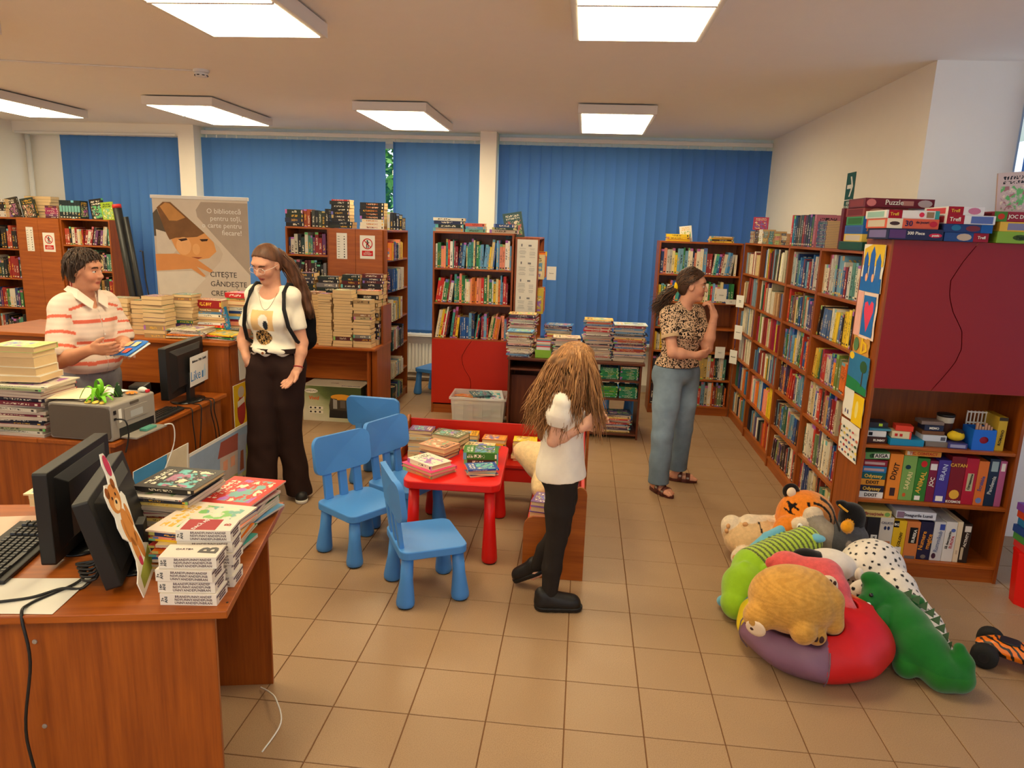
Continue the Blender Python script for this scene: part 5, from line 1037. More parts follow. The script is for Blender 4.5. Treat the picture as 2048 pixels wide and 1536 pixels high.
poster('child_drawing', 'drawing of a figure in a green skirt on the counter end', (-2.2945, 4.60, .80), R(90), 0, .26, .27, [('figure_skirt', [(.10, .10), (.17, .10), (.15, .19), (.12, .19)], (170, 180, 90)), ('figure_hair', [(.12, .19), (.15, .19), (.15, .25), (.12, .25)], (190, 130, 80)), ('figure_feet', [(.12, .03), (.15, .03), (.14, .10), (.13, .10)], (150, 150, 160))], cat='drawing')
poster('child_drawing', 'yellow poster with a red and white figure on the counter end', (-2.2945, 4.50, .45), R(90), 0, .30, .33, [('yellow_field', [(.0, .02), (.2, .02), (.2, .33), (.0, .33)], (226, 180, 20)), ('red_coat', blob(.10, .14, .06, .10), (170, 50, 40)), ('white_scarf', [(.05, .17), (.15, .19), (.15, .23), (.05, .21)], (226, 216, 200)), ('hood', blob(.105, .27, .045, .04), (196, 180, 160))], cat='drawing')
# banner
bn = thing('portrait_banner', 'tall roll-up banner showing a reading boy and a library motto', 'banner', (-3.86, 6.25, 0), R(1.5))
UB_ = face((0, 0, .16), (1, 0, 0), (0, 0, 1)); BH = 1.885
put('panel', MB().box((0, 0, -.002), (.875, BH, 0), UB_), plain('banner_vinyl', srgb(214, 200, 182), .5, .3), bn); put('top_rail', MB().box((-.01, BH - .01, -.012), (.885, BH + .02, .012), UB_), M_white, bn, bevel=.003); put('base_box', MB().box((-.02, -.08, 0), (.895, .10, .10)).box((.05, -.1, 0), (.1, .16, .012)), M_steel, bn, kind='stuff'); put('support_pole', MB().tube([(.44, .03, .1), (.44, .02, 2.0)], .01, 8), M_steel, bn)
def bp(name, pts, c, lay, mott=.1): plate(bn, name, pts, UB_ @ Matrix.Translation((0, 0, .0006 + lay * .0003)), .0003, plain('banner_%02x%02x%02x' % c, srgb(*c), .55, .2, mott))
bp('grey_shape', [(.875, BH - .03), (.45, BH - .03), (.40, BH - .10), (.41, BH - .16), (.875, BH - .66)], (176, 160, 144), 0)
dia = [(.0, BH - .13), (.10, BH - .03), (.17, BH - .03), (.60, BH - .42), (.63, BH - .48), (.60, BH - .55), (.30, BH - .86), (.02, BH - .86), (0, BH - .84)]
bp('photo_field', dia, (206, 190, 170), 0)
bp('photo_shadow', [(0, BH - .14), (.04, BH - .1), (.11, BH - .30), (.02, BH - .34), (0, BH - .34)], (96, 84, 70), 1)
bp('photo_face', [(.13, BH - .30), (.46, BH - .29), (.55, BH - .38), (.57, BH - .46), (.50, BH - .52), (.36, BH - .545), (.25, BH - .52), (.19, BH - .44)], (226, 160, 96), 2); bp('photo_cheek', blob(.27, BH - .42, .07, .08), (236, 178, 120), 3); bp('photo_nose', blob(.385, BH - .445, .035, .05), (236, 176, 114), 4)
bp('photo_hair', [(.04, BH - .09), (.10, BH - .04), (.17, BH - .04), (.47, BH - .30), (.40, BH - .335), (.30, BH - .345), (.20, BH - .35), (.14, BH - .37), (.10, BH - .28)], (128, 90, 56), 3, .35); bp('photo_hair_light', [(.07, BH - .08), (.12, BH - .045), (.16, BH - .05), (.30, BH - .17), (.22, BH - .20), (.15, BH - .2)], (196, 140, 80), 4, .3)
bp('photo_eye', [(.22, BH - .36), (.30, BH - .35), (.31, BH - .365), (.25, BH - .38)], (70, 46, 34), 5); bp('photo_eye', [(.42, BH - .355), (.50, BH - .35), (.49, BH - .37), (.44, BH - .375)], (70, 46, 34), 5); bp('photo_mouth', [(.33, BH - .515), (.44, BH - .515), (.40, BH - .53)], (150, 74, 50), 5)
bp('photo_sleeve', [(.02, BH - .28), (.10, BH - .3), (.20, BH - .46), (.16, BH - .50), (.02, BH - .49)], (216, 204, 188), 3); bp('photo_arm', [(0, BH - .50), (.20, BH - .49), (.38, BH - .53), (.53, BH - .63), (.51, BH - .65), (.38, BH - .60), (.46, BH - .68), (.44, BH - .69), (.33, BH - .62), (.12, BH - .64), (0, BH - .65)], (220, 150, 90), 6)
bp('photo_knee', [(0, BH - .66), (.34, BH - .64), (.46, BH - .70), (.30, BH - .86), (.02, BH - .86)], (222, 212, 196), 3)
text('lettering', 'O bibliotecă\npentru toți,\no carte pentru\nfiecare!', .062, M_print_white, bn, UB_ @ Matrix.Translation((.815, BH - .20, .002)), align='RIGHT', ls=1.0)
text('lettering', 'CITEȘTE\nGÂNDEȘTE\nCREEAZĂ', .066, plain('banner_ink', srgb(70, 64, 60), .6), bn, UB_ @ Matrix.Translation((.50, BH - .75, .002)), align='LEFT', ls=1.28)
# black tube leaning behind the bookcase, dark monitor on the counter, office chair
tu = thing('projection_screen', 'black rolled projection screen leaning by the clerk bookcase', 'screen', (-4.86, 7.6, 0))
put('tube', MB().tube([(0, 0, .0), (-.26, .03, 1.95)], .045, 14), M_black, tu, smooth=True); put('red_cap', MB().tube([(-.26, .03, 1.951), (-.266, .03, 1.99)], .046, 14), plain('cap_red', srgb(190, 40, 40), .5), tu, smooth=True); put('tripod_pole', MB().tube([(.10, -.02, 0), (-.15, .0, 1.86)], .028, 10), M_black, tu, smooth=True); put('handle', MB().tube([(.02, -.05, 1.5), (.05, -.05, 1.5), (.06, -.05, 1.2), (.10, -.05, .9)], .008, 6), M_black, tu)
cm = thing('office_chair', 'grey checked office chair behind the clerk desk', 'chair', (-3.70, 4.12, 0), R(-25))
n = N('grey_check'); v = coord(n, 'Object', (1, 1, 1)); s1 = n.n('ShaderNodeSeparateXYZ', i_0=v); gx = n.math('LESS_THAN', n.math('FRACT', n.math('MULTIPLY', s1.outputs[0], 45.0)), .16); gz = n.math('LESS_THAN', n.math('FRACT', n.math('MULTIPLY', s1.outputs[2], 45.0)), .16)
n.base(n.mix(n.math('MAXIMUM', gx, gz), srgb(44, 44, 46), srgb(110, 108, 104)), .9, .1); M_chk = n.m
put('seat_pad', MB().prism(rrect(.48, .46, .08, 5), .43, .5), M_chk, cm, bevel=.015)
bk = MB().prism(rrect(.46, .56, .12, 6, 0, .86), -.03, .03, face((0, -.24, 0), (1, 0, 0), (0, -.12, 1))); put('backrest', bk, M_chk, cm, bevel=.015)
put('gas_column', MB().tube([(0, 0, .08), (0, 0, .43)], .028, 10), M_black, cm); put('back_bar', MB().tube([(0, -.1, .42), (0, -.27, .45), (0, -.3, .7)], .018, 8), M_black, cm)
for k in range(5):
    a = k * 2 * math.pi / 5; lg = put('foot_arm', MB().tube([(0, 0, .1), (.28 * math.cos(a), .28 * math.sin(a), .07)], [.028, .018], 8), M_black, cm); put('caster', MB().lathe([(.025, -.018), (.025, .018)], 12, face((.28 * math.cos(a), .28 * math.sin(a), .026), (-math.sin(a) * 0 + 1, 0, 0), (0, 0, 1))), M_black, lg)
bm2 = monitor((-3.15, 4.95, 1.0806), R(182), .44, .17, .012, 'low black monitor lying behind the counter stacks', stand=False); put('rest', MB().box((-.1, -.03, 0), (.1, .03, .012)), M_black, bm2)
# carton under the desk
cb = thing('appliance_carton', 'green and white appliance carton under the desk of novels', 'carton', (-2.62, 6.50, 0), R(0))
n = N('carton_green'); tc = n.n('ShaderNodeTexCoord'); s1 = n.n('ShaderNodeSeparateXYZ', i_0=tc.outputs['Generated']); nn_ = noise(n, tc.outputs['Generated'], 2.2, 3)
f = n.math('ADD', n.math('MULTIPLY', s1.outputs[0], .9), n.math('SUBTRACT', n.math('MULTIPLY', s1.outputs[2], .9), n.math('MULTIPLY', nn_, .5)))
n.base(n.ramp(f, (.0, srgb(214, 206, 184)), (.45, srgb(176, 178, 140)), (.75, srgb(96, 110, 62)), (1, srgb(66, 78, 44))), .6, .25); M_cart = n.m
put('box', MB().box((0, 0, 0), (.575, .40, .345)), M_cart, cb, bevel=.002); put('lid_flap', MB().box((0, 0, .3455), (.575, .199, .3485)).box((0, .201, .3455), (.575, .4, .3485)), plain('carton_top', srgb(206, 196, 176), .7), cb, kind='stuff')
UC = face((0, -.0008, 0), (1, 0, 0), (0, 0, 1)); UCT = lambda lay: UC @ Matrix.Translation((0, 0, lay * .0004))
plate(cb, 'logo_oval', blob(.085, .295, .066, .022, 24), UCT(1), .0004, plain('carton_white', srgb(226, 220, 204), .6)); text('lettering', 'SAMSUNG', .026, M_ink, cb, UCT(2) @ Matrix.Translation((.085, .295, 0))); text('lettering', 'Vivid', .05, plain('vivid_orange', srgb(214, 90, 20), .6), cb, UCT(2) @ Matrix.Translation((.11, .225, 0)), shear=.1, bold=.001)
for z_ in (.13, .09): plate(cb, 'picture_strip', [(.06, z_ - .014), (.20, z_ - .014), (.20, z_ + .014), (.06, z_ + .014)], UCT(1), .0004, MATS['carton_white'])
for k in range(6): plate(cb, 'strip_icon', blob(.078 + .045 * (k % 3), .13 - .04 * (k // 3), .011, .009, 8), UCT(2), .0004, M_ink)
for nm, pts, c in (('printed_appliance', [(.27, .05), (.50, .05), (.52, .16), (.49, .25), (.28, .25), (.26, .16)], (60, 52, 44)), ('printed_lid', blob(.385, .245, .108, .03, 20), (216, 150, 40)), ('printed_drum', [(.30, .13), (.34, .13), (.34, .23), (.30, .23)], (150, 146, 140)), ('printed_base', [(.26, .04), (.50, .04), (.51, .11), (.265, .12)], (28, 26, 26)), ('printed_drum', [(.37, .14), (.42, .14), (.42, .22), (.37, .22)], (96, 88, 80))): plate(cb, nm, pts, UCT(2 if nm == 'printed_appliance' else 3), .0004, plain('carton_%02x%02x%02x' % c, srgb(*c), .6))
text('lettering', 'SAMSUNG', .04, plain('carton_navy', srgb(60, 56, 110), .6), cb, Matrix.Translation((.46, .04, .3492)), shear=.1); text('lettering', 'VIVID', .035, plain('carton_brown', srgb(110, 70, 60), .6), cb, Matrix.Translation((.27, .14, .3492)))
b2 = thing('cardboard_box', 'small dark box behind the appliance carton', 'box', (-2.035, 6.62, 0)); put('box', MB().box((0, 0, 0), (.07, .3, .31)), M_dark, b2, bevel=.002); put('lid', MB().box((-.003, -.003, .3105), (.073, .303, .32)), M_dark, b2, bevel=.001)
# plastic crate of booklets in front of the red doors
n = N('clear_plastic'); n.base((.85, .84, .82), .25, .5); n.b.inputs['Alpha'].default_value = .38; M_clear = n.m
cr = thing('storage_crate', 'clear plastic crate overflowing with booklets before the red doors', 'crate', (-1.20, 6.62, 0), R(2))
def tub(m, x0, x1, y0, y1, z0, z1, t, fl=.02):
    lo = [(x0 + fl, y0 + fl), (x1 - fl, y0 + fl), (x1 - fl, y1 - fl), (x0 + fl, y1 - fl)]; hi = [(x0, y0), (x1, y0), (x1, y1), (x0, y1)]
    for i in range(4):
        j = (i + 1) % 4; m.add([(*lo[i], z0), (*lo[j], z0), (*hi[j], z1), (*hi[i], z1)], [(0, 1, 2, 3)])
    m.add([(*p, z0) for p in lo], [(3, 2, 1, 0)]); return m
o = put('tub', tub(MB(), 0, .52, 0, .36, .004, .27, 0), M_clear, cr); o.modifiers.new('th', 'SOLIDIFY').thickness = .003
put('rim', MB().box((-.015, -.015, .262), (.535, -.001, .285)).box((-.015, .361, .262), (.535, .375, .285)).box((-.015, 0, .262), (-.001, .36, .285)).box((.521, 0, .262), (.535, .36, .285)), M_clear, cr, bevel=.003)
for k in range(6): put('wall_rib', MB().box((.03 + k * .09, -.002, .04), (.034 + k * .09, .012, .26)), M_clear, cr)
rc_ = random.Random(9)
for k in range(16):
    lay, q = divmod(k, 4); c = rc_.choice(P_KIDS + [(240, 236, 226)] * 3); tl_ = R(rc_.uniform(-6, 6)); x_ = .04 + q * .115 + rc_.uniform(-.005, .005); z_ = .03 + lay * .056
    M = cr.matrix_basis @ frame((x_ + .05, .18, z_), R(rc_.uniform(-8, 8)), tl_) @ Matrix(((0, 0, -1, .05), (0, 1, 0, -.09), (1, 0, 0, 0), (0, 0, 0, 1)))
    book_obj('m', M, .018 if lay < 3 else .009, .2, .10, srgb(*c), '%s booklet, %s in crate layer %s from the bottom' % (cname(srgb(*c)), nth(q + 1), nth(lay + 1)), 'booklet', 'booklets in the plastic crate')
for k, (x_, y_, z_, a, rx, c, w_, h_) in enumerate(((.36, .17, .272, 12, .28, (226, 232, 236), .2, .26), (.14, .16, .262, -20, -.12, (226, 130, 50), .17, .2), (.27, .16, .29, 24, .1, (60, 110, 120), .16, .2))):
    M = cr.matrix_basis @ frame((x_, y_, z_), R(a), rx) @ Matrix(((0, 0, -1, h_ / 2), (0, 1, 0, -w_ / 2), (1, 0, 0, 0), (0, 0, 0, 1))); book_obj('m', M, .006, w_, h_, srgb(*c), ('pale blue sheet-like booklet sticking up from the crate', 'orange and green booklet on top of the crate', 'teal booklet lying across the crate')[k], 'booklet', 'booklets in the plastic crate')
# green card box on the walnut table
gb = thing('card_tray', 'lime green open box of picture cards among the magazines', 'box', (-.405, 6.52, .7226)); put('tray', tub(MB(), 0, .15, 0, .10, .001, .075, 0, .004), plain('lime_card', srgb(140, 190, 60), .6), gb).modifiers.new('th', 'SOLIDIFY').thickness = .002
for k in range(8): put('picture_card', MB().box((.012, .012 + k * .010, .004), (.138, .014 + k * .010, .10 + .010 * k), frame((0, 0, 0), 0, .06)), plain('card_%d' % (k % 4), srgb(*((226, 226, 230), (220, 80, 90), (110, 170, 200), (236, 200, 160))[k % 4]), .6), gb)
# ================================================================ GAMES AND TOYS
def ink(c): return plain('ink_%02x%02x%02x' % c, srgb(*c), .6, .2, 0)
def game_box(M, w, d, h, c, label, words=(), art=(), lid=None, group='boxed games', name='game_box', end=None):
    """box with its printed face at y=0; words: (text, size, x, z, rgb, turn), art: (x0, z0, x1, z1, rgb)"""
    o = link(name, None, None, M); tag(o, label, 'game box', group)
    lz = h * .55
    put('box', MB().box((.0015, .0015, 0), (w - .0015, d - .0015, lz + .001)), plain('card_%02x%02x%02x' % c, srgb(*c), .45, .35, .05), o)
    put('lid', MB().box((0, 0, lz), (w, d, h)) if lid else MB().box((0, 0, .002), (w, d, h)), plain('card_%02x%02x%02x' % (lid or c), srgb(*(lid or c)), .42, .38, .05), o, bevel=.001)
    for i, q in enumerate(art):
        x0, z0, x1, z1, a = q[:5]
        pts = blob((x0 + x1) / 2 * w, (z0 + z1) / 2 * h, (x1 - x0) / 2 * w, (z1 - z0) / 2 * h, 12) if len(q) > 5 else [(x0 * w, z0 * h), (x1 * w, z0 * h), (x1 * w, z1 * h), (x0 * w, z1 * h)]
        plate(o, 'printed_patch', pts, face((0, -.0008 - .0003 * i, 0), (1, 0, 0), (0, 0, 1)), .0003, ink(tuple(a[:3])))
    for t_, s_, x, z, a, turn in words:
        text('lettering', t_, s_, ink(a), o, face((x * w, -.0028, z * h), (math.cos(R(turn)), 0, math.sin(R(turn))), (-math.sin(R(turn)), 0, math.cos(R(turn)))), bold=.0004)
    if end: plate(o, 'printed_end', [(.1 * d, .15 * h), (.9 * d, .15 * h), (.9 * d, .85 * h), (.1 * d, .85 * h)], face((-.0006, d, 0), (0, -1, 0), (0, 0, 1)), .0003, ink(end))
    return o
MC = rc.matrix_basis
WH, BK, GO = (236, 230, 216), (24, 22, 24), (226, 180, 70)
def at(x, z, y=.03): return MC @ frame((x, y, z))
z1 = .4506; x = .022
for k, (c, t_, tc) in enumerate((((226, 222, 212), 'DIXIT', BK), ((30, 30, 50), 'Odyssey', GO), ((214, 140, 40), 'DIXIT', BK), ((20, 90, 90), 'Odyssey', GO), ((40, 110, 160), '', WH), ((130, 26, 44), '', WH))):
    game_box(at(x, z1 + k * .0375), .135, .2, .0365, c, 'flat %s game box, %s up in the pile on the middle game shelf' % (cname(srgb(*c)), nth(k + 1)), [(t_, .028, .5, .5, tc, 0)] if t_ else [], [] if t_ else [(.1, .3, .9, .7, (180, 150, 150))])
xs = .168
for w_, h_, c, l, wd, ar in ((.072, .268, (226, 130, 40), 'tall orange game box beside the flat pile', [('DIXIT', .04, .5, .62, BK, 80)], [(.3, .08, .7, .26, (60, 40, 40))]), (.075, .262, (120, 160, 80), 'light green upright game box with a small elephant', [('SAFARI', .034, .55, .45, (226, 214, 150), 82)], [(.2, .7, .6, .8, (30, 60, 70), 1), (.25, .08, .5, .17, (200, 90, 40), 1)]),
                          (.068, .252, (50, 120, 44), 'dark green upright game box with a yellow title', [('ANIMAL', .036, .5, .45, GO, 80)], [(.3, .8, .8, .95, (196, 40, 40), 1), (.15, .03, .6, .13, WH)]), (.045, .242, (120, 26, 60), 'narrow dark red game box leaning on the purple one', [('JOC', .03, .5, .5, WH, 82)], [(.1, .78, .9, .93, (220, 214, 210))]), (.066, .250, (64, 50, 140), 'purple upright game box with a white square', [('BRAIN', .034, .5, .72, (190, 196, 226), 82)], [(.15, .04, .75, .16, WH)]),
                          (.078, .275, (120, 20, 34), 'maroon upright game box with a gold title', [('CATAN', .026, .5, .82, GO, 0), ('KOSMOS', .02, .5, .045, WH, 0)], [(.15, .1, .85, .3, (226, 170, 60), 1)]), (.066, .27, (176, 24, 50), 'crimson upright game box with a pale panel', [('Carcassonne', .018, .5, .5, BK, 84)], [(.25, .3, .75, .68, (190, 180, 140))]), (.055, .258, (214, 110, 44), 'orange upright game box with a blue character', [('Scrabble', .026, .5, .5, (60, 80, 140), 82)], [(.2, .05, .8, .18, (110, 130, 180), 1)]),
                          (.055, .275, (26, 44, 66), 'navy upright game box with a pale top picture', [('Pandemia', .028, .5, .45, (196, 196, 190), 82)], [(.2, .74, .85, .95, (150, 170, 170))]), (.036, .266, (176, 90, 130), 'pink narrow game box at the end of the game shelf', [], [(.2, .78, .8, .95, WH)])):
    game_box(at(xs, z1), w_ - .002, .22, h_, c, l, wd, ar); xs += w_
# two boxes lying over the upright ones
game_box(at(.02, z1 + 6 * .0375 + .001) @ frame((0, 0, 0), 0, 0, R(-3)), .145, .18, .04, (90, 140, 80), 'green game box lying slanted on the flat pile', [('TAIGA', .03, .62, .5, BK, 0)], [(.42, .18, .98, .82, (226, 220, 210)), (.25, .2, .4, .8, (40, 80, 50), 1), (0, 0, .09, 1, (200, 50, 60))])
game_box(at(.243, z1 + .2635), .19, .18, .030, (214, 140, 50), 'orange game box lying across the green ones', [('TIC CONTACT', .022, .5, .5, (190, 60, 40), 0)], [(.05, .15, .2, .85, (210, 200, 180))])
# bottom shelf
xs = .022; z2 = .1006
for w_, h_, c, l, wd, ar in ((.075, .235, (40, 28, 26), 'dark brown game box behind the toy penguin', [], [(.3, .5, .6, .62, (190, 170, 60), 1)]), (.07, .235, (28, 28, 32), 'black game box with a white label, low on the game shelf', [('NATURA', .02, .62, .35, BK, 84)], [(.4, .15, .9, .55, WH)]), (.075, .24, (206, 196, 180), 'beige game box with a hand on it', [('CALICO', .018, .5, .86, (90, 90, 110), 0)], [(.1, .0, .9, .4, (190, 120, 80)), (.3, .68, .5, .78, (40, 50, 90), 1), (.55, .68, .75, .78, (40, 50, 90), 1)]),
                          (.072, .225, (226, 180, 30), 'yellow upright game box with a beetle', [('COLONY', .022, .6, .5, BK, 84), ('BG', .02, .2, .9, WH, 0)], [(.0, .82, .4, 1, BK), (.3, .1, .8, .3, WH)]), (.074, .225, (206, 120, 60), 'orange upright game box with a black title square', [('EUREKA', .022, .62, .62, WH, 84)], [(.25, .42, .85, .85, BK), (.1, .0, .9, .08, (110, 100, 100))]), (.072, .23, (28, 28, 60), 'navy game box with orange wavy title', [('Numere\nmagice', .034, .5, .5, (230, 150, 50), 84)], [(.3, .03, .7, .14, (120, 110, 100), 1)]),
                          (.062, .235, (206, 206, 206), 'white game box with grey curly title', [('Rummikub', .03, .5, .5, (110, 120, 150), 84)], [(.5, .8, .95, .95, (60, 80, 160)), (.1, .05, .5, .2, (70, 40, 60), 1)]), (.062, .24, (222, 220, 214), 'white game box with a red word', [('Să descoperim', .018, .35, .55, BK, 84), ('EUROPA', .02, .7, .5, (190, 60, 70), 84)], [(.5, .75, .9, .84, (80, 100, 170), 1)]), (.030, .245, (226, 210, 176), 'thin cream game box', [], [(.3, .2, .7, .3, (200, 180, 150))]), (.05, .235, (38, 30, 26), 'dark game box at the end of the bottom shelf', [('ACTIVITY', .02, .5, .6, WH, 84)], [(.2, .8, .9, .95, (226, 220, 210)), (.1, .08, .4, .4, (196, 180, 150))])):
    game_box(at(xs, z2), w_ - .002, .22, h_, c, l, wd, ar); xs += w_
game_box(at(.03, z2 + .2355) @ frame((0, 0, 0), 0, 0, R(0)), .19, .2, .042, (214, 190, 110), 'yellow green game box lying on the dark boxes', [('Broaștele', .026, .5, .5, (150, 60, 60), 0)], [(.03, .2, .2, .8, (150, 180, 90), 1), (.8, .2, .96, .8, (120, 160, 80), 1)])
game_box(at(.245, z2 + .2412), .215, .2, .045, (222, 224, 230), 'white game box lying across the yellow one', [('Steagurile Lumii', .024, .55, .5, (60, 60, 80), 0)], [(.02, .1, .2, .9, (140, 110, 130))])
# upper game shelf: small things
z3 = .7706
def small(x, y, z, w, d, h, c, label, rz=0, art=(), words=()): return game_box(at(x, z, y) @ frame((0, 0, 0), R(rz)), w, d, h, c, label, words, art, name='small_box', group='small boxes on the upper game shelf')
small(.03, .04, z3, .11, .12, .035, (60, 24, 20), 'dark brown small box with white letters', words=[('RUMMY', .018, .6, .5, WH, 0)]); small(.03, .05, z3 + .0356, .105, .11, .032, (226, 222, 216), 'white small box with a barcode', art=[(.1, .2, .3, .8, BK)]); small(.045, .06, z3 + .0682, .12, .10, .012, (70, 140, 160), 'thin teal flat box on the white one'); small(.05, .08, z3 + .0808, .10, .09, .03, (40, 40, 50), 'dark flat pouch box on the upper game shelf', art=[(.5, .3, .7, .8, (190, 220, 60))])
small(.15, .02, z3, .18, .15, .036, (20, 130, 170), 'flat turquoise box on the upper game shelf', 2); small(.16, .04, z3 + .037, .10, .08, .04, (216, 200, 160), 'cream small box with red squares', -6, [(.15, .3, .3, .7, (190, 40, 40)), (.4, .3, .55, .7, (190, 40, 40)), (.9, 0, 1, 1, (220, 70, 60))]); small(.18, .05, z3 + .078, .09, .07, .03, (214, 60, 40), 'red small box on the cream one', -8)
small(.345, .04, z3, .13, .12, .028, (120, 110, 100), 'grey flat set under the white label box'); small(.33, .05, z3 + .0286, .125, .10, .034, (196, 200, 206), 'pale grey box with a barcode', 0, [(.75, .2, .95, .8, (90, 90, 100))]); small(.325, .06, z3 + .0632, .12, .10, .02, (110, 70, 40), 'brown flat box on the pale grey one'); small(.34, .07, z3 + .0838, .10, .09, .03, (30, 40, 70), 'navy small box with white letters', words=[('MEMO', .018, .5, .5, WH, 0)]); small(.325, .08, z3 + .1144, .12, .09, .02, (130, 110, 100), 'brown patterned tin on the navy box')
cu = thing('paper_cup', 'dark patterned tumbler on the upper game shelf', 'cup', MC @ Vector((.475, .14, z3))); put('wall', MB().lathe([(.034, 0), (.042, .15), (.044, .165)], 24), plain('cup_brown', srgb(70, 40, 34), .5, .3, .2), cu, smooth=True); put('rim', MB().lathe([(.046, .16), (.047, .168), (.044, .172)], 24), M_black, cu, smooth=True); put('white_band', MB().lathe([(.0425, .125), (.0445, .157)], 24, cap=False), plain('cup_cream', srgb(190, 180, 160), .6), cu, smooth=True)
pchA = small(.46, .03, z3, .10, .07, .03, (60, 60, 120), 'blue patterned deck box below the yellow bag', 0, [(.1, .2, .9, .8, (150, 150, 180))])
vb = Vol((-.06, -.06, -.01), (.06, .06, .1), .004); vb.ell((0, 0, .03), (.045, .035, .028), .01); vb.ell((.01, 0, .05), (.03, .025, .022), .01, 1); bag = soft('drawstring_bag', vb, vcol('cloth_bag', .8, .2, .2, 120), pal((226, 190, 40), (40, 36, 44)), None, MC @ frame((.515, .08, z3 + .0315))); tag(bag, 'yellow and black drawstring bag on the upper game shelf', 'bag')
hb_ = thing('craft_box', 'blue box with a round hole, holding wooden letters', 'box', MC @ Vector((.58, .03, z3))); hole = [(.06 + .024 * math.cos(a), .058 + .02 * math.sin(a)) for a in np.linspace(0, 2 * math.pi, 16, endpoint=False)]
m = MB(); outer = []
for k in range(16):
    a = 2 * math.pi * k / 16; c_, s_ = math.cos(a), math.sin(a); q_ = min(.06 / max(abs(c_), 1e-6), .058 / max(abs(s_), 1e-6)); outer.append((.06 + c_ * q_, .058 + s_ * q_))
UF = face((0, 0, 0), (1, 0, 0), (0, 0, 1)); m.add([(x_, y_, 0) for x_, y_ in outer] + [(x_, y_, 0) for x_, y_ in hole], [(k, (k + 1) % 16, 16 + (k + 1) % 16, 16 + k) for k in range(16)], UF)
o = put('front', m, plain('craft_blue', srgb(20, 100, 200), .5), hb_); o.modifiers.new('t', 'SOLIDIFY').thickness = .003
put('side', MB().box((0, .004, 0), (.003, .12, .116)).box((.117, .004, 0), (.12, .12, .116)).box((.003, .117, 0), (.117, .12, .116)).box((.003, .004, 0), (.117, .117, .003)), MATS['craft_blue'], hb_); put('red_piece', MB().lathe([(.03, 0), (.03, .006)], 14, face((.06, .02, .05), (1, 0, 0), (0, 0, 1))), ink((170, 40, 60)), hb_)
for k in range(6): put('wooden_letter', MB().box((.02 + k * .015, .02, .06), (.03 + k * .015, .03, .15 - .01 * (k % 3))), ink((196, 150, 120)), hb_)
game_box(at(.705, z3, .04), .045, .16, .19, (196, 160, 40), 'yellow upright box by the cabinet side', [('ROMANO', .02, .5, .4, BK, 84)], [(.0, .9, 1, 1, (60, 50, 40))], group='small boxes on the upper game shelf')
bs = thing('wire_basket', 'white lattice basket behind the blue craft box', 'basket', MC @ Vector((.60, .17, z3)))
for k in range(7): put('bar', MB().box((k * .02, 0, 0), (k * .02 + .006, .006, .19)), M_paper, bs)
for z_ in (.002, .06, .12, .18): put('crossbar', MB().box((0, -.004, z_), (.126, .002, z_ + .008)), M_paper, bs)
# puzzle boxes on the cabinet
zt_ = 1.8906
def pz(x, y, z, w, d, h, c, l, wd=(), ar=(), rz=0, end=None): return game_box(MC @ frame((x, y, z), R(rz)), w, d, h, c, l, wd, ar, name='puzzle_box', group='puzzle boxes on the cabinet', end=end)
pz(-.035, -.03, zt_, .27, .3, .056, (24, 30, 70), 'navy puzzle box at the base of the pile by the drawings', [('300 Piece', .022, .50, .6, WH, 0), ('puzzle', .014, .86, .45, WH, 0)], [(.02, .12, .32, .9, (90, 60, 110)), (.74, .25, .98, .65, (200, 40, 70), 1)], 0, (120, 110, 160))
pz(-.045, -.02, zt_ + .0566, .255, .3, .05, (214, 90, 60), 'orange and cream puzzle box, middle of the pile by the drawings', [('30', .04, .42, .5, (30, 40, 90), 0), ('de jocuri', .018, .68, .66, (60, 40, 60), 0)], [(0, 0, .30, 1, (226, 214, 190)), (.05, .3, .25, .7, (70, 50, 50), 1), (.82, .2, .97, .8, (190, 40, 60), 1)], 0, (200, 190, 170))
pz(-.05, -.01, zt_ + .1072, .26, .3, .042, (226, 222, 216), 'white puzzle box, top of the pile by the drawings', [('Trefl', .022, .15, .5, GO, 0)], [(.04, 0, .30, 1, (160, 20, 40)), (.62, .2, .72, .8, (214, 50, 80), 1), (.76, .15, .9, .85, (150, 120, 90)), (.92, 0, 1, 1, (60, 150, 150))], 0, (150, 190, 180))
pz(.245, -.02, zt_, .215, .28, .045, (30, 70, 130), 'blue and red puzzle box at the base of the middle pile', [('Trefl', .02, .84, .5, WH, 0)], [(.66, 0, 1, 1, (150, 30, 50)), (.28, .1, .62, .9, (190, 170, 150), 1)], 0, (40, 80, 140))
pz(.235, -.025, zt_ + .0456, .235, .28, .042, (24, 54, 110), 'dark blue space puzzle box in the middle pile', [], [(.15, .2, .35, .9, (40, 110, 150), 1), (.45, .15, .75, .85, (120, 50, 60), 1), (.76, 0, 1, 1, (30, 90, 160))], 0, (30, 50, 70))
pz(.24, -.03, zt_ + .0882, .235, .28, .044, (226, 224, 222), 'red and white puzzle box with blue figures, middle pile', [('Trefl', .028, .17, .5, WH, 0)], [(0, 0, .36, 1, (160, 24, 44)), (.5, .1, .95, .9, (90, 110, 170))], 0, (200, 60, 70))
pz(.245, -.02, zt_ + .1328, .175, .28, .042, (228, 222, 220), 'red and white puzzle box topping the middle pile', [('Trefl', .022, .2, .5, GO, 0)], [(0, 0, .42, 1, (160, 24, 44)), (.55, .1, .9, .9, (200, 120, 150), 1)], 0, (210, 70, 80))
pz(.50, -.02, zt_, .25, .28, .058, (130, 170, 50), 'green puzzle box at the base of the end pile', [('Puzzle', .026, .5, .5, (40, 60, 30), 0)], [(.3, .25, .6, .75, (60, 80, 40), 1)], 0, (120, 140, 40))
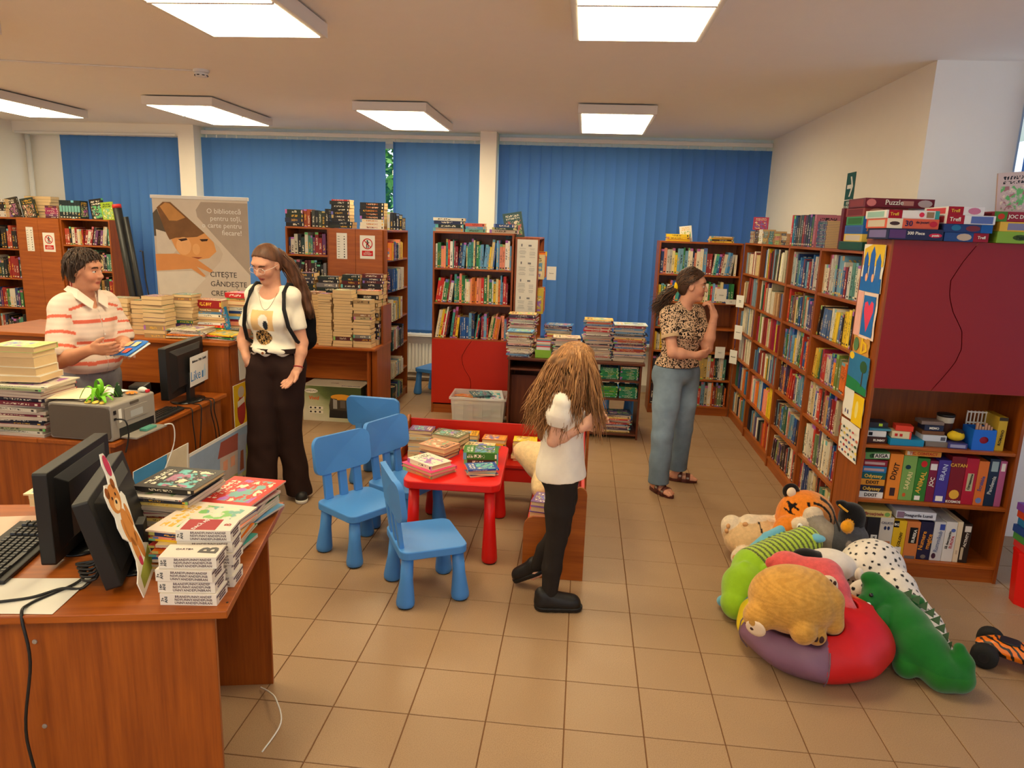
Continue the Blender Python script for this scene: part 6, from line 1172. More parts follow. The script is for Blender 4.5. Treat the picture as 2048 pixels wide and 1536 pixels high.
pz(.505, -.02, zt_ + .0586, .25, .28, .048, (226, 180, 60), 'yellow puzzle box in the end pile', [], [(.15, .15, .5, .85, (130, 130, 160)), (.55, .2, .75, .8, (240, 220, 170), 1)], 0, (226, 160, 40))
pz(.475, -.01, zt_ + .1072, .28, .28, .05, (150, 24, 44), 'dark red word game topping the end pile', [('JOC DE CUVINTE', .026, .60, .5, WH, 0)], [(0, 0, .22, 1, (70, 130, 50)), (.06, .2, .18, .8, (196, 60, 40), 1)], 0, (120, 20, 30))
lean = standing(frame((2.36, 4.30, 2.03), R(90), R(-10)) if 0 else (MC @ frame((.735, .16, zt_ + .158), R(90), R(-6))), .012, .17, .22, (214, 190, 180), 'spotted book leaning behind the end pile of puzzles', kind='h')
# boxes standing on the wall bookcase next to the cabinet
def pr2(y, z, w, d, h, c, l, wd=(), ar=(), x=1.60, end=None): return game_box(frame((x, y, z), R(0)), w, d, h, c, l, wd, ar, name='puzzle_box', group='boxes on the wall bookcase', end=end)
pr2(4.43, 1.8206, .28, .40, .05, (20, 70, 60), 'dark green flat box on the wall bookcase beside the puzzles', [], [(.70, .1, .8, .95, (236, 200, 40)), (.82, .1, .97, .95, BK), (.4, .2, .6, .8, (110, 110, 90), 1)], end=(30, 80, 70))
pr2(4.45, 1.8712, .25, .30, .045, (226, 196, 90), 'yellow patterned box on the green flat box', [], [(.1, .2, .4, .8, (120, 90, 60), 1), (.55, .2, .8, .8, (190, 90, 60), 1)], end=(200, 190, 180)); pr2(4.45, 1.9168, .24, .30, .05, (40, 100, 180), 'blue box with a white figure, in the pile by the exit sign', [('300', .026, .15, .5, (240, 150, 60), 0)], [(.3, .05, .55, 1, (236, 220, 200), 1), (.62, .2, .85, .8, (150, 190, 220))], end=(60, 90, 160))
pr2(4.46, 1.9674, .24, .28, .05, (60, 150, 90), 'green and blue box in the pile by the exit sign', [], [(0, 0, .4, 1, (50, 110, 190)), (.1, .2, .35, .9, (220, 120, 90), 1)], end=(50, 110, 60)); pr2(4.46, 2.018, .24, .30, .05, (150, 60, 50), 'red brown box in the pile by the exit sign', [], [(.1, .1, .5, .9, (206, 150, 120), 1), (.55, .2, .9, .85, (190, 160, 140), 1)], end=(120, 40, 50))
pr2(4.44, 2.0686, .38, .27, .052, (110, 20, 36), 'dark red flower puzzle topping the pile by the exit sign', [('Puzzle', .04, .42, .55, WH, 0)], [(.02, .1, .16, .9, (206, 120, 120), 1), (.76, .1, .97, .9, (190, 170, 170), 1), (.54, .25, .7, .75, (190, 130, 120))], x=1.59, end=(140, 60, 70))
pr2(4.98, 1.8206, .20, .05, .26, (110, 30, 44), 'dark red album standing behind the thin blue spines', [], [(.4, .2, .9, .9, (70, 80, 60))], x=1.66)
# children's drawings on the cabinet side, and the price-tag cards on the corner shelves
def side_draw(y0, y1, z0, z1, label, bits, mat=M_paper): 
    o = thing('child_drawing', label, 'drawing', (1.5965, y1, z0)); Ud = face((0, 0, 0), (0, -1, 0), (0, 0, 1)); w, h = y1 - y0, z1 - z0
    put('sheet', MB().grid(lambda u, v_: (u * w, v_ * h, .002 + .004 * math.sin(3 * u + 5 * v_) ** 2), 6, 8, Ud), mat, o, smooth=True)
    for i, (nm, pts, c) in enumerate(bits): plate(o, nm, [(x_ * w, y_ * h) for x_, y_ in pts], Ud @ Matrix.Translation((0, 0, .0068 + .0003 * i)), .0003, plain('paint_%02x%02x%02x' % c, srgb(*c), .75, .15, .2))
def yb(px): return px
side_draw(4.06, 4.36, 1.60, 1.86, 'painting of blue castles on yellow, highest on the cabinet side', [('yellow_sky', [(.05, .55), (.98, .55), (.98, 1), (.4, 1), (.05, .9)], (230, 190, 60)), ('blue_water', [(.02, .0), (.98, .0), (.98, .3), (.02, .3)], (40, 110, 190)), ('tower', [(.1, .25), (.3, .25), (.3, .7), (.2, .85), (.1, .7)], (40, 100, 190)), ('tower', [(.38, .25), (.60, .25), (.60, .8), (.5, .97), (.38, .8)], (40, 100, 190)), ('tower', [(.68, .25), (.9, .25), (.9, .66), (.8, .82), (.68, .66)], (50, 110, 190)), ('tulip', blob(.3, .3, .06, .09, 10), (236, 180, 150)), ('tulip', blob(.6, .3, .06, .09, 10), (236, 180, 150))])
side_draw(4.07, 4.36, 1.34, 1.60, 'painting of a pink heart on blue, on the cabinet side', [('pink_edge', [(0, .02), (.3, .02), (.3, .98), (0, .98)], (236, 180, 170)), ('blue_field', [(.34, .06), (.92, .06), (.92, .92), (.34, .92)], (40, 110, 186)), ('heart', [(.62, .14), (.86, .6), (.84, .78), (.74, .82), (.64, .70), (.54, .80), (.42, .76), (.42, .58)], (226, 70, 100))], plain('pale_pink_paper', srgb(240, 214, 200), .8))
side_draw(4.10, 4.34, 1.245, 1.345, 'yellow cut-out letter shape on the cabinet side', [('yellow_letter', [(.5, .05), (.62, .05), (.62, .95), (.5, .95)], (236, 190, 40)), ('yellow_letter', [(.62, .8), (.85, .7), (.9, .3), (.62, .05), (.62, .2), (.78, .35), (.74, .62), (.62, .68)], (236, 190, 40)), ('green_leaf', blob(.22, .5, .16, .4, 12), (90, 130, 90))], plain('letter_card', srgb(206, 150, 70), .8))
side_draw(4.06, 4.36, 1.03, 1.245, 'painting of a blue lake and a tree, on the cabinet side', [('lake', [(0, 0), (1, 0), (1, 1), (0, 1)], (50, 120, 170)), ('meadow', [(0, 0), (1, 0), (1, .18), (.5, .3), (0, .34)], (40, 130, 80)), ('sun', blob(.12, .9, .12, .1, 12), (236, 200, 50)), ('tree_trunk', [(.72, .2), (.77, .2), (.77, .8), (.72, .8)], (70, 60, 50)), ('tree_crown', blob(.75, .72, .17, .16, 12), (50, 90, 60))])
side_draw(4.22, 4.37, .86, 1.03, 'white sheet with two small figures, on the cabinet side', [('figure', blob(.35, .2, .05, .08, 8), (90, 90, 140)), ('figure', blob(.6, .2, .05, .08, 8), (90, 90, 140))])
side_draw(4.06, 4.215, .85, 1.02, 'yellow painted sheet with a pale figure, on the cabinet side', [('yellow_field', [(0, 0), (1, 0), (1, 1), (0, 1)], (236, 196, 30)), ('figure', blob(.4, .5, .15, .3, 12), (240, 220, 130))])
dots = [('dot', blob(.1 + .17 * (k % 6) + .05 * ((k // 6) % 2), .12 + .17 * (k // 6), .035 + .012 * (k % 3), .03 + .01 * (k % 2), 9), ((190, 50, 60), (60, 90, 110), (230, 200, 90), (50, 80, 60), (206, 110, 80), (40, 60, 130))[(k * 5 + k // 6) % 6]) for k in range(29)]
side_draw(4.07, 4.36, .635, .845, 'white sheet of coloured dots, lowest on the cabinet side', dots)
def tagcard(x, y, z, rz, w, h, label, t_):
    o = thing('shelf_card', label, 'sign', (x, y, z), rz); put('card', MB().box((-w / 2, -.001, 0), (w / 2, .001, h)), M_paper, o); text('lettering', t_, .014, M_ink, o, face((0, -.0016, h / 2), (1, 0, 0), (0, 0, 1)))
for x, y, z, w, h, l, t_ in ((1.575, 7.40, 1.185, .10, .12, 'highest white card hanging on the corner bookcase', 'Clasa\na II-a'), (1.575, 7.34, .87, .10, .14, 'second white card hanging on the corner bookcase', 'Literatură'), (1.575, 7.46, .60, .10, .14, 'lowest white card hanging on the corner bookcase', 'Bibliografie'), (1.52, 7.574, 1.195, .10, .05, 'small card at the corner shelf edge', '2.00'), (1.42, 7.574, 1.22, .10, .13, 'white card with a dark flower on the bookcase behind the woman', 'Povești'), (1.46, 7.574, .63, .10, .12, 'plain white card low on the bookcase behind the woman', 'Clasa I'), (-.31, 7.10, 1.40, .09, .13, 'white card hanging from the folders beyond the pinned paper', 'Reviste')): tagcard(x, y, z, R(-55) if x == 1.575 else 0, w, h, l, t_)
# toy car
tc_ = thing('toy_truck', 'orange black-striped toy truck with fat black wheels', 'toy car', (2.045, 3.155, 0), R(-34))
n = N('tiger_stripe_paint'); v = coord(n, 'Object', (1, 1, 1)); wv = n.n('ShaderNodeTexWave', i_Vector=v, i_Scale=14.0, i_Distortion=9.0, i_Detail=2.0); wv.bands_direction = 'DIAGONAL'; n.base(n.ramp(wv.outputs[0], (.30, srgb(20, 16, 12)), (.36, srgb(240, 120, 10)), interp='CONSTANT'), .35, .5); M_tig = n.m
vb = Vol((-.2, -.1, .02), (.2, .1, .17), .005); vb.loft([(.05, 0, 0, .15, .05), (.075, 0, 0, .155, .06), (.10, .01, 0, .13, .05), (.115, -.02, 0, .07, .04)], .015, pw=3.5); soft('body', vb, M_tig, (1, .5, .1), tc_)
put('windscreen', MB().prism(rrect(.08, .07, .02, 4), .112, .122, frame((-.025, 0, 0))), M_black, tc_, bevel=.004); put('bumper', MB().box((.145, -.035, .045), (.162, .035, .07)), plain('bumper_orange', srgb(230, 110, 20), .4), tc_, bevel=.004)
for sx_ in (-1, 1):
    put('axle', MB().tube([(sx_ * .105, -.08, .055), (sx_ * .105, .08, .055)], .008, 8), M_black, tc_)
    for sy_ in (-1, 1):
        w = put('wheel', MB().lathe([(.024, -.03), (.046, -.029), (.055, -.018), (.0555, 0), (.055, .018), (.046, .029), (.024, .03)], 26, face((sx_ * .105, sy_ * .095, .0555), (1, 0, 0), (0, 0, 1))), plain('tyre', (.02, .019, .018), .8, .2), tc_, smooth=True); put('hub', MB().lathe([(.022, -.031), (.022, .031)], 14, face((sx_ * .105, sy_ * .095, .0555), (1, 0, 0), (0, 0, 1))), M_black, w)
# red stool with stacked game cases at the frame edge
rs = thing('toy_bin', 'red faceted bin at the frame edge beside the game cabinet', 'bin', (2.475, 3.80, 0)); put('bin', MB().lathe([(.085, 0), (.105, .28)], 8, frame((0, 0, 0), .2)), M_redp, rs); put('rim', MB().lathe([(.108, .28), (.108, .295)], 8, frame((0, 0, 0), .2)), M_redp, rs)
for k, c in enumerate(((200, 50, 50), (70, 130, 60), (30, 60, 130), (40, 110, 160), (190, 60, 30), (110, 60, 150))): game_box(frame((2.385, 3.715, .2956 + k * .041), R(-4 + 3 * (k % 3))), .19, .17, .04, c, '%s flat case, %s up on the red bin' % (cname(srgb(*c)), nth(k + 1)), [], [(.1, .2, .8, .8, tuple(min(255, int(q * 1.3)) for q in c))], name='small_box', group='flat cases on the red bin')
# ================================================================ PLUSH TOYS AND BEANBAG
M_plush = vcol('plush', .95, .05, .55, 220, sheen=.25, mott=.12, mscale=45)
M_velour = vcol('velour', .85, .1, .25, 400, sheen=.3, mott=.06, mscale=25)
M_fauxl = vcol('beanbag_leatherette', .48, .4, .12, 60, mott=.05, mscale=8)
def bounds(prims, pad=.06):
    P = np.array([p for q in prims for p in q]); return P.min(0) - pad, P.max(0) + pad
def toy(name, label, prims, colf, h=.006, k=.03, mat=None, warp=None):
    """prims: ('e', centre, radii, id[, k]) or ('c', [points], [radii], id[, k])"""
    pts = []
    for p in prims:
        if p[0] == 'e': r = np.array(p[2] if hasattr(p[2], '__len__') else (p[2],) * 3); pts += [np.array(p[1]) - r, np.array(p[1]) + r]
        else:
            for q, r in zip(p[1], p[2] if hasattr(p[2], '__len__') else [p[2]] * len(p[1])): pts += [np.array(q) - r, np.array(q) + r]
    P = np.array(pts); v = Vol(P.min(0) - .03, P.max(0) + .03, h)
    for p in prims:
        kk = p[4] if len(p) > 4 else k
        if p[0] == 'e': v.ell(p[1], p[2], kk, p[3])
        else: v.chain(p[1], p[2], kk, p[3])
    if warp: v.warp(warp)
    v.cut(lambda X, Y, Z: .0008 - Z + 0 * X + 0 * Y)
    o = thing(name, label, 'plush toy' if name != 'bean_bag' else 'beanbag', (0, 0, 0)); b = soft('body', v, mat or M_plush, colf, o); return o, b
def pad(o, c, nrm, rx, ry, mat, name='paw_pad', turn=0, th=.006):
    nrm = Vector(nrm).normalized(); up = Vector((0, 0, 1)); x = up.cross(nrm); x = x.normalized() if x.length > .01 else Vector((1, 0, 0)); y = nrm.cross(x)
    M = Matrix(((x.x, y.x, nrm.x, c[0]), (x.y, y.y, nrm.y, c[1]), (x.z, y.z, nrm.z, c[2]), (0, 0, 0, 1))) @ Matrix.Rotation(turn, 4, 'Z')
    return put(name, MB().lathe([(1, -.8), (.95, .2), (.6, .8), (.2, 1)], 16, M @ Matrix.Diagonal((rx, ry, th, 1))), mat, o, smooth=True)
def C_(*c): return np.array(srgb(*c))
M_padd = plain('pad_brown', srgb(60, 30, 18), .7); M_padl = plain('pad_tan', srgb(206, 150, 96), .8); M_eyew = plain('eye_white', srgb(240, 238, 230), .25, .5); M_eyeb = plain('eye_black', (.01, .01, .01), .15, .6); M_cream = plain('felt_cream', srgb(232, 206, 176), .9, .1, .08, .3, 300)
# beanbag: coloured wedges, dented where the bear lies
bc_ = np.array((1.14, 3.13)); v = Vol((.76, 2.75, -.01), (1.52, 3.51, .34), .006)
fold = lambda X, Y, Z: .006 * np.sin(9 * np.arctan2(Y - 3.13, X - 1.14) + 14 * Z) * np.clip(Z / .2, 0, 1) + .004 * np.sin(23 * X + 31 * Z) * np.cos(19 * Y)
bag_r = lambda z: .335 * (1 - .3 * ((.11 - z) / .11) ** 2) if z < .11 else .335 * max(0, 1 - ((z - .11) / .18) ** 2) ** .45
v.loft([(z, 1.14 + .15 * max(0, z - .11), 3.13, bag_r(z), bag_r(z)) for z in np.linspace(0, .285, 30)], .03, 0, fold)
for c, r in (((.99, 2.99, .33), (.20, .175, .155)), ((1.19, 3.25, .31), (.12, .12, .11)), ((1.26, 3.12, .24), (.062, .07, .06)), ((.86, 2.94, .28), (.09, .08, .075)), ((1.0, 2.84, .265), (.065, .065, .065)), ((1.06, 2.87, .235), (.05, .05, .05)), ((1.14, 2.95, .26), (.06, .06, .1)), ((.90, 3.46, .14), (.117,) * 3), ((.86, 3.39, .085), (.09,) * 3), ((1.555, 3.14, .16), (.107,) * 3), ((1.58, 3.03, .115), (.113,) * 3), ((1.505, 2.995, .062), (.065,) * 3), ((1.53, 3.24, .215), (.083,) * 3), ((1.12, 3.31, .325), (.16, .09, .085)), ((1.43, 3.14, .19), (.05,) * 3)): v.ell(c, r, .02, sub=True)
v.cut(lambda X, Y, Z: .0008 - Z + 0 * X + 0 * Y)
def bagc(P, ids):
    a = np.degrees(np.arctan2(P[:, 1] - 3.13, P[:, 0] - 1.14)) % 360; out = np.tile(C_(130, 92, 116), (len(P), 1))
    for lo, hi, c in ((0, 12, (206, 26, 26)), (12, 75, (226, 96, 24)), (75, 150, (30, 90, 160)), (150, 186, (220, 190, 20)), (264, 360, (206, 22, 26))): out[(a >= lo) & (a < hi)] = C_(*c)
    return out
bb_ = thing('bean_bag', 'purple and red segmented beanbag under the plush toys', 'beanbag', (0, 0, 0)); soft('shell', v, M_fauxl, bagc, bb_, relax=2)
sm_ = MB()
for a in (186, 264):
    pts = []
    for z, r in ((.02, .295), (.06, .328), (.10, .342), (.15, .338), (.19, .316)): pts.append((1.143 + r * math.cos(R(a)), 3.13 + r * .985 * math.sin(R(a)), z))
    put('seam', MB().tube(pts, .003, 6), plain('seam_grey', srgb(120, 96, 110), .6), bb_)
# tan bear lying face down on the beanbag
o, _ = toy('teddy_bear', 'tan teddy bear lying face down on the beanbag', [('e', (.99, 2.99, .335), (.19, .165, .145), 0), ('c', [(.90, 2.94, .30), (.835, 2.925, .275)], [.06, .066], 0), ('c', [(1.07, 2.99, .42), (1.13, 2.955, .36), (1.145, 2.935, .265)], [.05, .056, .05], 0, .02), ('e', (.998, 2.838, .268), (.055, .05, .055), 0, .015), ('c', [(1.03, 2.90, .25), (1.065, 2.875, .235)], [.045, .042], 0)],
           lambda P, ids: np.where((np.sin(P[:, 0] * 90 + 8 * np.sin(P[:, 2] * 60)) > .2)[:, None], C_(196, 142, 62), C_(206, 152, 70)), k=.022)
for c, nr, rx, ry in (((.792, 2.895, .27), (-.8, -.5, -.1), .013, .02), ((.80, 2.885, .237), (-.6, -.7, -.3), .02, .018), ((.782, 2.912, .25), (-.95, -.2, -.2), .012, .02), ((1.075, 2.836, .238), (.15, -1, 0), .012, .016), ((1.05, 2.833, .243), (-.2, -1, .1), .011, .015)): pad(o, c, nr, rx, ry, M_padd)
pad(o, (.812, 2.872, .245), (-.55, -.8, -.2), .045, .04, M_cream, 'sole', th=.004)
# pink bear
o, _ = toy('teddy_bear', 'pink teddy bear sprawled behind the tan one', [('e', (1.05, 3.32, .335), (.085, .075, .07), 0), ('e', (.975, 3.31, .35), (.03, .02, .03), 0, .015), ('c', [(1.08, 3.31, .32), (1.21, 3.27, .315)], [.07, .09], 0), ('e', (1.10, 3.23, .32), (.045, .04, .045), 0, .015), ('e', (1.235, 3.20, .295), (.07, .07, .07), 1), ('c', [(1.25, 3.17, .27), (1.268, 3.105, .235)], [.05, .047], 0)],
           lambda P, ids: C_(226, 96, 92) * (1 - .12 * np.clip((P[:, 0:1] - 1.1) * 4, 0, 1)) + np.array([0, .0, .03]) * np.clip((P[:, 0:1] - 1.1) * 5, 0, 1), k=.022)
pad(o, (1.188, 3.148, .335), (-.35, -.8, .45), .043, .046, M_cream, 'paw', th=.012)
for dx, dz in ((-.02, .028), (.0, .034), (.02, .026)): pad(o, (1.188 + dx, 3.138 - .012 - .3 * abs(dx) * 0, .337 + dz * .8), (-.35, -.8, .45), .0075, .011, M_padd)
pad(o, (1.186, 3.138, .322), (-.35, -.8, .45), .02, .014, M_padl); pad(o, (1.272, 3.066, .222), (.1, -.8, -.35), .042, .036, M_cream, 'sole', th=.01); pad(o, (1.272, 3.055, .22), (.1, -.8, -.35), .022, .014, M_padl)
# striped frog
fa, fb = np.array((1.28, 3.78, .27)), np.array((.97, 3.57, .19)); fd_ = (fb - fa) / np.linalg.norm(fb - fa)
def frogc(P, ids):
    t_ = (P - fa) @ fd_; out = np.tile(C_(150, 196, 36), (len(P), 1)); L = np.linalg.norm(fb - fa); body = (ids == 0) & (t_ < L + .02); out[body] = C_(176, 200, 60)
    s_ = body & (np.sin(t_ * 2 * math.pi / .032) > .25); out[s_] = C_(84, 96, 44); out[ids == 2] = C_(110, 176, 196); return out
o, _ = toy('plush_frog', 'lime plush frog with a striped body and blue arms', [('c', [fa, fb], [.085, .115], 0), ('c', [(.97, 3.55, .17), (.90, 3.46, .14), (.855, 3.385, .085)], [.112, .108, .082], 1), ('e', (.895, 3.475, .245), .026, 1, .012), ('e', (.995, 3.455, .245), .026, 1, .012), ('c', [(1.14, 3.78, .33), (1.06, 3.74, .30), (.985, 3.70, .245)], .024, 2, .01), ('e', (.955, 3.685, .215), (.04, .03, .025), 2, .012), ('c', [(.90, 3.60, .23), (.855, 3.53, .16), (.83, 3.49, .085)], .022, 2, .01), ('e', (.812, 3.47, .045), (.04, .035, .03), 2, .012), ('e', (1.32, 3.72, .32), (.04, .03, .02), 2, .01)], frogc, k=.025, mat=M_velour)
pad(o, (.995, 3.432, .25), (0, -1, .2), .014, .014, M_eyew, 'eye'); pad(o, (.995, 3.427, .251), (0, -1, .2), .006, .006, M_eyeb, 'pupil'); pad(o, (.90, 3.452, .25), (0, -1, .2), .009, .006, M_padd, 'eyelid')
# tiger
def tigc(P, ids):
    out = np.tile(C_(214, 176, 128), (len(P), 1)); x, y, z = P.T; og = (ids == 1) | (ids == 3); out[og] = C_(226, 128, 36); out[ids == 2] = C_(222, 200, 170); out[ids == 4] = C_(150, 138, 124); out[ids == 5] = C_(26, 18, 16)
    fade = np.clip((x - 1.36) * 5, 0, 1)[:, None]; out = np.where((ids == 1)[:, None], out * (1 - fade) + C_(222, 176, 120) * fade, out)
    h_ = np.array((1.36, 4.08, .30)); q = P - h_; ang = np.arctan2(q[:, 2], q[:, 0]); rr = np.hypot(q[:, 0], q[:, 2])
    st = (ids == 1) & (((np.abs(rr - .115) < .006) & (ang > .1) & (ang < 1.5)) | ((np.abs(rr - .145) < .006) & (ang > -.2) & (ang < 1.2)) | ((np.abs(ang - 1.75) < .07) & (rr > .07) & (rr < .12))) & (y < 4.08); out[st] = C_(24, 18, 16)
    for x0, z0, x1, z1 in ((1.235, .40, 1.285, .375), (1.25, .375, 1.275, .40), (1.225, .36, 1.265, .34), (1.245, .39, 1.25, .345)):
        d = np.array((x1 - x0, z1 - z0)); t_ = np.clip(((x - x0) * d[0] + (z - z0) * d[1]) / (d @ d), 0, 1); out[(np.hypot(x - x0 - t_ * d[0], z - z0 - t_ * d[1]) < .006) & (ids == 1) & (y < 4.05)] = C_(24, 18, 16)
    bl = (ids == 0) & (np.abs(np.sin((x - .9) * 26 + z * 5)) < .12) & (x > 1.05) & (z > .12); out[bl] = C_(30, 22, 18); return out
o, _ = toy('plush_tiger', 'orange striped plush tiger leaning on the wall bookcase', [('e', (1.10, 4.07, .135), (.19, .14, .125), 0), ('e', (1.36, 4.08, .30), (.165, .13, .155), 1), ('e', (1.25, 3.98, .26), (.09, .06, .075), 3), ('e', (1.20, 3.945, .25), (.055, .045, .05), 3), ('e', (1.29, 3.935, .30), (.05, .035, .045), 2, .015), ('c', [(1.36, 3.95, .34), (1.42, 3.90, .27), (1.45, 3.88, .21)], [.05, .066, .06], 4, .02), ('e', (1.355, 3.94, .37), (.055, .03, .045), 2, .012), ('e', (1.265, 4.09, .445), (.048, .022, .048), 5, .012), ('c', [(1.28, 4.14, .22), (1.15, 4.10, .225), (1.05, 4.08, .225)], [.055, .052, .062], 2, .02), ('c', [(1.03, 4.13, .10), (.965, 4.11, .17), (.955, 4.10, .205)], [.06, .06, .062], 2, .02), ('c', [(1.08, 3.99, .09), (.985, 3.92, .085)], [.06, .058], 2, .02), ('e', (1.10, 3.93, .34), (.001, .001, .001), 0)], tigc, k=.022)
pad(o, (1.262, 4.066, .445), (-.1, -1, .1), .026, .03, M_cream, 'inner_ear', th=.008)
for dx, dz, r_ in ((-.03, .02, .017), (-.04, -.012, .014), (-.02, -.026, .012)): pad(o, (1.045 + dx, 4.024, .225 + dz), (0, -1, .1), r_, r_ * .85, M_padl, th=.009)
pad(o, (1.075, 4.022, .218), (0, -1, .1), .026, .02, M_padl, th=.01)
for dx, dz in ((-.028, .02), (-.012, -.015), (-.035, -.01)): pad(o, (.95 + dx, 4.045, .2 + dz), (-.5, -1, .1), .012, .014, M_padl, th=.009)
for dx, dz in ((-.03, .02), (-.025, -.018)): pad(o, (.965 + dx, 3.872, .085 + dz), (-.5, -1, .1), .012, .014, M_padl, th=.009)
pad(o, (1.278, 3.899, .305), (-.25, -1, .15), .017, .022, M_eyew, 'eye', th=.007); pad(o, (1.274, 3.893, .303), (-.25, -1, .15), .009, .013, M_eyeb, 'pupil', th=.005)
put('collar', MB().tube([(1.44, 3.86, .40), (1.47, 3.83, .32), (1.455, 3.81, .2)], .005, 6), M_black, o)
# penguin
o, _ = toy('plush_penguin', 'black and grey plush penguin between tiger and cabinet', [('e', (1.535, 3.875, .235), (.115, .10, .135), 0), ('e', (1.545, 3.89, .385), (.07, .07, .085), 1), ('c', [(1.52, 3.88, .44), (1.475, 3.87, .465), (1.45, 3.865, .475)], [.035, .022, .012], 1, .015), ('e', (1.495, 3.81, .362), (.034, .03, .036), 2, .008), ('e', (1.51, 3.80, .26), (.02, .03, .03), 3, .01)], pal((74, 74, 78), (20, 17, 17), (226, 150, 26), (130, 120, 116)), k=.02)
put('beak_stripe', MB().tube([(1.452, 3.848, .47), (1.475, 3.845, .452), (1.50, 3.842, .435)], .006, 6), plain('beak_yellow', srgb(226, 160, 40), .7), o)
# spotted dog
rsp = np.random.RandomState(3)
def dogc(P, ids):
    out = np.tile(C_(232, 220, 206), (len(P), 1)); out[ids == 1] = C_(22, 19, 19); idx = np.where(ids == 2)[0]; pick = []
    for q in rsp.permutation(idx)[:2500]:
        if all(np.sum((P[q] - P[w]) ** 2) > .028 ** 2 for w in pick): pick.append(q)
        if len(pick) > 330: break
    for q in pick: d = np.sum((P - P[q]) ** 2, 1); out[(d < (rsp.uniform(.0055, .009)) ** 2) & (ids == 2)] = C_(26, 22, 24)
    return out
o, _ = toy('plush_dog', 'large white plush dog with black spots and one black ear', [('e', (1.215, 3.55, .285), (.075, .045, .045), 1, .01), ('e', (1.34, 3.58, .235), (.13, .095, .085), 0), ('e', (1.59, 3.66, .19), (.165, .15, .165), 2), ('e', (1.645, 3.52, .14), (.12, .13, .13), 2), ('c', [(1.675, 3.42, .11), (1.70, 3.28, .09), (1.72, 3.14, .055)], [.10, .085, .05], 2), ('e', (1.45, 3.47, .25), (.02, .02, .035), 0, .01), ('e', (1.47, 3.40, .185), (.09, .045, .075), 2, .015)], dogc, h=.005, k=.025, mat=M_velour)
# crocodile
cro = toy('plush_crocodile', 'dark green plush crocodile with a curled tail beside the beanbag', [('e', (1.475, 3.285, .255), (.075, .06, .06), 0), ('c', [(1.45, 3.25, .235), (1.395, 3.215, .225)], [.06, .045], 0), ('e', (1.44, 3.30, .31), (.05, .035, .035), 0), ('c', [(1.53, 3.24, .215), (1.555, 3.14, .16), (1.58, 3.03, .115), (1.63, 2.935, .075), (1.685, 2.915, .07)], [.075, .098, .105, .078, .062], 0), ('c', [(1.685, 2.915, .075), (1.70, 2.93, .13), (1.685, 2.945, .19)], [.058, .042, .024], 0, .02), ('c', [(1.56, 3.27, .235), (1.66, 3.29, .215)], [.035, .03], 0, .015), ('e', (1.505, 2.995, .062), (.055, .06, .058), 0, .015), ('c', [(1.47, 3.17, .20), (1.43, 3.13, .185)], [.045, .04], 0, .012)], lambda P, ids: np.where((P[:, 2] > .1)[:, None], C_(26, 104, 36), C_(34, 112, 36)), k=.025, mat=M_velour)[0]
for k in range(9):
    t_ = k / 8; c = np.array((1.575, 3.23, .295)) * (1 - t_) + np.array((1.675, 2.995, .135)) * t_ + np.array((.03, 0, .02)) * math.sin(math.pi * t_)
    put('back_spike', MB().add([(c[0] - .012, c[1] + .02, c[2] - .02), (c[0] + .012, c[1] - .02, c[2] - .025), (c[0] + .022, c[1] + .002, c[2] + .012), (c[0] + .006, c[1] + .004, c[2] - .026)], [(0, 1, 2), (1, 3, 2), (3, 0, 2), (0, 3, 1)]), plain('spike_green', srgb(56, 84, 56), .8), cro)
pad(cro, (1.385, 3.17, .245), (-.3, -1, .1), .012, .009, M_eyew, 'tooth'); pad(cro, (1.405, 3.20, .277), (-.3, -.8, .4), .010, .010, M_eyeb, 'eye')
# cream bear slumped in the bench corner
o, _ = toy('teddy_bear', 'cream teddy bear slumped on the corner bench behind the girl', [('c', [(-.335, 4.36, .505), (-.30, 4.36, .49), (-.19, 4.33, .45), (-.10, 4.32, .432)], [.04, .075, .12, .135], 0), ('c', [(-.15, 4.22, .42), (-.17, 4.17, .36), (-.19, 4.12, .335)], [.07, .075, .05], 0), ('e', (-.085, 4.38, .422), (.12, .13, .125), 0)], lambda P, ids: np.tile(C_(230, 200, 150), (len(P), 1)), h=.007, k=.03)
pad(o, (-.378, 4.352, .50), (-1, -.2, 0), .018, .022, plain('nose_pink', srgb(216, 150, 130), .7), 'nose')
stack(-.15, 3.84, .29, R(80), [(.05, .13, .17, (110, 90, 150), False, 'h'), (.03, .13, .17, (120, 80, 140), False, 'h'), (.025, .12, .16, (110, 70, 130), False, 'h')], 'purple pile on the bench seat by the girl', 'storybook', G_BN, jit=.004, seed=151, parts=True)
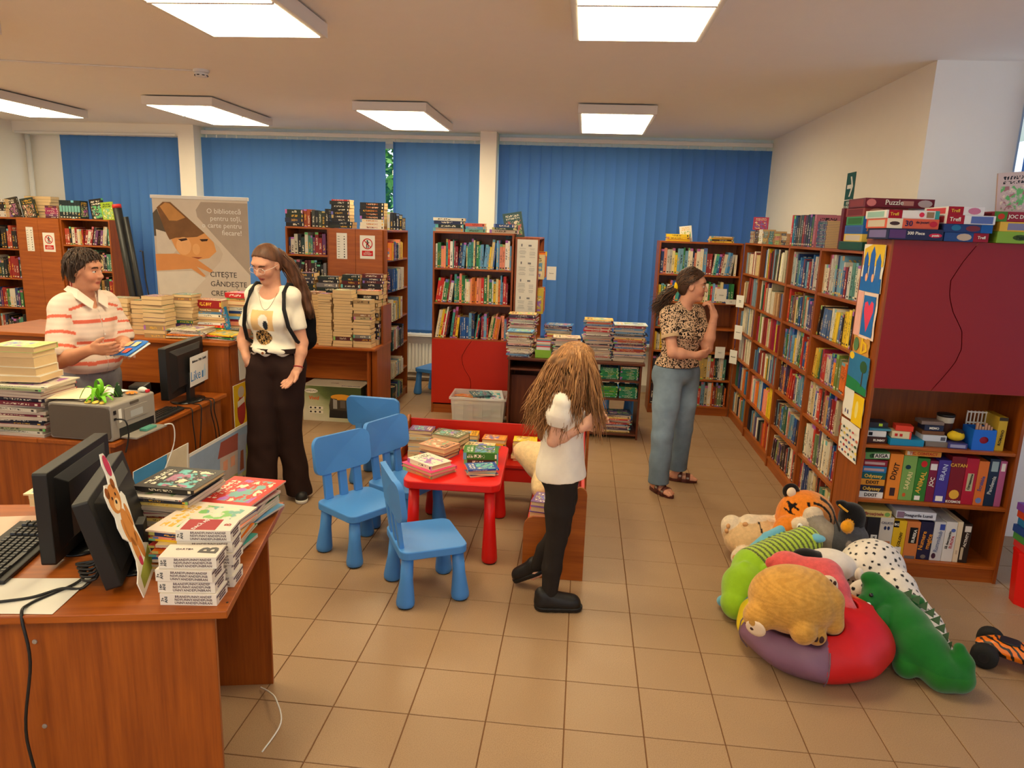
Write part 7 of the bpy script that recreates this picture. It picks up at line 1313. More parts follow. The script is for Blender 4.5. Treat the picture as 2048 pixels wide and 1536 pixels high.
# ================================================================ PEOPLE
M_skin = vcol('skin', .55, .35, .06, 500, sss=.12, mott=.05, mscale=25)
M_cloth = vcol('cotton', .9, .1, .18, 350, mott=.05, mscale=14)
M_denim = vcol('denim', .9, .1, .3, 500, mott=.16, mscale=9)
M_hairm = vcol('hair', .5, .35, .5, 90, stretch=(1, 1, .25), mott=.25, mscale=40)
def A3(*v): return np.array(v, float)
def unit(v): v = np.array(v, float); return v / np.linalg.norm(v)
def axes(yaw, pitch=0, roll=0):
    f = A3(math.cos(yaw) * math.cos(pitch), math.sin(yaw) * math.cos(pitch), -math.sin(pitch)); l = A3(-math.sin(yaw), math.cos(yaw), 0); u = np.cross(f, l)
    l, u = math.cos(roll) * l + math.sin(roll) * u, -math.sin(roll) * l + math.cos(roll) * u
    return np.stack([l, f, u], 1)                      # columns: left, front, up
class Pose:
    def __init__(s, x, y, H, phi, female=True, lean=0.0, build=1.0):
        s.s = H / 1.70; s.H = H; s.o = A3(x, y, 0); s.A = axes(phi, lean); s.A0 = axes(phi); s.fem = female; s.b = build
    def t(s, l, f, u):                                  # torso point; leans about the hips
        hip = s.o + A3(0, 0, .93 * s.s); return hip + s.s * (s.A @ A3(l, f, u - .93))
    def torso(s, v, infl=0.0, k=.05, id=0, top=True, low=True):
        q, b, A = s.s, s.b, s.A
        def e(l, f, u, rl, rf, ru, kk=k): v.ell(s.t(l, f, u), A3(rl * q * b + infl, rf * q * b + infl, ru * q + infl * .6), kk, id, A)
        if s.fem:
            if low: e(0, -.012, .94, .165, .118, .115); e(-.075, -.05, .90, .085, .085, .09); e(.075, -.05, .90, .085, .085, .09)
            e(0, 0, 1.06, .128, .095, .13); e(0, 0, 1.19, .138, .102, .14)
            if top: e(0, -.005, 1.31, .15, .088, .10); e(-.07, .07, 1.235, .062, .052, .06); e(.07, .07, 1.235, .062, .052, .06)
        else:
            if low: e(0, 0, .94, .16, .112, .12)
            e(0, .012, 1.06, .152, .118, .14); e(0, .01, 1.20, .168, .122, .15)
            if top: e(0, 0, 1.30, .16, .10, .10)
        if top: w = (.125 if s.fem else .13) * b; v.cap(s.t(-w, -.008, 1.375), s.t(w, -.008, 1.375), .052 * q + infl, None, k * .8, id)
def head_frame(P, hc, yaw, pitch, roll=0): P.hc = np.array(hc, float); P.HA = axes(yaw, pitch, roll); P.hs = P.H / 1.70 if P.H > 1.5 else .92
def hp(P, l, f, u): return P.hc + P.hs * (P.HA @ A3(l, f, u))
def add_head(v, P, k=.014):
    q, A = P.hs, P.HA
    def e(l, f, u, r, kk=k, sub=False): v.ell(hp(P, l, f, u), A3(*r) * q, kk, 1, A, sub)
    e(0, -.012, .035, (.073, .092, .082)); e(0, .012, -.03, (.055 if P.fem else .053, .073, .080), .03); e(0, .056, -.09, (.024, .024, .02), .025); e(-.034, .05, -.025, (.024, .028, .028), .02); e(.034, .05, -.025, (.024, .028, .028), .02)
    e(0, .066, .036, (.052, .02, .016), .02)
    for sg_ in (-1, 1): e(sg_ * .031, .094, .008, (.019, .016, .012), .012, True)
    v.cap(hp(P, 0, .078, .016), hp(P, 0, .098, -.022), .008 * q, .012 * q, .008, 1); e(-.010, .088, -.026, (.009, .010, .008), .006); e(.010, .088, -.026, (.009, .010, .008), .006)
    e(0, .074, -.053, (.024, .013, .007), .006); e(0, .072, -.064, (.020, .012, .007), .006)
    for sg_ in (-1, 1): e(sg_ * .072, -.008, -.004, (.009, .020, .031), .006); e(sg_ * .079, -.006, .0, (.004, .010, .016), .004, True)
    nb_ = P.t(0, -.012, 1.41); v.cap(nb_, hp(P, 0, -.02, -.06), .056 * P.s * (.92 if P.fem else 1.08), .052 * q, .03, 0)
def add_hand(v, W_, d, n_, side, curl=(15, 20, 20), spread=.5, sc=1.0, thumb=(.75, .55, .2), curls=None):
    """W_ wrist, d finger direction, n_ palm normal, side the thumb's direction sign"""
    d = unit(d); n_ = unit(np.array(n_) - d * np.dot(n_, d)); t_ = unit(np.cross(d, n_)) * side; A = np.stack([t_, n_, d], 1); q = sc
    v.cap(W_, W_ + d * .03 * q, .024 * q, .026 * q, .015, 0); v.ell(W_ + d * .055 * q, A3(.040, .0155, .044) * q, .012, 0, A); v.ell(W_ + d * .035 * q + t_ * .022 * q + n_ * .008 * q, A3(.02, .014, .026) * q, .01, 0, A)
    for i, (off, L) in enumerate(((.029, .070), (.0095, .078), (-.0105, .073), (-.029, .058))):
        p = W_ + (d * .086 + t_ * off) * q - d * abs(off) * .12 * q; a = 0; dd = unit(d + t_ * off * 3.2 * spread); pts = [p]; cc = curls[i] if curls else curl
        for j, fr in enumerate((.44, .32, .24)):
            a += R(cc[j]); p = p + (dd * math.cos(a) + n_ * math.sin(a)) * L * fr * q; pts.append(p)
        v.chain(pts, [.0098 * q, .0092 * q, .0085 * q, .0072 * q], .0045, 0)
    p0 = W_ + (d * .028 + t_ * .026 + n_ * .006) * q; td = unit(t_ * thumb[0] + d * thumb[1] + n_ * thumb[2]); p1 = p0 + td * .036 * q; td2 = unit(td + d * .5 + n_ * .25); p2 = p1 + td2 * .032 * q
    v.chain([p0, p1, p2], [.0135 * q, .0112 * q, .0085 * q], .008, 0)
def add_arm(v, sh, el, wr, q, fem=True):
    r = (.043, .035, .037, .0235) if fem else (.05, .041, .043, .028)
    v.cap(sh, el, r[0] * q, r[1] * q, .03, 0); m_ = el * .65 + wr * .35; v.cap(el, m_, r[1] * q, r[2] * q, .02, 0); v.cap(m_, wr, r[2] * q, r[3] * q, .02, 0)
def add_leg(v, hip, kn, an, q, foot, flen=.21, heel=.03):
    v.cap(hip, kn, .082 * q, .052 * q, .04, 0); m_ = kn * .65 + an * .35; v.cap(kn, m_, .05 * q, .052 * q, .03, 0); v.cap(m_, an, .052 * q, .034 * q, .03, 0)
    fd2 = unit(A3(*foot)); v.cap(an + A3(0, 0, -.025), an - fd2 * .02 + A3(0, 0, -.045), .034 * q, .03 * q, .02, 0); v.cap(an + A3(0, 0, -.04), an + fd2 * flen * .62 + A3(0, 0, -.058), .034 * q, .024 * q, .03, 0)
def skin_col(P, base, lip=(176, 84, 72), brow=(70, 46, 32), cheek=1.0):
    b_ = C_(*base)
    def f(V, ids):
        out = np.tile(b_, (len(V), 1)); q = ((V - P.hc) @ P.HA) / P.hs; l, fr, u = q.T; hd = (ids == 1)
        ck = np.exp(-(((np.abs(l) - .04) / .022) ** 2 + ((u + .03) / .022) ** 2)) * (fr > .02) * hd; out = out * (1 - .22 * cheek * ck[:, None]) + C_(206, 96, 78) * (.22 * cheek * ck[:, None])
        out[hd & (fr > .068) & (np.abs(l) < .023) & (np.abs(u + .0585) < .0105 - .004 * np.abs(l) / .023)] = C_(*lip)
        out[hd & (fr > .05) & (np.abs(l) > .012) & (np.abs(l) < .048) & (np.abs(u - .031 + .18 * (np.abs(l) - .03) ** 2 * 60) < .0052)] = C_(*brow)
        out[hd & (fr > .06) & (np.abs(l) < .017) & (np.abs(u + .0585) < .0016)] = C_(*[int(c * .6) for c in lip])
        return out
    return f
def eyes(P, parent, look=(0, 1, 0), iris=(70, 50, 36), lid=-24):
    n_ = 0
    for sg_ in (-1, 1):
        c = hp(P, sg_ * .0305, .0690, .008); Mx = Matrix(((*P.HA[0], c[0]), (*P.HA[1], c[1]), (*P.HA[2], c[2]), (0, 0, 0, 1))); r = .0120 * P.hs
        e = put('eye', MB().lathe([(r * math.sin(R(a)), -r * math.cos(R(a))) for a in range(5, 180, 17)], 16, Mx), M_eyew, parent, smooth=True)
        g = Mx @ frame((0, 0, 0), R(-look[0]), R(-90 - look[2])); put('iris', MB().lathe([(r * .46, r * .9), (r * .36, r * 1.0), (r * .1, r * 1.03)], 14, g), plain('iris_%d' % iris[0], srgb(*[int(c * .5) for c in iris]), .15, .6), e, smooth=True)
        put('eyelid', MB().lathe([(r * 1.10 * math.sin(R(a)), r * 1.10 * math.cos(R(a))) for a in range(4, 96, 13)], 16, Mx @ frame((0, 0, 0), 0, R(-lid))), plain('lid_skin', srgb(170, 110, 84), .5), e, smooth=True)
def person_obj(label): return None
def vol_for(pts, pad_, h): P_ = np.array(pts); return Vol(P_.min(0) - pad_, P_.max(0) + pad_, h)
def strands(name, parent, paths, r, cols, mat=None, sides=4, seed=1):
    """hair locks: tapered tubes along the given polylines"""
    rnd = random.Random(seed); m = MB()
    for p in paths:
        n_ = len(p); m.tube([tuple(q) for q in p], [r * (1 - .75 * (i / (n_ - 1)) ** 2) for i in range(n_)], sides, None, 0, srgb(*rnd.choice(cols)))
    o = put(name, m, mat or M_hairm, parent, smooth=True); o['kind'] = 'stuff'; return o
def hair_cap(P, parent, keep, col, grow=.008, extra=None, name='hair'):
    """close-fitting hair: keep(l, f, u) < 0 tells where hair grows"""
    v = Vol(P.hc - .2, P.hc + .2, .0045); q, A = P.hs, P.HA; v.ell(hp(P, 0, -.014, .036), A3(.073 + grow, .093 + grow, .083 + grow) * q, .01, 0, A); v.ell(hp(P, 0, -.03, -.02), A3(.066 + grow * .6, .066 + grow, .07) * q, .03, 0, A)
    if extra: extra(v)
    X, Y, Z = np.meshgrid(*v.ax, indexing='ij'); D = np.stack([X - P.hc[0], Y - P.hc[1], Z - P.hc[2]], -1) @ P.HA / P.hs; v.d = np.maximum(v.d, keep(D[..., 0], D[..., 1], D[..., 2]).astype(np.float32) * q)
    rs_ = np.random.RandomState(5); ph = rs_.uniform(0, 6, 4)
    def cf(V, ids): s_ = np.sin(V[:, 0] * 260 + ph[0]) * np.sin(V[:, 1] * 240 + ph[1]) * .5 + np.sin(V[:, 2] * 40 + V[:, 0] * 150) * .3; return C_(*col) * (1 + .22 * s_)[:, None]
    return soft(name, v, M_hairm, cf, parent, relax=2)
def hairline(us, fs): return lambda l, f, u: np.maximum((f - np.interp(u, us, fs) + .0025 * np.sin(l * 260 + u * 90)) * .8, us[0] - u)
def wr(P, a, b): return lambda X, Y, Z: a * (np.sin(38 * X + 22 * Z + 3 * np.sin(17 * Z)) * np.sin(31 * Y - 14 * Z + 1.3)) * b
def shoe(parent, heel, toe, w, h, col, sole, name='shoe', toe_up=0):
    heel, toe = A3(*heel), A3(*toe); d = toe - heel; L = np.linalg.norm(d); d = d / L; sd = unit(np.cross(d, A3(0, 0, 1))); up_ = np.cross(sd, d)
    o = None; A = np.stack([sd, d, up_], 1); v = vol_for([heel, toe, heel + up_ * h], .08, .0045)
    g = lambda s_, t_, u: heel + d * L * t_ + sd * s_ + up_ * u
    v.cap(g(0, .16, .035), g(0, .80, .03), w * .47, w * .46, .02, 0); v.cap(g(0, .13, .04), g(0, .12, h - .02), w * .44, w * .42, .02, 0); v.cap(g(0, .25, h - .03), g(0, .75, .045), w * .40, w * .40, .03, 0)
    lo = lambda X, Y, Z: -((X - heel[0]) * up_[0] + (Y - heel[1]) * up_[1] + (Z - heel[2]) * up_[2]) + .018
    v.cut(lo); o = soft(name, v, M_fauxl, np.array(srgb(*col)), parent)
    v2 = vol_for([heel, toe], .08, .0045); v2.cap(g(0, .16, .02), g(0, .82, .02), w * .54, w * .52, .02, 0); v2.cut(lambda X, Y, Z: np.abs((X - heel[0]) * up_[0] + (Y - heel[1]) * up_[1] + (Z - heel[2]) * up_[2] - .0125) - .012); soft('sole', v2, M_fauxl, np.array(srgb(*sole)), o)
    return o
# ---------------------------------------------------------------- woman with ponytail, white T-shirt, wide dark trousers
P = Pose(-2.0, 4.47, 1.74, R(-92), True, R(3), .92); head_frame(P, (-2.01, 4.40, 1.605), R(-106), R(25), R(-4)); q = P.s
shL, elL, wrL = A3(-1.872, 4.47, 1.385), A3(-1.822, 4.475, 1.105), A3(-1.825, 4.40, .945); shR, elR, wrR = A3(-2.135, 4.475, 1.385), A3(-2.235, 4.50, 1.105), A3(-2.165, 4.395, 1.0)
v = vol_for([(-2.3, 4.25, 0), (-1.72, 4.7, 1.74)], .05, .0045); P.torso(v); add_head(v, P); add_arm(v, shL, elL, wrL, q); add_arm(v, shR, elR, wrR, q)
add_hand(v, wrL, (-.48, -.36, -.80), (-.35, -.75, .55), -1, (8, 12, 14), .4, .98, (.6, .7, .1)); add_hand(v, wrR, (.35, -.05, -.95), (.4, .7, 0), -1, (15, 15, 15), .3, .95)
add_leg(v, A3(-1.915, 4.47, .90), A3(-1.945, 4.50, .47), A3(-1.905, 4.54, .085), q, (.3, -.6, 0), .12); add_leg(v, A3(-2.085, 4.47, .90), A3(-2.08, 4.44, .47), A3(-2.10, 4.41, .085), q, (-.2, -.8, 0), .12)
W1 = soft('person', v, M_skin, skin_col(P, (210, 152, 122), (180, 90, 80), (96, 64, 46))); tag(W1, 'woman in a white printed T-shirt and wide dark trousers, looking down', 'person')
eyes(P, W1, (0, 0, -18), lid=6)
v = vol_for([(-2.3, 4.2, 1.0), (-1.7, 4.75, 1.5)], .06, .005); P.torso(v, .013, .05, 0)
for sh, el, i in ((shL, elL, 1), (shR, elR, 2)): m_ = sh * .38 + el * .62; v.cap(sh + A3(0, 0, .0), m_, .046, .053, .03, i)
v.ell(P.t(0, .01, 1.04), A3(.155, .125, .06), .03, 0, P.A); v.warp(wr(P, .0035, 1)); v.ell(P.t(0, .075, 1.44), A3(.082, .085, .085), .012, sub=True, rot=P.A); v.ell(P.t(0, -.01, 1.47), A3(.078, .07, .05), .012, sub=True, rot=P.A)
for sh, el, i in ((shL, elL, 1), (shR, elR, 2)): v.cut_at(sh * .38 + el * .62, unit(el - sh), .13, (i,), .02)
v.cut(lambda X, Y, Z: 1.035 - Z + 0 * X + 0 * Y + .012 * np.sin(X * 60))
def tee(V, ids):
    out = np.tile(C_(236, 226, 206), (len(V), 1)); L = (V - P.t(0, 0, 1.2)) @ P.A; l, fr, u = L.T; x = l + .02
    bx = (fr > .03) & (ids == 0) & (np.abs(x) < .075) & (u > -.03) & (u < .10) & ((np.sin(x * 400) * .003 + np.abs(x)) < .073); out[bx] = C_(226, 186, 130)
    lp = (fr > .03) & (ids == 0) & (((x + .004) / .058) ** 2 + ((u + .075) / .048) ** 2 < 1); cell = np.sin(x * 330 + 2 * np.sin(u * 260)) * np.sin(u * 360 + 1.5 * np.sin(x * 210)); out[lp] = np.where((cell > .12)[:, None], C_(196, 150, 90), C_(30, 24, 22))[lp]
    wv = (fr > .03) & (ids == 0) & (((x - .008) / .03) ** 2 + ((u - .03) / .045) ** 2 < 1); out[wv] = C_(238, 230, 214); dv = (fr > .03) & (ids == 0) & (((x - .02) / .017) ** 2 + ((u - .005) / .03) ** 2 < 1); out[dv] = C_(40, 44, 50); return out
soft('t_shirt', v, M_cloth, tee, W1, relax=1)
def trousers(Pz, legs, top, infl, name, mat, col, parent, h=.006, wrk=.004, hem=None):
    pts = [p for lg in legs for p, r in lg] + [Pz.t(-.25, -.2, .8), Pz.t(.25, .2, top)]; v = vol_for(pts, .16, h); Pz.torso(v, infl, .05, 0, top=False)
    for i, lg in enumerate(legs): v.chain([p for p, r in lg], [r for p, r in lg], .018, i)
    v.warp(lambda X, Y, Z: wrk * np.sin(20 * Z + 13 * X + 2 * np.sin(9 * Z + 8 * Y)) * np.sin(27 * X + 24 * Y + 5 * Z))
    n_ = Pz.A[:, 2]; c = Pz.t(0, 0, top); v.cut(lambda X, Y, Z: (X - c[0]) * n_[0] + (Y - c[1]) * n_[1] + (Z - c[2]) * n_[2])
    for lg, hz in zip(legs, hem):
        p = lg[-1][0]; v.cut(lambda X, Y, Z: np.where((X - p[0]) ** 2 + (Y - p[1]) ** 2 < .17 ** 2, hz - Z, -1.0) + 0 * X)
    return soft(name, v, mat, col, parent, relax=1)
tr = trousers(P, [[(A3(-1.918, 4.475, .93), .112), (A3(-1.935, 4.485, .70), .10), (A3(-1.94, 4.51, .45), .082), (A3(-1.90, 4.545, .02), .088)], [(A3(-2.085, 4.465, .93), .115), (A3(-2.09, 4.445, .70), .105), (A3(-2.09, 4.425, .45), .095), (A3(-2.11, 4.395, .0), .105)]], 1.045, .018, 'trousers', M_cloth, lambda V, ids: np.tile(C_(48, 32, 28), (len(V), 1)), W1, hem=(.035, .022))
put('waistband', MB().lathe([(.166, -.016), (.168, 0), (.166, .016)], 32, frame(tuple(P.t(0, -.002, 1.035)), R(-92)), cap=False, sx=.80, sy=1.02), plain('dark_twill', srgb(44, 30, 27), .9, .1), tr, smooth=True)
put('button', MB().lathe([(.009, 0), (.007, .004)], 12, face(tuple(P.t(-.015, .145, 1.035)), (-1, 0, 0), (0, 0, 1))), plain('copper', srgb(170, 100, 60), .3, .5, metal=.8), tr)
shoe(W1, (-1.925, 4.63, .0), (-1.84, 4.435, .0), .08, .09, (30, 26, 26), (220, 214, 204)); shoe(W1, (-2.09, 4.47, .0), (-2.13, 4.27, .0), .08, .09, (30, 26, 26), (220, 214, 204))
hair_cap(P, W1, hairline([-.075, -.02, .02, .05, .08, .105, .13], [-.045, -.032, -.01, .03, .058, .083, .12]), (92, 58, 38), .007)
pt = [hp(P, .02, -.10, .02), A3(-1.925, 4.53, 1.60), A3(-1.885, 4.575, 1.50), A3(-1.85, 4.60, 1.40), A3(-1.825, 4.60, 1.31), A3(-1.812, 4.595, 1.25)]
v = vol_for(pt, .1, .005); v.chain(pt, [.04, .044, .046, .04, .026, .01], .02, 0); v.warp(lambda X, Y, Z: .004 * np.sin(120 * X + 30 * Z) * np.sin(110 * Y)); soft('ponytail', v, M_hairm, lambda V, ids: C_(92, 58, 38) * (1 + .2 * np.sin(V[:, 0:1] * 300 + V[:, 2:3] * 30)), W1)
rnd = random.Random(2); paths = []
for k in range(70):
    o_ = A3(rnd.gauss(0, .016), rnd.gauss(0, .016), 0); paths.append([p + o_ * (1.5 - .12 * i) + A3(rnd.gauss(0, .003), rnd.gauss(0, .003), 0) for i, p in enumerate(pt)])
strands('hair_strands', W1, paths, .0035, [(96, 60, 38), (80, 50, 34), (112, 74, 48)])
gl_ = MB()
for sg_ in (-1, 1):
    ring = [hp(P, sg_ * .032 + .0245 * math.cos(a), .094, .004 + .019 * math.sin(a)) for a in np.linspace(0, 2 * math.pi, 21)]; gl_.tube([tuple(p) for p in ring], .0011, 5); gl_.tube([tuple(hp(P, sg_ * .056, .092, .008)), tuple(hp(P, sg_ * .078, .04, .006)), tuple(hp(P, sg_ * .080, -.01, .004))], .0011, 5)
gl_.tube([tuple(hp(P, -.009, .098, .006)), tuple(hp(P, 0, .102, .009)), tuple(hp(P, .009, .098, .006))], .0011, 5); gs = put('eyeglasses', gl_, plain('clear_frame', srgb(226, 210, 196), .2, .6), W1)
put('bracelet', MB().lathe([(.030, -.004), (.032, 0), (.030, .004)], 20, face(tuple(wrL * .93 + elL * .07), tuple(np.cross(unit(elL - wrL), (0, 1, 0))), tuple(np.cross(unit(elL - wrL), np.cross(unit(elL - wrL), (0, 1, 0))))), cap=False), plain('red_cord', srgb(150, 40, 40), .7), W1)
put('necklace', MB().tube([tuple(P.t(a, .055 + .05 * (1 - (a / .06) ** 2), 1.40 - .10 * (1 - (a / .06) ** 2))) for a in np.linspace(-.06, .06, 13)], .0012, 5), plain('thin_chain', srgb(120, 90, 60), .4, .5, metal=.7), W1)
bp_ = thing('backpack', 'small black backpack on the shoulders of the woman in white', 'backpack', (0, 0, 0)); c = P.t(.05, -.215, 1.17)
v = Vol(c - .26, c + .26, .007); v.ell(c, A3(.14, .075, .19), .03, 0, P.A); v.ell(P.t(.05, -.20, 1.06), A3(.145, .08, .09), .04, 0, P.A); soft('bag', v, M_cloth, C_(20, 19, 21), bp_)
for sg_ in (-1, 1):
    pts_ = [P.t(sg_ * .085, -.15, 1.33), P.t(sg_ * .098, -.08, 1.435), P.t(sg_ * .102, -.01, 1.448), P.t(sg_ * .108, .065, 1.405), P.t(sg_ * .125, .112, 1.31), P.t(sg_ * .145, .105, 1.20), P.t(sg_ * .165, .04, 1.10), P.t(sg_ * .17, -.06, 1.05), P.t(sg_ * .15, -.15, 1.05)]
    put('shoulder_strap', MB().tube([tuple(p) for p in pts_], .0125, 8), plain('strap_black', (.014, .013, .014), .7, .2), bp_, smooth=True)
W1.location.x += .025; bp_.location.x += .025
# ---------------------------------------------------------------- clerk in the striped shirt
P = Pose(-2.97, 4.02, 1.68, R(-18), False, R(4), 1.0); head_frame(P, (-2.905, 3.99, 1.548), R(2), R(4), R(0)); q = P.s
shR, shL = P.t(-.165, 0, 1.335), P.t(.165, 0, 1.335); elR, wrR = A3(-2.945, 3.765, 1.05), A3(-2.72, 3.72, 1.135); elL, wrL = A3(-2.82, 4.14, 1.10), A3(-2.66, 3.94, 1.145)
v = vol_for([(-3.2, 3.6, 0), (-2.45, 4.35, 1.7)], .06, .0045); P.torso(v); add_head(v, P); add_arm(v, shR, elR, wrR, q, False); add_arm(v, shL, elL, wrL, q, False)
add_hand(v, wrR, (.93, -.05, .05), (.1, .75, .45), 1, (10, 14, 12), .25, 1.05, (.5, .8, .3)); add_hand(v, wrL, (.62, -.72, -.1), (-.35, -.35, -.8), 1, (30, 35, 25), .2, 1.05, (.6, .5, .5))
add_leg(v, P.t(.09, 0, .88), P.t(.09, .02, .48), P.t(.09, 0, .085), q, tuple(P.A0[:, 1]), .12); add_leg(v, P.t(-.09, 0, .88), P.t(-.09, .02, .48), P.t(-.09, 0, .085), q, tuple(P.A0[:, 1]), .12)
M1 = soft('person', v, M_skin, skin_col(P, (202, 140, 108), (176, 92, 76), (60, 42, 32))); tag(M1, 'man in a white shirt with coral stripes, holding a blue comic book', 'person'); eyes(P, M1)
v = vol_for([(-3.3, 3.6, .9), (-2.55, 4.4, 1.5)], .06, .0055); P.torso(v, .016, .05, 0)
v.ell(P.t(0, .02, 1.03), A3(.185, .16, .08), .05, 0, P.A)
mR, mL = shR * .18 + elR * .82, shL * .18 + elL * .82
for sh, m_, i in ((shR, mR, 1), (shL, mL, 2)): v.cap(sh + A3(0, 0, .0), m_, .060, .082, .035, i)
v.warp(wr(P, .005, 1)); v.ell(P.t(0, .09, 1.43), A3(.045, .06, .075), .012, sub=True, rot=P.A)
for sh, m_, i in ((shR, mR, 1), (shL, mL, 2)): v.cut_at(m_, unit(m_ - sh), .15, (i,), .03)
c0 = P.t(0, 0, .965); v.cut(lambda X, Y, Z: c0[2] - Z + 0 * X + 0 * Y)
def shirt(V, ids):
    L = (V - P.t(0, 0, 0.93)) @ P.A; u = L[:, 2] / P.s + .93; l = L[:, 0]; w_ = C_(226, 204, 188); out = np.tile(w_, (len(V), 1)); out *= (1 + .05 * np.sin(u * 200))[:, None]; cor = C_(216, 104, 82)
    for z0, hw in ((1.29, .010), (1.165, .010), (1.045, .011)): out[(ids == 0) & (np.abs(u - z0 + .03 * np.abs(l)) < hw)] = cor
    out[(ids == 0) & (np.abs(u - 1.40 + .28 * np.abs(l)) < .008) & (np.abs(l) > .05)] = cor
    for sh, m_, i in ((shR, mR, 1), (shL, mL, 2)):
        t_ = ((V - sh) @ (m_ - sh)) / ((m_ - sh) @ (m_ - sh))
        for t0 in (.16, .55, .90): out[(ids == i) & (np.abs(t_ - t0) < .04)] = cor
    out[(ids == 0) & (np.abs(l - .0) < .0018) & (L[:, 1] > 0)] = w_ * .72; return out
sh_ = soft('shirt', v, M_cloth, shirt, M1, relax=1)
for sg_ in (-1, 1):
    cp = [P.t(sg_ * .068, -.045, 1.475), P.t(sg_ * .066, .03, 1.465), P.t(sg_ * .016, .095, 1.395), P.t(sg_ * .052, .128, 1.358), P.t(sg_ * .100, .07, 1.412), P.t(sg_ * .092, -.05, 1.452)]
    co_ = put('collar', MB().add([tuple(p) for p in cp], [(0, 1, 4, 5), (1, 2, 3, 4)]), plain('collar_white', srgb(232, 214, 198), .9, .1), sh_); co_.modifiers.new('t', 'SOLIDIFY').thickness = .006
for k in range(4): put('button', MB().lathe([(.006, 0), (.004, .003)], 10, face(tuple(P.t(.004, .152 + .006 * (k % 2), 1.30 - .09 * k)), tuple(-P.A[:, 0]), tuple(P.A[:, 2]))), M_white, sh_)
legs = [[(P.t(.09, 0, .92), .108), (P.t(.095, .01, .6), .095), (P.t(.095, .01, .3), .085), (P.t(.095, 0, .03), .085)], [(P.t(-.09, 0, .92), .108), (P.t(-.095, .01, .6), .095), (P.t(-.095, .01, .3), .085), (P.t(-.095, 0, .03), .085)]]
tr = trousers(P, legs, 1.0, .012, 'jeans', M_denim, lambda V, ids: np.tile(C_(150, 150, 156), (len(V), 1)), M1, hem=(.03, .03))
put('belt', MB().lathe([(1.0, -.02), (1.02, 0), (1.0, .02)], 36, frame(tuple(P.t(0, .008, .985)), R(-18) - R(90)) @ Matrix.Diagonal((.172, .136, 1, 1)), cap=False), plain('belt_black', (.015, .013, .012), .4, .4), tr, smooth=True); put('buckle', MB().box((-.022, -.018, 0), (.022, .018, .006), face(tuple(P.t(0, .148, .982)), tuple(-P.A[:, 0]), tuple(P.A[:, 2]))), M_steel, tr, bevel=.003)
for a_ in (-.09, .09): put('belt_loop', MB().box((-.005, -.025, 0), (.005, .025, .004), face(tuple(P.t(a_, .122, .985)), tuple(-P.A[:, 0]), tuple(P.A[:, 2]))), plain('loop_denim', srgb(150, 150, 156), .9), tr)
for sg_ in (-1, 1): a_ = P.t(sg_ * .095, -.08, 0); b_ = P.t(sg_ * .1, .17, 0); a_[2] = b_[2] = 0; shoe(M1, tuple(a_), tuple(b_), .09, .1, (40, 34, 30), (60, 54, 50))
hair_cap(P, M1, hairline([-.105, -.06, -.02, .012, .035, .06, .085, .12], [-.035, -.03, -.022, .012, .034, .05, .082, .14]), (62, 44, 34), .013)
rnd = random.Random(3); paths = []
for k in range(620):
    th, az = rnd.uniform(.0, 1.5), rnd.uniform(0, 2 * math.pi); d0 = A3(math.sin(th) * math.cos(az) * .088, math.sin(th) * math.sin(az) * .108 - .014, .04 + math.cos(th) * .098); fwd_ = A3(math.cos(az), math.sin(az), 0); L = rnd.uniform(.012, .045) if math.sin(az) * math.sin(th) > .4 else rnd.uniform(.04, .10); pp = []
    for i in range(5): t_ = i / 4; w2 = d0 + fwd_ * .008 * math.sin(t_ * 2) + A3(rnd.gauss(0, .003), rnd.gauss(0, .003), 0) + A3(0, .0, -L * t_ * (.4 + t_)); s_ = max(1.0, 1.04 / max(math.sqrt((w2[0] / .088) ** 2 + ((w2[1] + .014) / .108) ** 2 + ((w2[2] - .03) / .12) ** 2), .5)); pp.append(hp(P, w2[0] * min(s_, 1.2), w2[1] * min(s_, 1.2), w2[2]))
    e_ = ((pp[-1] - P.hc) @ P.HA) / P.hs
    if e_[1] > .05 and e_[2] < .055: continue
    if e_[1] > .0 and e_[2] < .0: continue
    paths.append(pp)
strands('hair_strands', M1, paths, .0042, [(64, 46, 36), (52, 38, 30), (80, 58, 44)])
# the comic in his hands
cmx = thing('comic_book', 'open blue comic book held by the man in the striped shirt', 'book', (-2.545, 3.80, 1.135), R(-30)); Uc = frame((0, 0, 0), 0, R(28), R(-6))
put('cover', MB().grid(lambda u, v_: ((u - .5) * .21, (v_ - .5) * .145, .012 * math.sin(u * 2.6)), 8, 4, Uc), plain('comic_blue', srgb(30, 110, 196), .5), cmx, smooth=True).modifiers.new('t', 'SOLIDIFY').thickness = .004
put('pages', MB().grid(lambda u, v_: ((u - .5) * .20 + .012, (v_ - .5) * .135 + .004, -.008 - .004 * u + .012 * math.sin(u * 2.6)), 8, 2, Uc), M_paper, cmx, smooth=True).modifiers.new('t', 'SOLIDIFY').thickness = .006
for k, (x_, y_, c) in enumerate(((-.03, .03, (226, 170, 120)), (.05, .03, (236, 200, 150)), (-.03, -.035, (190, 140, 110)), (.05, -.035, (206, 90, 70)), (-.08, -.045, (236, 236, 240)))): plate(cmx, 'picture_panel', rrect(.055 if k < 4 else .03, .045 if k < 4 else .025, .004, 1, x_, y_), Uc @ Matrix.Translation((0, 0, .0150 if k < 4 else .011)), .0006, plain('comic_%d' % k, srgb(*c), .6, .2, .3))
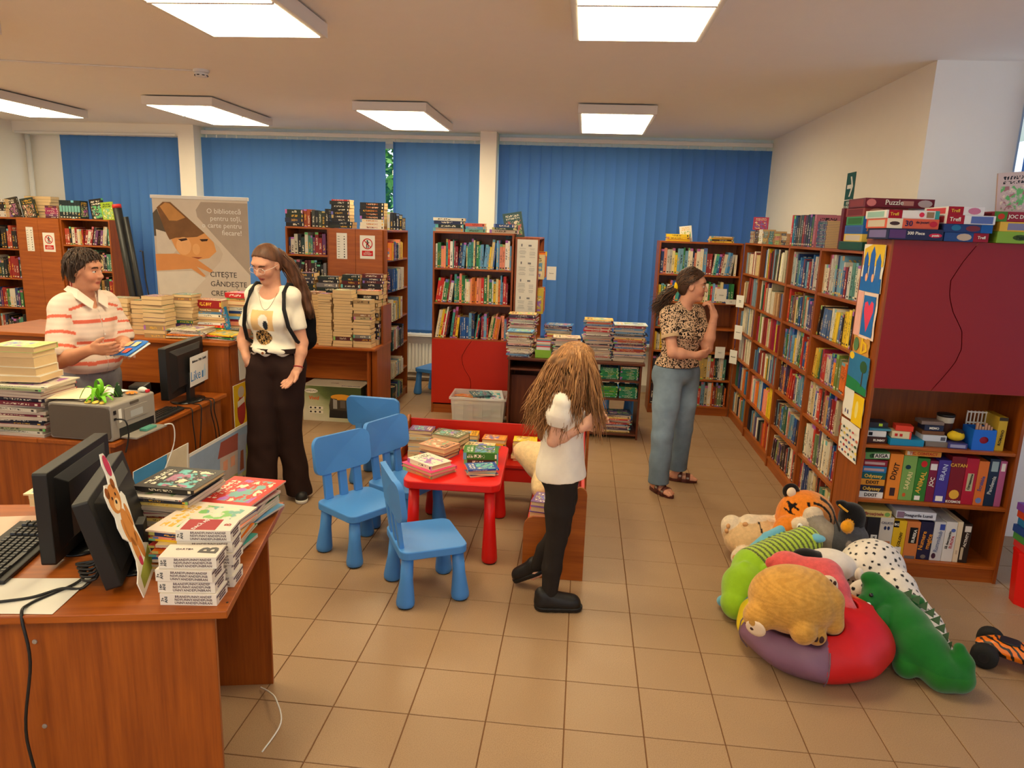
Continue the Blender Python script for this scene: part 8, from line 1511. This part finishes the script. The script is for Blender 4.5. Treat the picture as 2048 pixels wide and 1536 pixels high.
# ---------------------------------------------------------------- girl with long wavy hair
P = Pose(-.06, 3.385, 1.36, R(8), True, R(-3), .90); head_frame(P, (-.005, 3.395, 1.238), R(14), R(8)); q = P.s
shR, shL = P.t(-.15, -.01, 1.355), P.t(.15, -.01, 1.355); elR, wrR = A3(-.10, 3.262, .905), A3(.03, 3.265, .975); elL, wrL = A3(-.03, 3.545, .90), A3(.08, 3.46, .96)
v = vol_for([(-.33, 3.2, 0), (.2, 3.65, 1.36)], .05, .0042); P.torso(v, -.012); add_head(v, P); add_arm(v, shR, elR, wrR, q * .92); add_arm(v, shL, elL, wrL, q * .92)
add_hand(v, wrR, (.75, .25, .6), (-.1, .95, .1), -1, (25, 25, 20), .3, .82); add_hand(v, wrL, (.7, -.5, .4), (-.3, -.8, 0), 1, (20, 20, 20), .3, .82)
add_leg(v, A3(-.05, 3.325, .70), A3(-.062, 3.34, .375), A3(-.085, 3.335, .085), q * .82, (.95, .12, 0), .10); add_leg(v, A3(-.055, 3.45, .70), A3(-.05, 3.46, .375), A3(-.165, 3.52, .135), q * .82, (-.7, .15, -.5), .03)
G1 = soft('person', v, M_skin, skin_col(P, (222, 166, 136), (196, 100, 90), (120, 80, 54))); tag(G1, 'girl with long wavy hair in a white top and black leggings', 'person'); eyes(P, G1)
v = vol_for([(-.3, 3.15, .65), (.25, 3.65, 1.2)], .05, .005); P.torso(v, .008, .05, 0); v.loft([(.695, -.05, 3.385, .122, .150, .14), (.78, -.055, 3.385, .11, .14, .14), (.90, -.055, 3.385, .098, .132, .14), (1.02, -.05, 3.385, .09, .13, .14)], .04, 0)
for sh, el, i in ((shR, elR, 1), (shL, elL, 2)): m_ = sh * .72 + el * .28; v.cap(sh, m_, .052, .062, .025, i); v.cap(m_, sh * .5 + el * .5, .058, .046, .02, i)
v.warp(lambda X, Y, Z: .003 * np.sin(60 * X + 40 * Y + 10 * Z) * np.clip((Z - .6) * 2, .3, 1)); v.ell(P.t(0, .05, 1.44), A3(.062, .07, .07), .01, sub=True, rot=P.A)
for sh, el, i in ((shR, elR, 1), (shL, elL, 2)): v.cut_at(sh * .55 + el * .45, unit(el - sh), .10, (i,), .022)
v.cut(lambda X, Y, Z: .70 - Z + .08 * (X + .05) + 0 * Y); soft('blouse', v, M_cloth, C_(240, 228, 210), G1)
tr = trousers(P, [[(A3(-.05, 3.322, .72), .085), (A3(-.055, 3.335, .55), .072), (A3(-.062, 3.34, .375), .052), (A3(-.078, 3.34, .22), .050), (A3(-.085, 3.335, .07), .040)], [(A3(-.055, 3.448, .72), .085), (A3(-.045, 3.45, .55), .072), (A3(-.05, 3.46, .375), .053), (A3(-.115, 3.495, .24), .048), (A3(-.165, 3.52, .13), .038)]], 1.02, .004, 'leggings', M_cloth, lambda V, ids: np.tile(C_(46, 40, 36), (len(V), 1)), G1, h=.005, wrk=.003, hem=(.075, .12))
shoe(G1, (-.15, 3.325, .0), (.085, 3.35, .0), .086, .10, (26, 22, 20), (20, 18, 17)); shoe(G1, (-.125, 3.52, .10), (-.275, 3.555, .012), .072, .09, (26, 22, 20), (20, 18, 17))
hair_cap(P, G1, lambda l, f, u: np.maximum(f * .85 - u * .5 - .018, -(u + .10)), (144, 98, 58), .016)
rnd = random.Random(7); paths = []
for k in range(1700):
    az = rnd.uniform(R(50), R(310)); th = rnd.uniform(.12, 1.35); rr = (.088, .108)       # azimuth from the face direction
    sl, sf = math.sin(az), math.cos(az); root = A3(rr[0] * math.sin(th) * sl, rr[1] * math.sin(th) * sf - .014, .036 + .098 * math.cos(th)); L = rnd.uniform(.26, .43) * (1 if abs(az - math.pi) < 1.4 else .95); ph, fq, am = rnd.uniform(0, 6.3), rnd.uniform(24, 48), rnd.uniform(.005, .012); pp = []; n_ = 15; w0 = hp(P, *root); out_ = unit(A3(*(P.HA @ A3(sl, sf * .9, 0)))[:3] * A3(1, 1, 0) + A3(1e-6, 0, 0)); side_ = A3(-out_[1], out_[0], 0)
    spread = rnd.uniform(.03, .085)
    for i in range(n_):
        t_ = i / (n_ - 1); s_ = L * t_; drop = s_ if t_ > .0 else 0; arc = min(1, t_ * 3.2); p = w0 + out_ * (.030 * math.sin(arc * math.pi / 2) + spread * t_ ** 1.2) + A3(0, 0, -(drop - .01 * arc)) + side_ * am * math.sin(fq * s_ + ph) * (.3 + t_) + out_ * am * .7 * math.cos(fq * s_ * 1.1 + ph) * (.3 + t_)
        p = p + A3(-.055 * t_ ** 1.2, -.0, 0) if sf < .3 else p + A3(.01 * t_, 0, 0); pp.append(p)
    paths.append(pp)
strands('long_hair', G1, paths, .0034, [(160, 110, 64), (144, 96, 54), (176, 124, 74), (130, 86, 48), (192, 140, 88)], sides=3, seed=3)
core = [hp(P, 0, -.05, .0), A3(-.075, 3.385, 1.12), A3(-.10, 3.385, 1.02), A3(-.13, 3.385, .92)]; v = vol_for(core, .14, .007); v.chain(core, [.095, .105, .098, .06], .03, 0); v.warp(lambda X, Y, Z: .008 * np.sin(70 * Y + 25 * Z) * np.sin(60 * X)); soft('hair_mass', v, M_hairm, lambda V, ids: C_(130, 88, 50) * (1 + .25 * np.sin(V[:, 1:2] * 260 + np.sin(V[:, 2:3] * 50) * 2)), G1)
put('bracelet', MB().lathe([(.021, -.002), (.0225, 0), (.021, .002)], 16, face(tuple(wrR * .9 + elR * .1), (0, 1, 0), tuple(np.cross(unit(wrR - elR), (0, 1, 0)))), cap=False), plain('thin_cord', srgb(90, 60, 50), .7), G1)
# ---------------------------------------------------------------- woman in jeans, arm folded, hand at her mouth
P = Pose(.715, 5.21, 1.645, R(-46), True, R(2), 1.04); head_frame(P, (.775, 5.205, 1.525), R(-10), R(3)); q = P.s
shR, shL = P.t(-.165, -.01, 1.355), P.t(.165, -.01, 1.355); elR, wrR = A3(.645, 5.005, 1.075), A3(.80, 5.035, 1.06); elL, wrL = A3(.905, 5.165, 1.09), A3(.925, 5.12, 1.33)
v = vol_for([(.5, 4.98, 0), (1.0, 5.56, 1.645)], .06, .0045); P.torso(v); add_head(v, P); add_arm(v, shR, elR, wrR, q * 1.05); add_arm(v, shL, elL, wrL, q * 1.05)
add_hand(v, wrR, (.9, .35, .1), (.1, .7, .3), -1, (22, 25, 20), .2, .95, (.6, .6, .2)); add_hand(v, wrL, (-.30, .10, .95), (-.75, .35, -.25), -1, (42, 48, 35), .15, .95, (.5, .8, .5))
add_leg(v, A3(.655, 5.15, .87), A3(.642, 5.15, .445), A3(.637, 5.145, .085), q * .92, (.55, -.83, 0)); add_leg(v, A3(.785, 5.265, .87), A3(.81, 5.36, .445), A3(.805, 5.435, .085), q * .92, (.98, -.15, 0))
W2 = soft('person', v, M_skin, skin_col(P, (210, 150, 122), (176, 88, 78), (80, 54, 40))); tag(W2, 'woman in a leopard print top and jeans, hand raised to her mouth', 'person'); eyes(P, W2)
n = N('leopard_print'); vv = coord(n, 'Object', (1, 1, 1)); wn = n.n('ShaderNodeTexNoise', i_Vector=vv, i_Scale=16.0, i_Detail=2.0); off = n.n('ShaderNodeMix'); off.data_type = 'VECTOR'; off.inputs[0].default_value = .06; n.t.links.new(vv, off.inputs[4]); n.t.links.new(wn.outputs[1], off.inputs[5])
vo = n.n('ShaderNodeTexVoronoi', i_Vector=off.outputs[1], i_Scale=85.0); big = noise(n, vv, 7, 3); th_ = n.math('ADD', n.math('MULTIPLY', big, .62), .16); f_ = n.math('LESS_THAN', vo.outputs[0], th_)
n.base(n.mix(f_, srgb(214, 180, 148), srgb(34, 26, 26)), .9, .1); M_leo = n.m
v = vol_for([(.45, 4.95, .9), (1.0, 5.5, 1.45)], .05, .005); P.torso(v, .016, .05, 0); v.ell(P.t(0, 0, 1.0), A3(.155, .13, .06), .04, 0, P.A); v.cap(P.t(0, -.01, 1.385), P.t(0, -.005, 1.415), .07, .064, .02, 0)
for sh, el, i in ((shR, elR, 1), (shL, elL, 2)): m_ = sh * .48 + el * .52; v.cap(sh + A3(0, 0, .004), m_, .058, .062, .03, i)
v.warp(wr(P, .0035, 1)); v.ell(P.t(0, .05, 1.465), A3(.062, .066, .06), .01, sub=True, rot=P.A)
for sh, el, i in ((shR, elR, 1), (shL, elL, 2)): v.cut_at(sh * .48 + el * .52, unit(el - sh), .12, (i,), .015)
v.cut(lambda X, Y, Z: .955 - Z + 0 * X + 0 * Y); tp = soft('print_top', v, M_leo, C_(200, 170, 130), W2)
for sh, el in ((shR, elR),): m_ = sh * .45 + el * .55; ax = unit(el - sh); put('sleeve_cuff', MB().lathe([(.064, -.012), (.067, 0), (.064, .012)], 22, face(tuple(m_), tuple(np.cross(ax, (0, 1, 0))), tuple(np.cross(ax, np.cross(ax, (0, 1, 0))))), cap=False), plain('cuff_tan', srgb(196, 164, 128), .9), tp, smooth=True)
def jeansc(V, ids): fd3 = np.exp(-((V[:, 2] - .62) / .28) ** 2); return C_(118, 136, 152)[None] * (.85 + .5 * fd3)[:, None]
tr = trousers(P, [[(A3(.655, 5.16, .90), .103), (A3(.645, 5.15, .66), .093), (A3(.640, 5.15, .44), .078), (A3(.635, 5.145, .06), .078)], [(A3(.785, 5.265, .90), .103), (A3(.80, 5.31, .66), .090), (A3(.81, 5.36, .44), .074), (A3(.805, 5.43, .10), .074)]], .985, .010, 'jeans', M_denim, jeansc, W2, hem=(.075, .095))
M_strap = plain('brown_leather', srgb(84, 36, 28), .5, .4, .08)
def sandal(parent, heel, toe, w):
    heel, toe = A3(*heel), A3(*toe); d = unit(toe - heel); sd = unit(np.cross(d, A3(0, 0, 1))); L = np.linalg.norm(toe - heel); Mx = face(tuple(heel), tuple(d), tuple(-sd)); o = put('sandal', MB().prism([(L * (.5 + .5 * math.cos(a)) + (0), w * .5 * math.sin(a) * (.86 + .14 * math.cos(a))) for a in np.linspace(0, 2 * math.pi, 28, endpoint=False)], .001, .022, Mx), M_strap, parent, bevel=.003)
    for t_, hh in ((.45, .075), (.70, .055)):
        st_ = put('strap', MB().grid(lambda u, v_: tuple(heel + d * (L * t_ + (v_ - .5) * .032) - sd * math.cos(u * math.pi) * w * .54 + A3(0, 0, .012 + hh * math.sin(u * math.pi) ** .8)), 12, 2), M_strap, o, smooth=True); st_.modifiers.new('t', 'SOLIDIFY').thickness = .004
        put('buckle', MB().box((-.01, -.008, 0), (.01, .008, .004), face(tuple(heel + d * L * t_ + sd * w * .46 + A3(0, 0, hh * .72)), tuple(d), (0, 0, 1))), M_steel, o)
    v = vol_for([heel, toe], .06, .004)
    for k in range(5): b_ = heel + d * L * (.76 + .03 * (1 - abs(k - 1.3) / 3)) + sd * (.030 - .0155 * k) + A3(0, 0, .034); v.cap(b_, b_ + d * (.045 - .006 * abs(k - 1)) + A3(0, 0, -.006), .011 if k else .0135, .009 if k else .012, .004, 0)
    v.cap(heel + d * L * .2 + A3(0, 0, .05), heel + d * L * .76 + A3(0, 0, .036), .034, .03, .02, 0); v.cap(heel + d * L * .72 + sd * .02 + A3(0, 0, .034), heel + d * L * .72 - sd * .02 + A3(0, 0, .034), .016, .014, .02, 0); v.cut(lambda X, Y, Z: .0225 - Z + 0 * X + 0 * Y); soft('toes', v, M_skin, C_(210, 150, 122), o)
sandal(W2, (.585, 5.215, 0), (.735, 5.02, 0), .092); sandal(W2, (.725, 5.45, 0), (.965, 5.415, 0), .092)
hair_cap(P, W2, hairline([-.085, -.03, .018, .045, .075, .105, .14], [-.05, -.04, -.02, .022, .055, .085, .14]), (66, 42, 30), .013)
rnd = random.Random(11); paths = []; kn_ = hp(P, 0, -.115, -.025)
for k in range(420):
    a = rnd.uniform(0, 6.3); r0 = rnd.uniform(0, .03); ph = rnd.uniform(0, 6.3); L = rnd.uniform(.10, .21); pp = []; dv = unit(A3(-.75 + rnd.gauss(0, .16), rnd.gauss(-.05, .16), -.62 + rnd.gauss(0, .12)))
    for i in range(11): t_ = i / 10; pp.append(kn_ + A3(0, math.cos(a) * r0, math.sin(a) * r0) * (1 + .9 * t_) + dv * L * t_ + A3(0, 0, -.05 * t_ * t_) + A3(math.sin(ph + t_ * 11), math.cos(ph + t_ * 12), math.sin(ph * 2 + t_ * 10)) * .009 * (.3 + t_))
    paths.append(pp)
for k in range(420):
    th, az = rnd.uniform(.1, 1.5), rnd.uniform(R(60), R(300)); d0 = A3(.088 * math.sin(th) * math.sin(az), .108 * math.sin(th) * math.cos(az) - .014, .038 + .098 * math.cos(th)); pp = []; e_ = A3(0, -.11, -.02)
    for i in range(8): t_ = i / 7; m_ = d0 * (1 - t_) + e_ * t_; g = math.sqrt((m_[0] / .090) ** 2 + ((m_[1] + .014) / .110) ** 2 + ((m_[2] - .036) / .10) ** 2); m_ = A3(m_[0] / g, (m_[1] + .014) / g - .014, (m_[2] - .036) / g + .036) if g < 1 else m_; pp.append(hp(P, *m_) + A3(0, 0, .003 * math.sin(t_ * 14 + k)))
    paths.append(pp)
strands('curly_hair', W2, paths, .0036, [(64, 42, 30), (84, 56, 38), (50, 34, 26), (104, 70, 46)])
put('hair_tie', MB().lathe([(.030, -.014), (.040, 0), (.030, .014)], 18, face(tuple(hp(P, 0, -.118, -.02)), tuple(P.HA[:, 0]), tuple(P.HA[:, 2])), cap=False), plain('yellow_scrunchie', srgb(236, 196, 30), .8, .1, .1, .3, 200), W2, smooth=True)
put('bracelet', MB().lathe([(.027, -.002), (.0285, 0), (.027, .002)], 16, face(tuple(wrL * .8 + elL * .2), (1, 0, 0), (0, -1, 0)), cap=False), MATS['thin_cord'], W2)
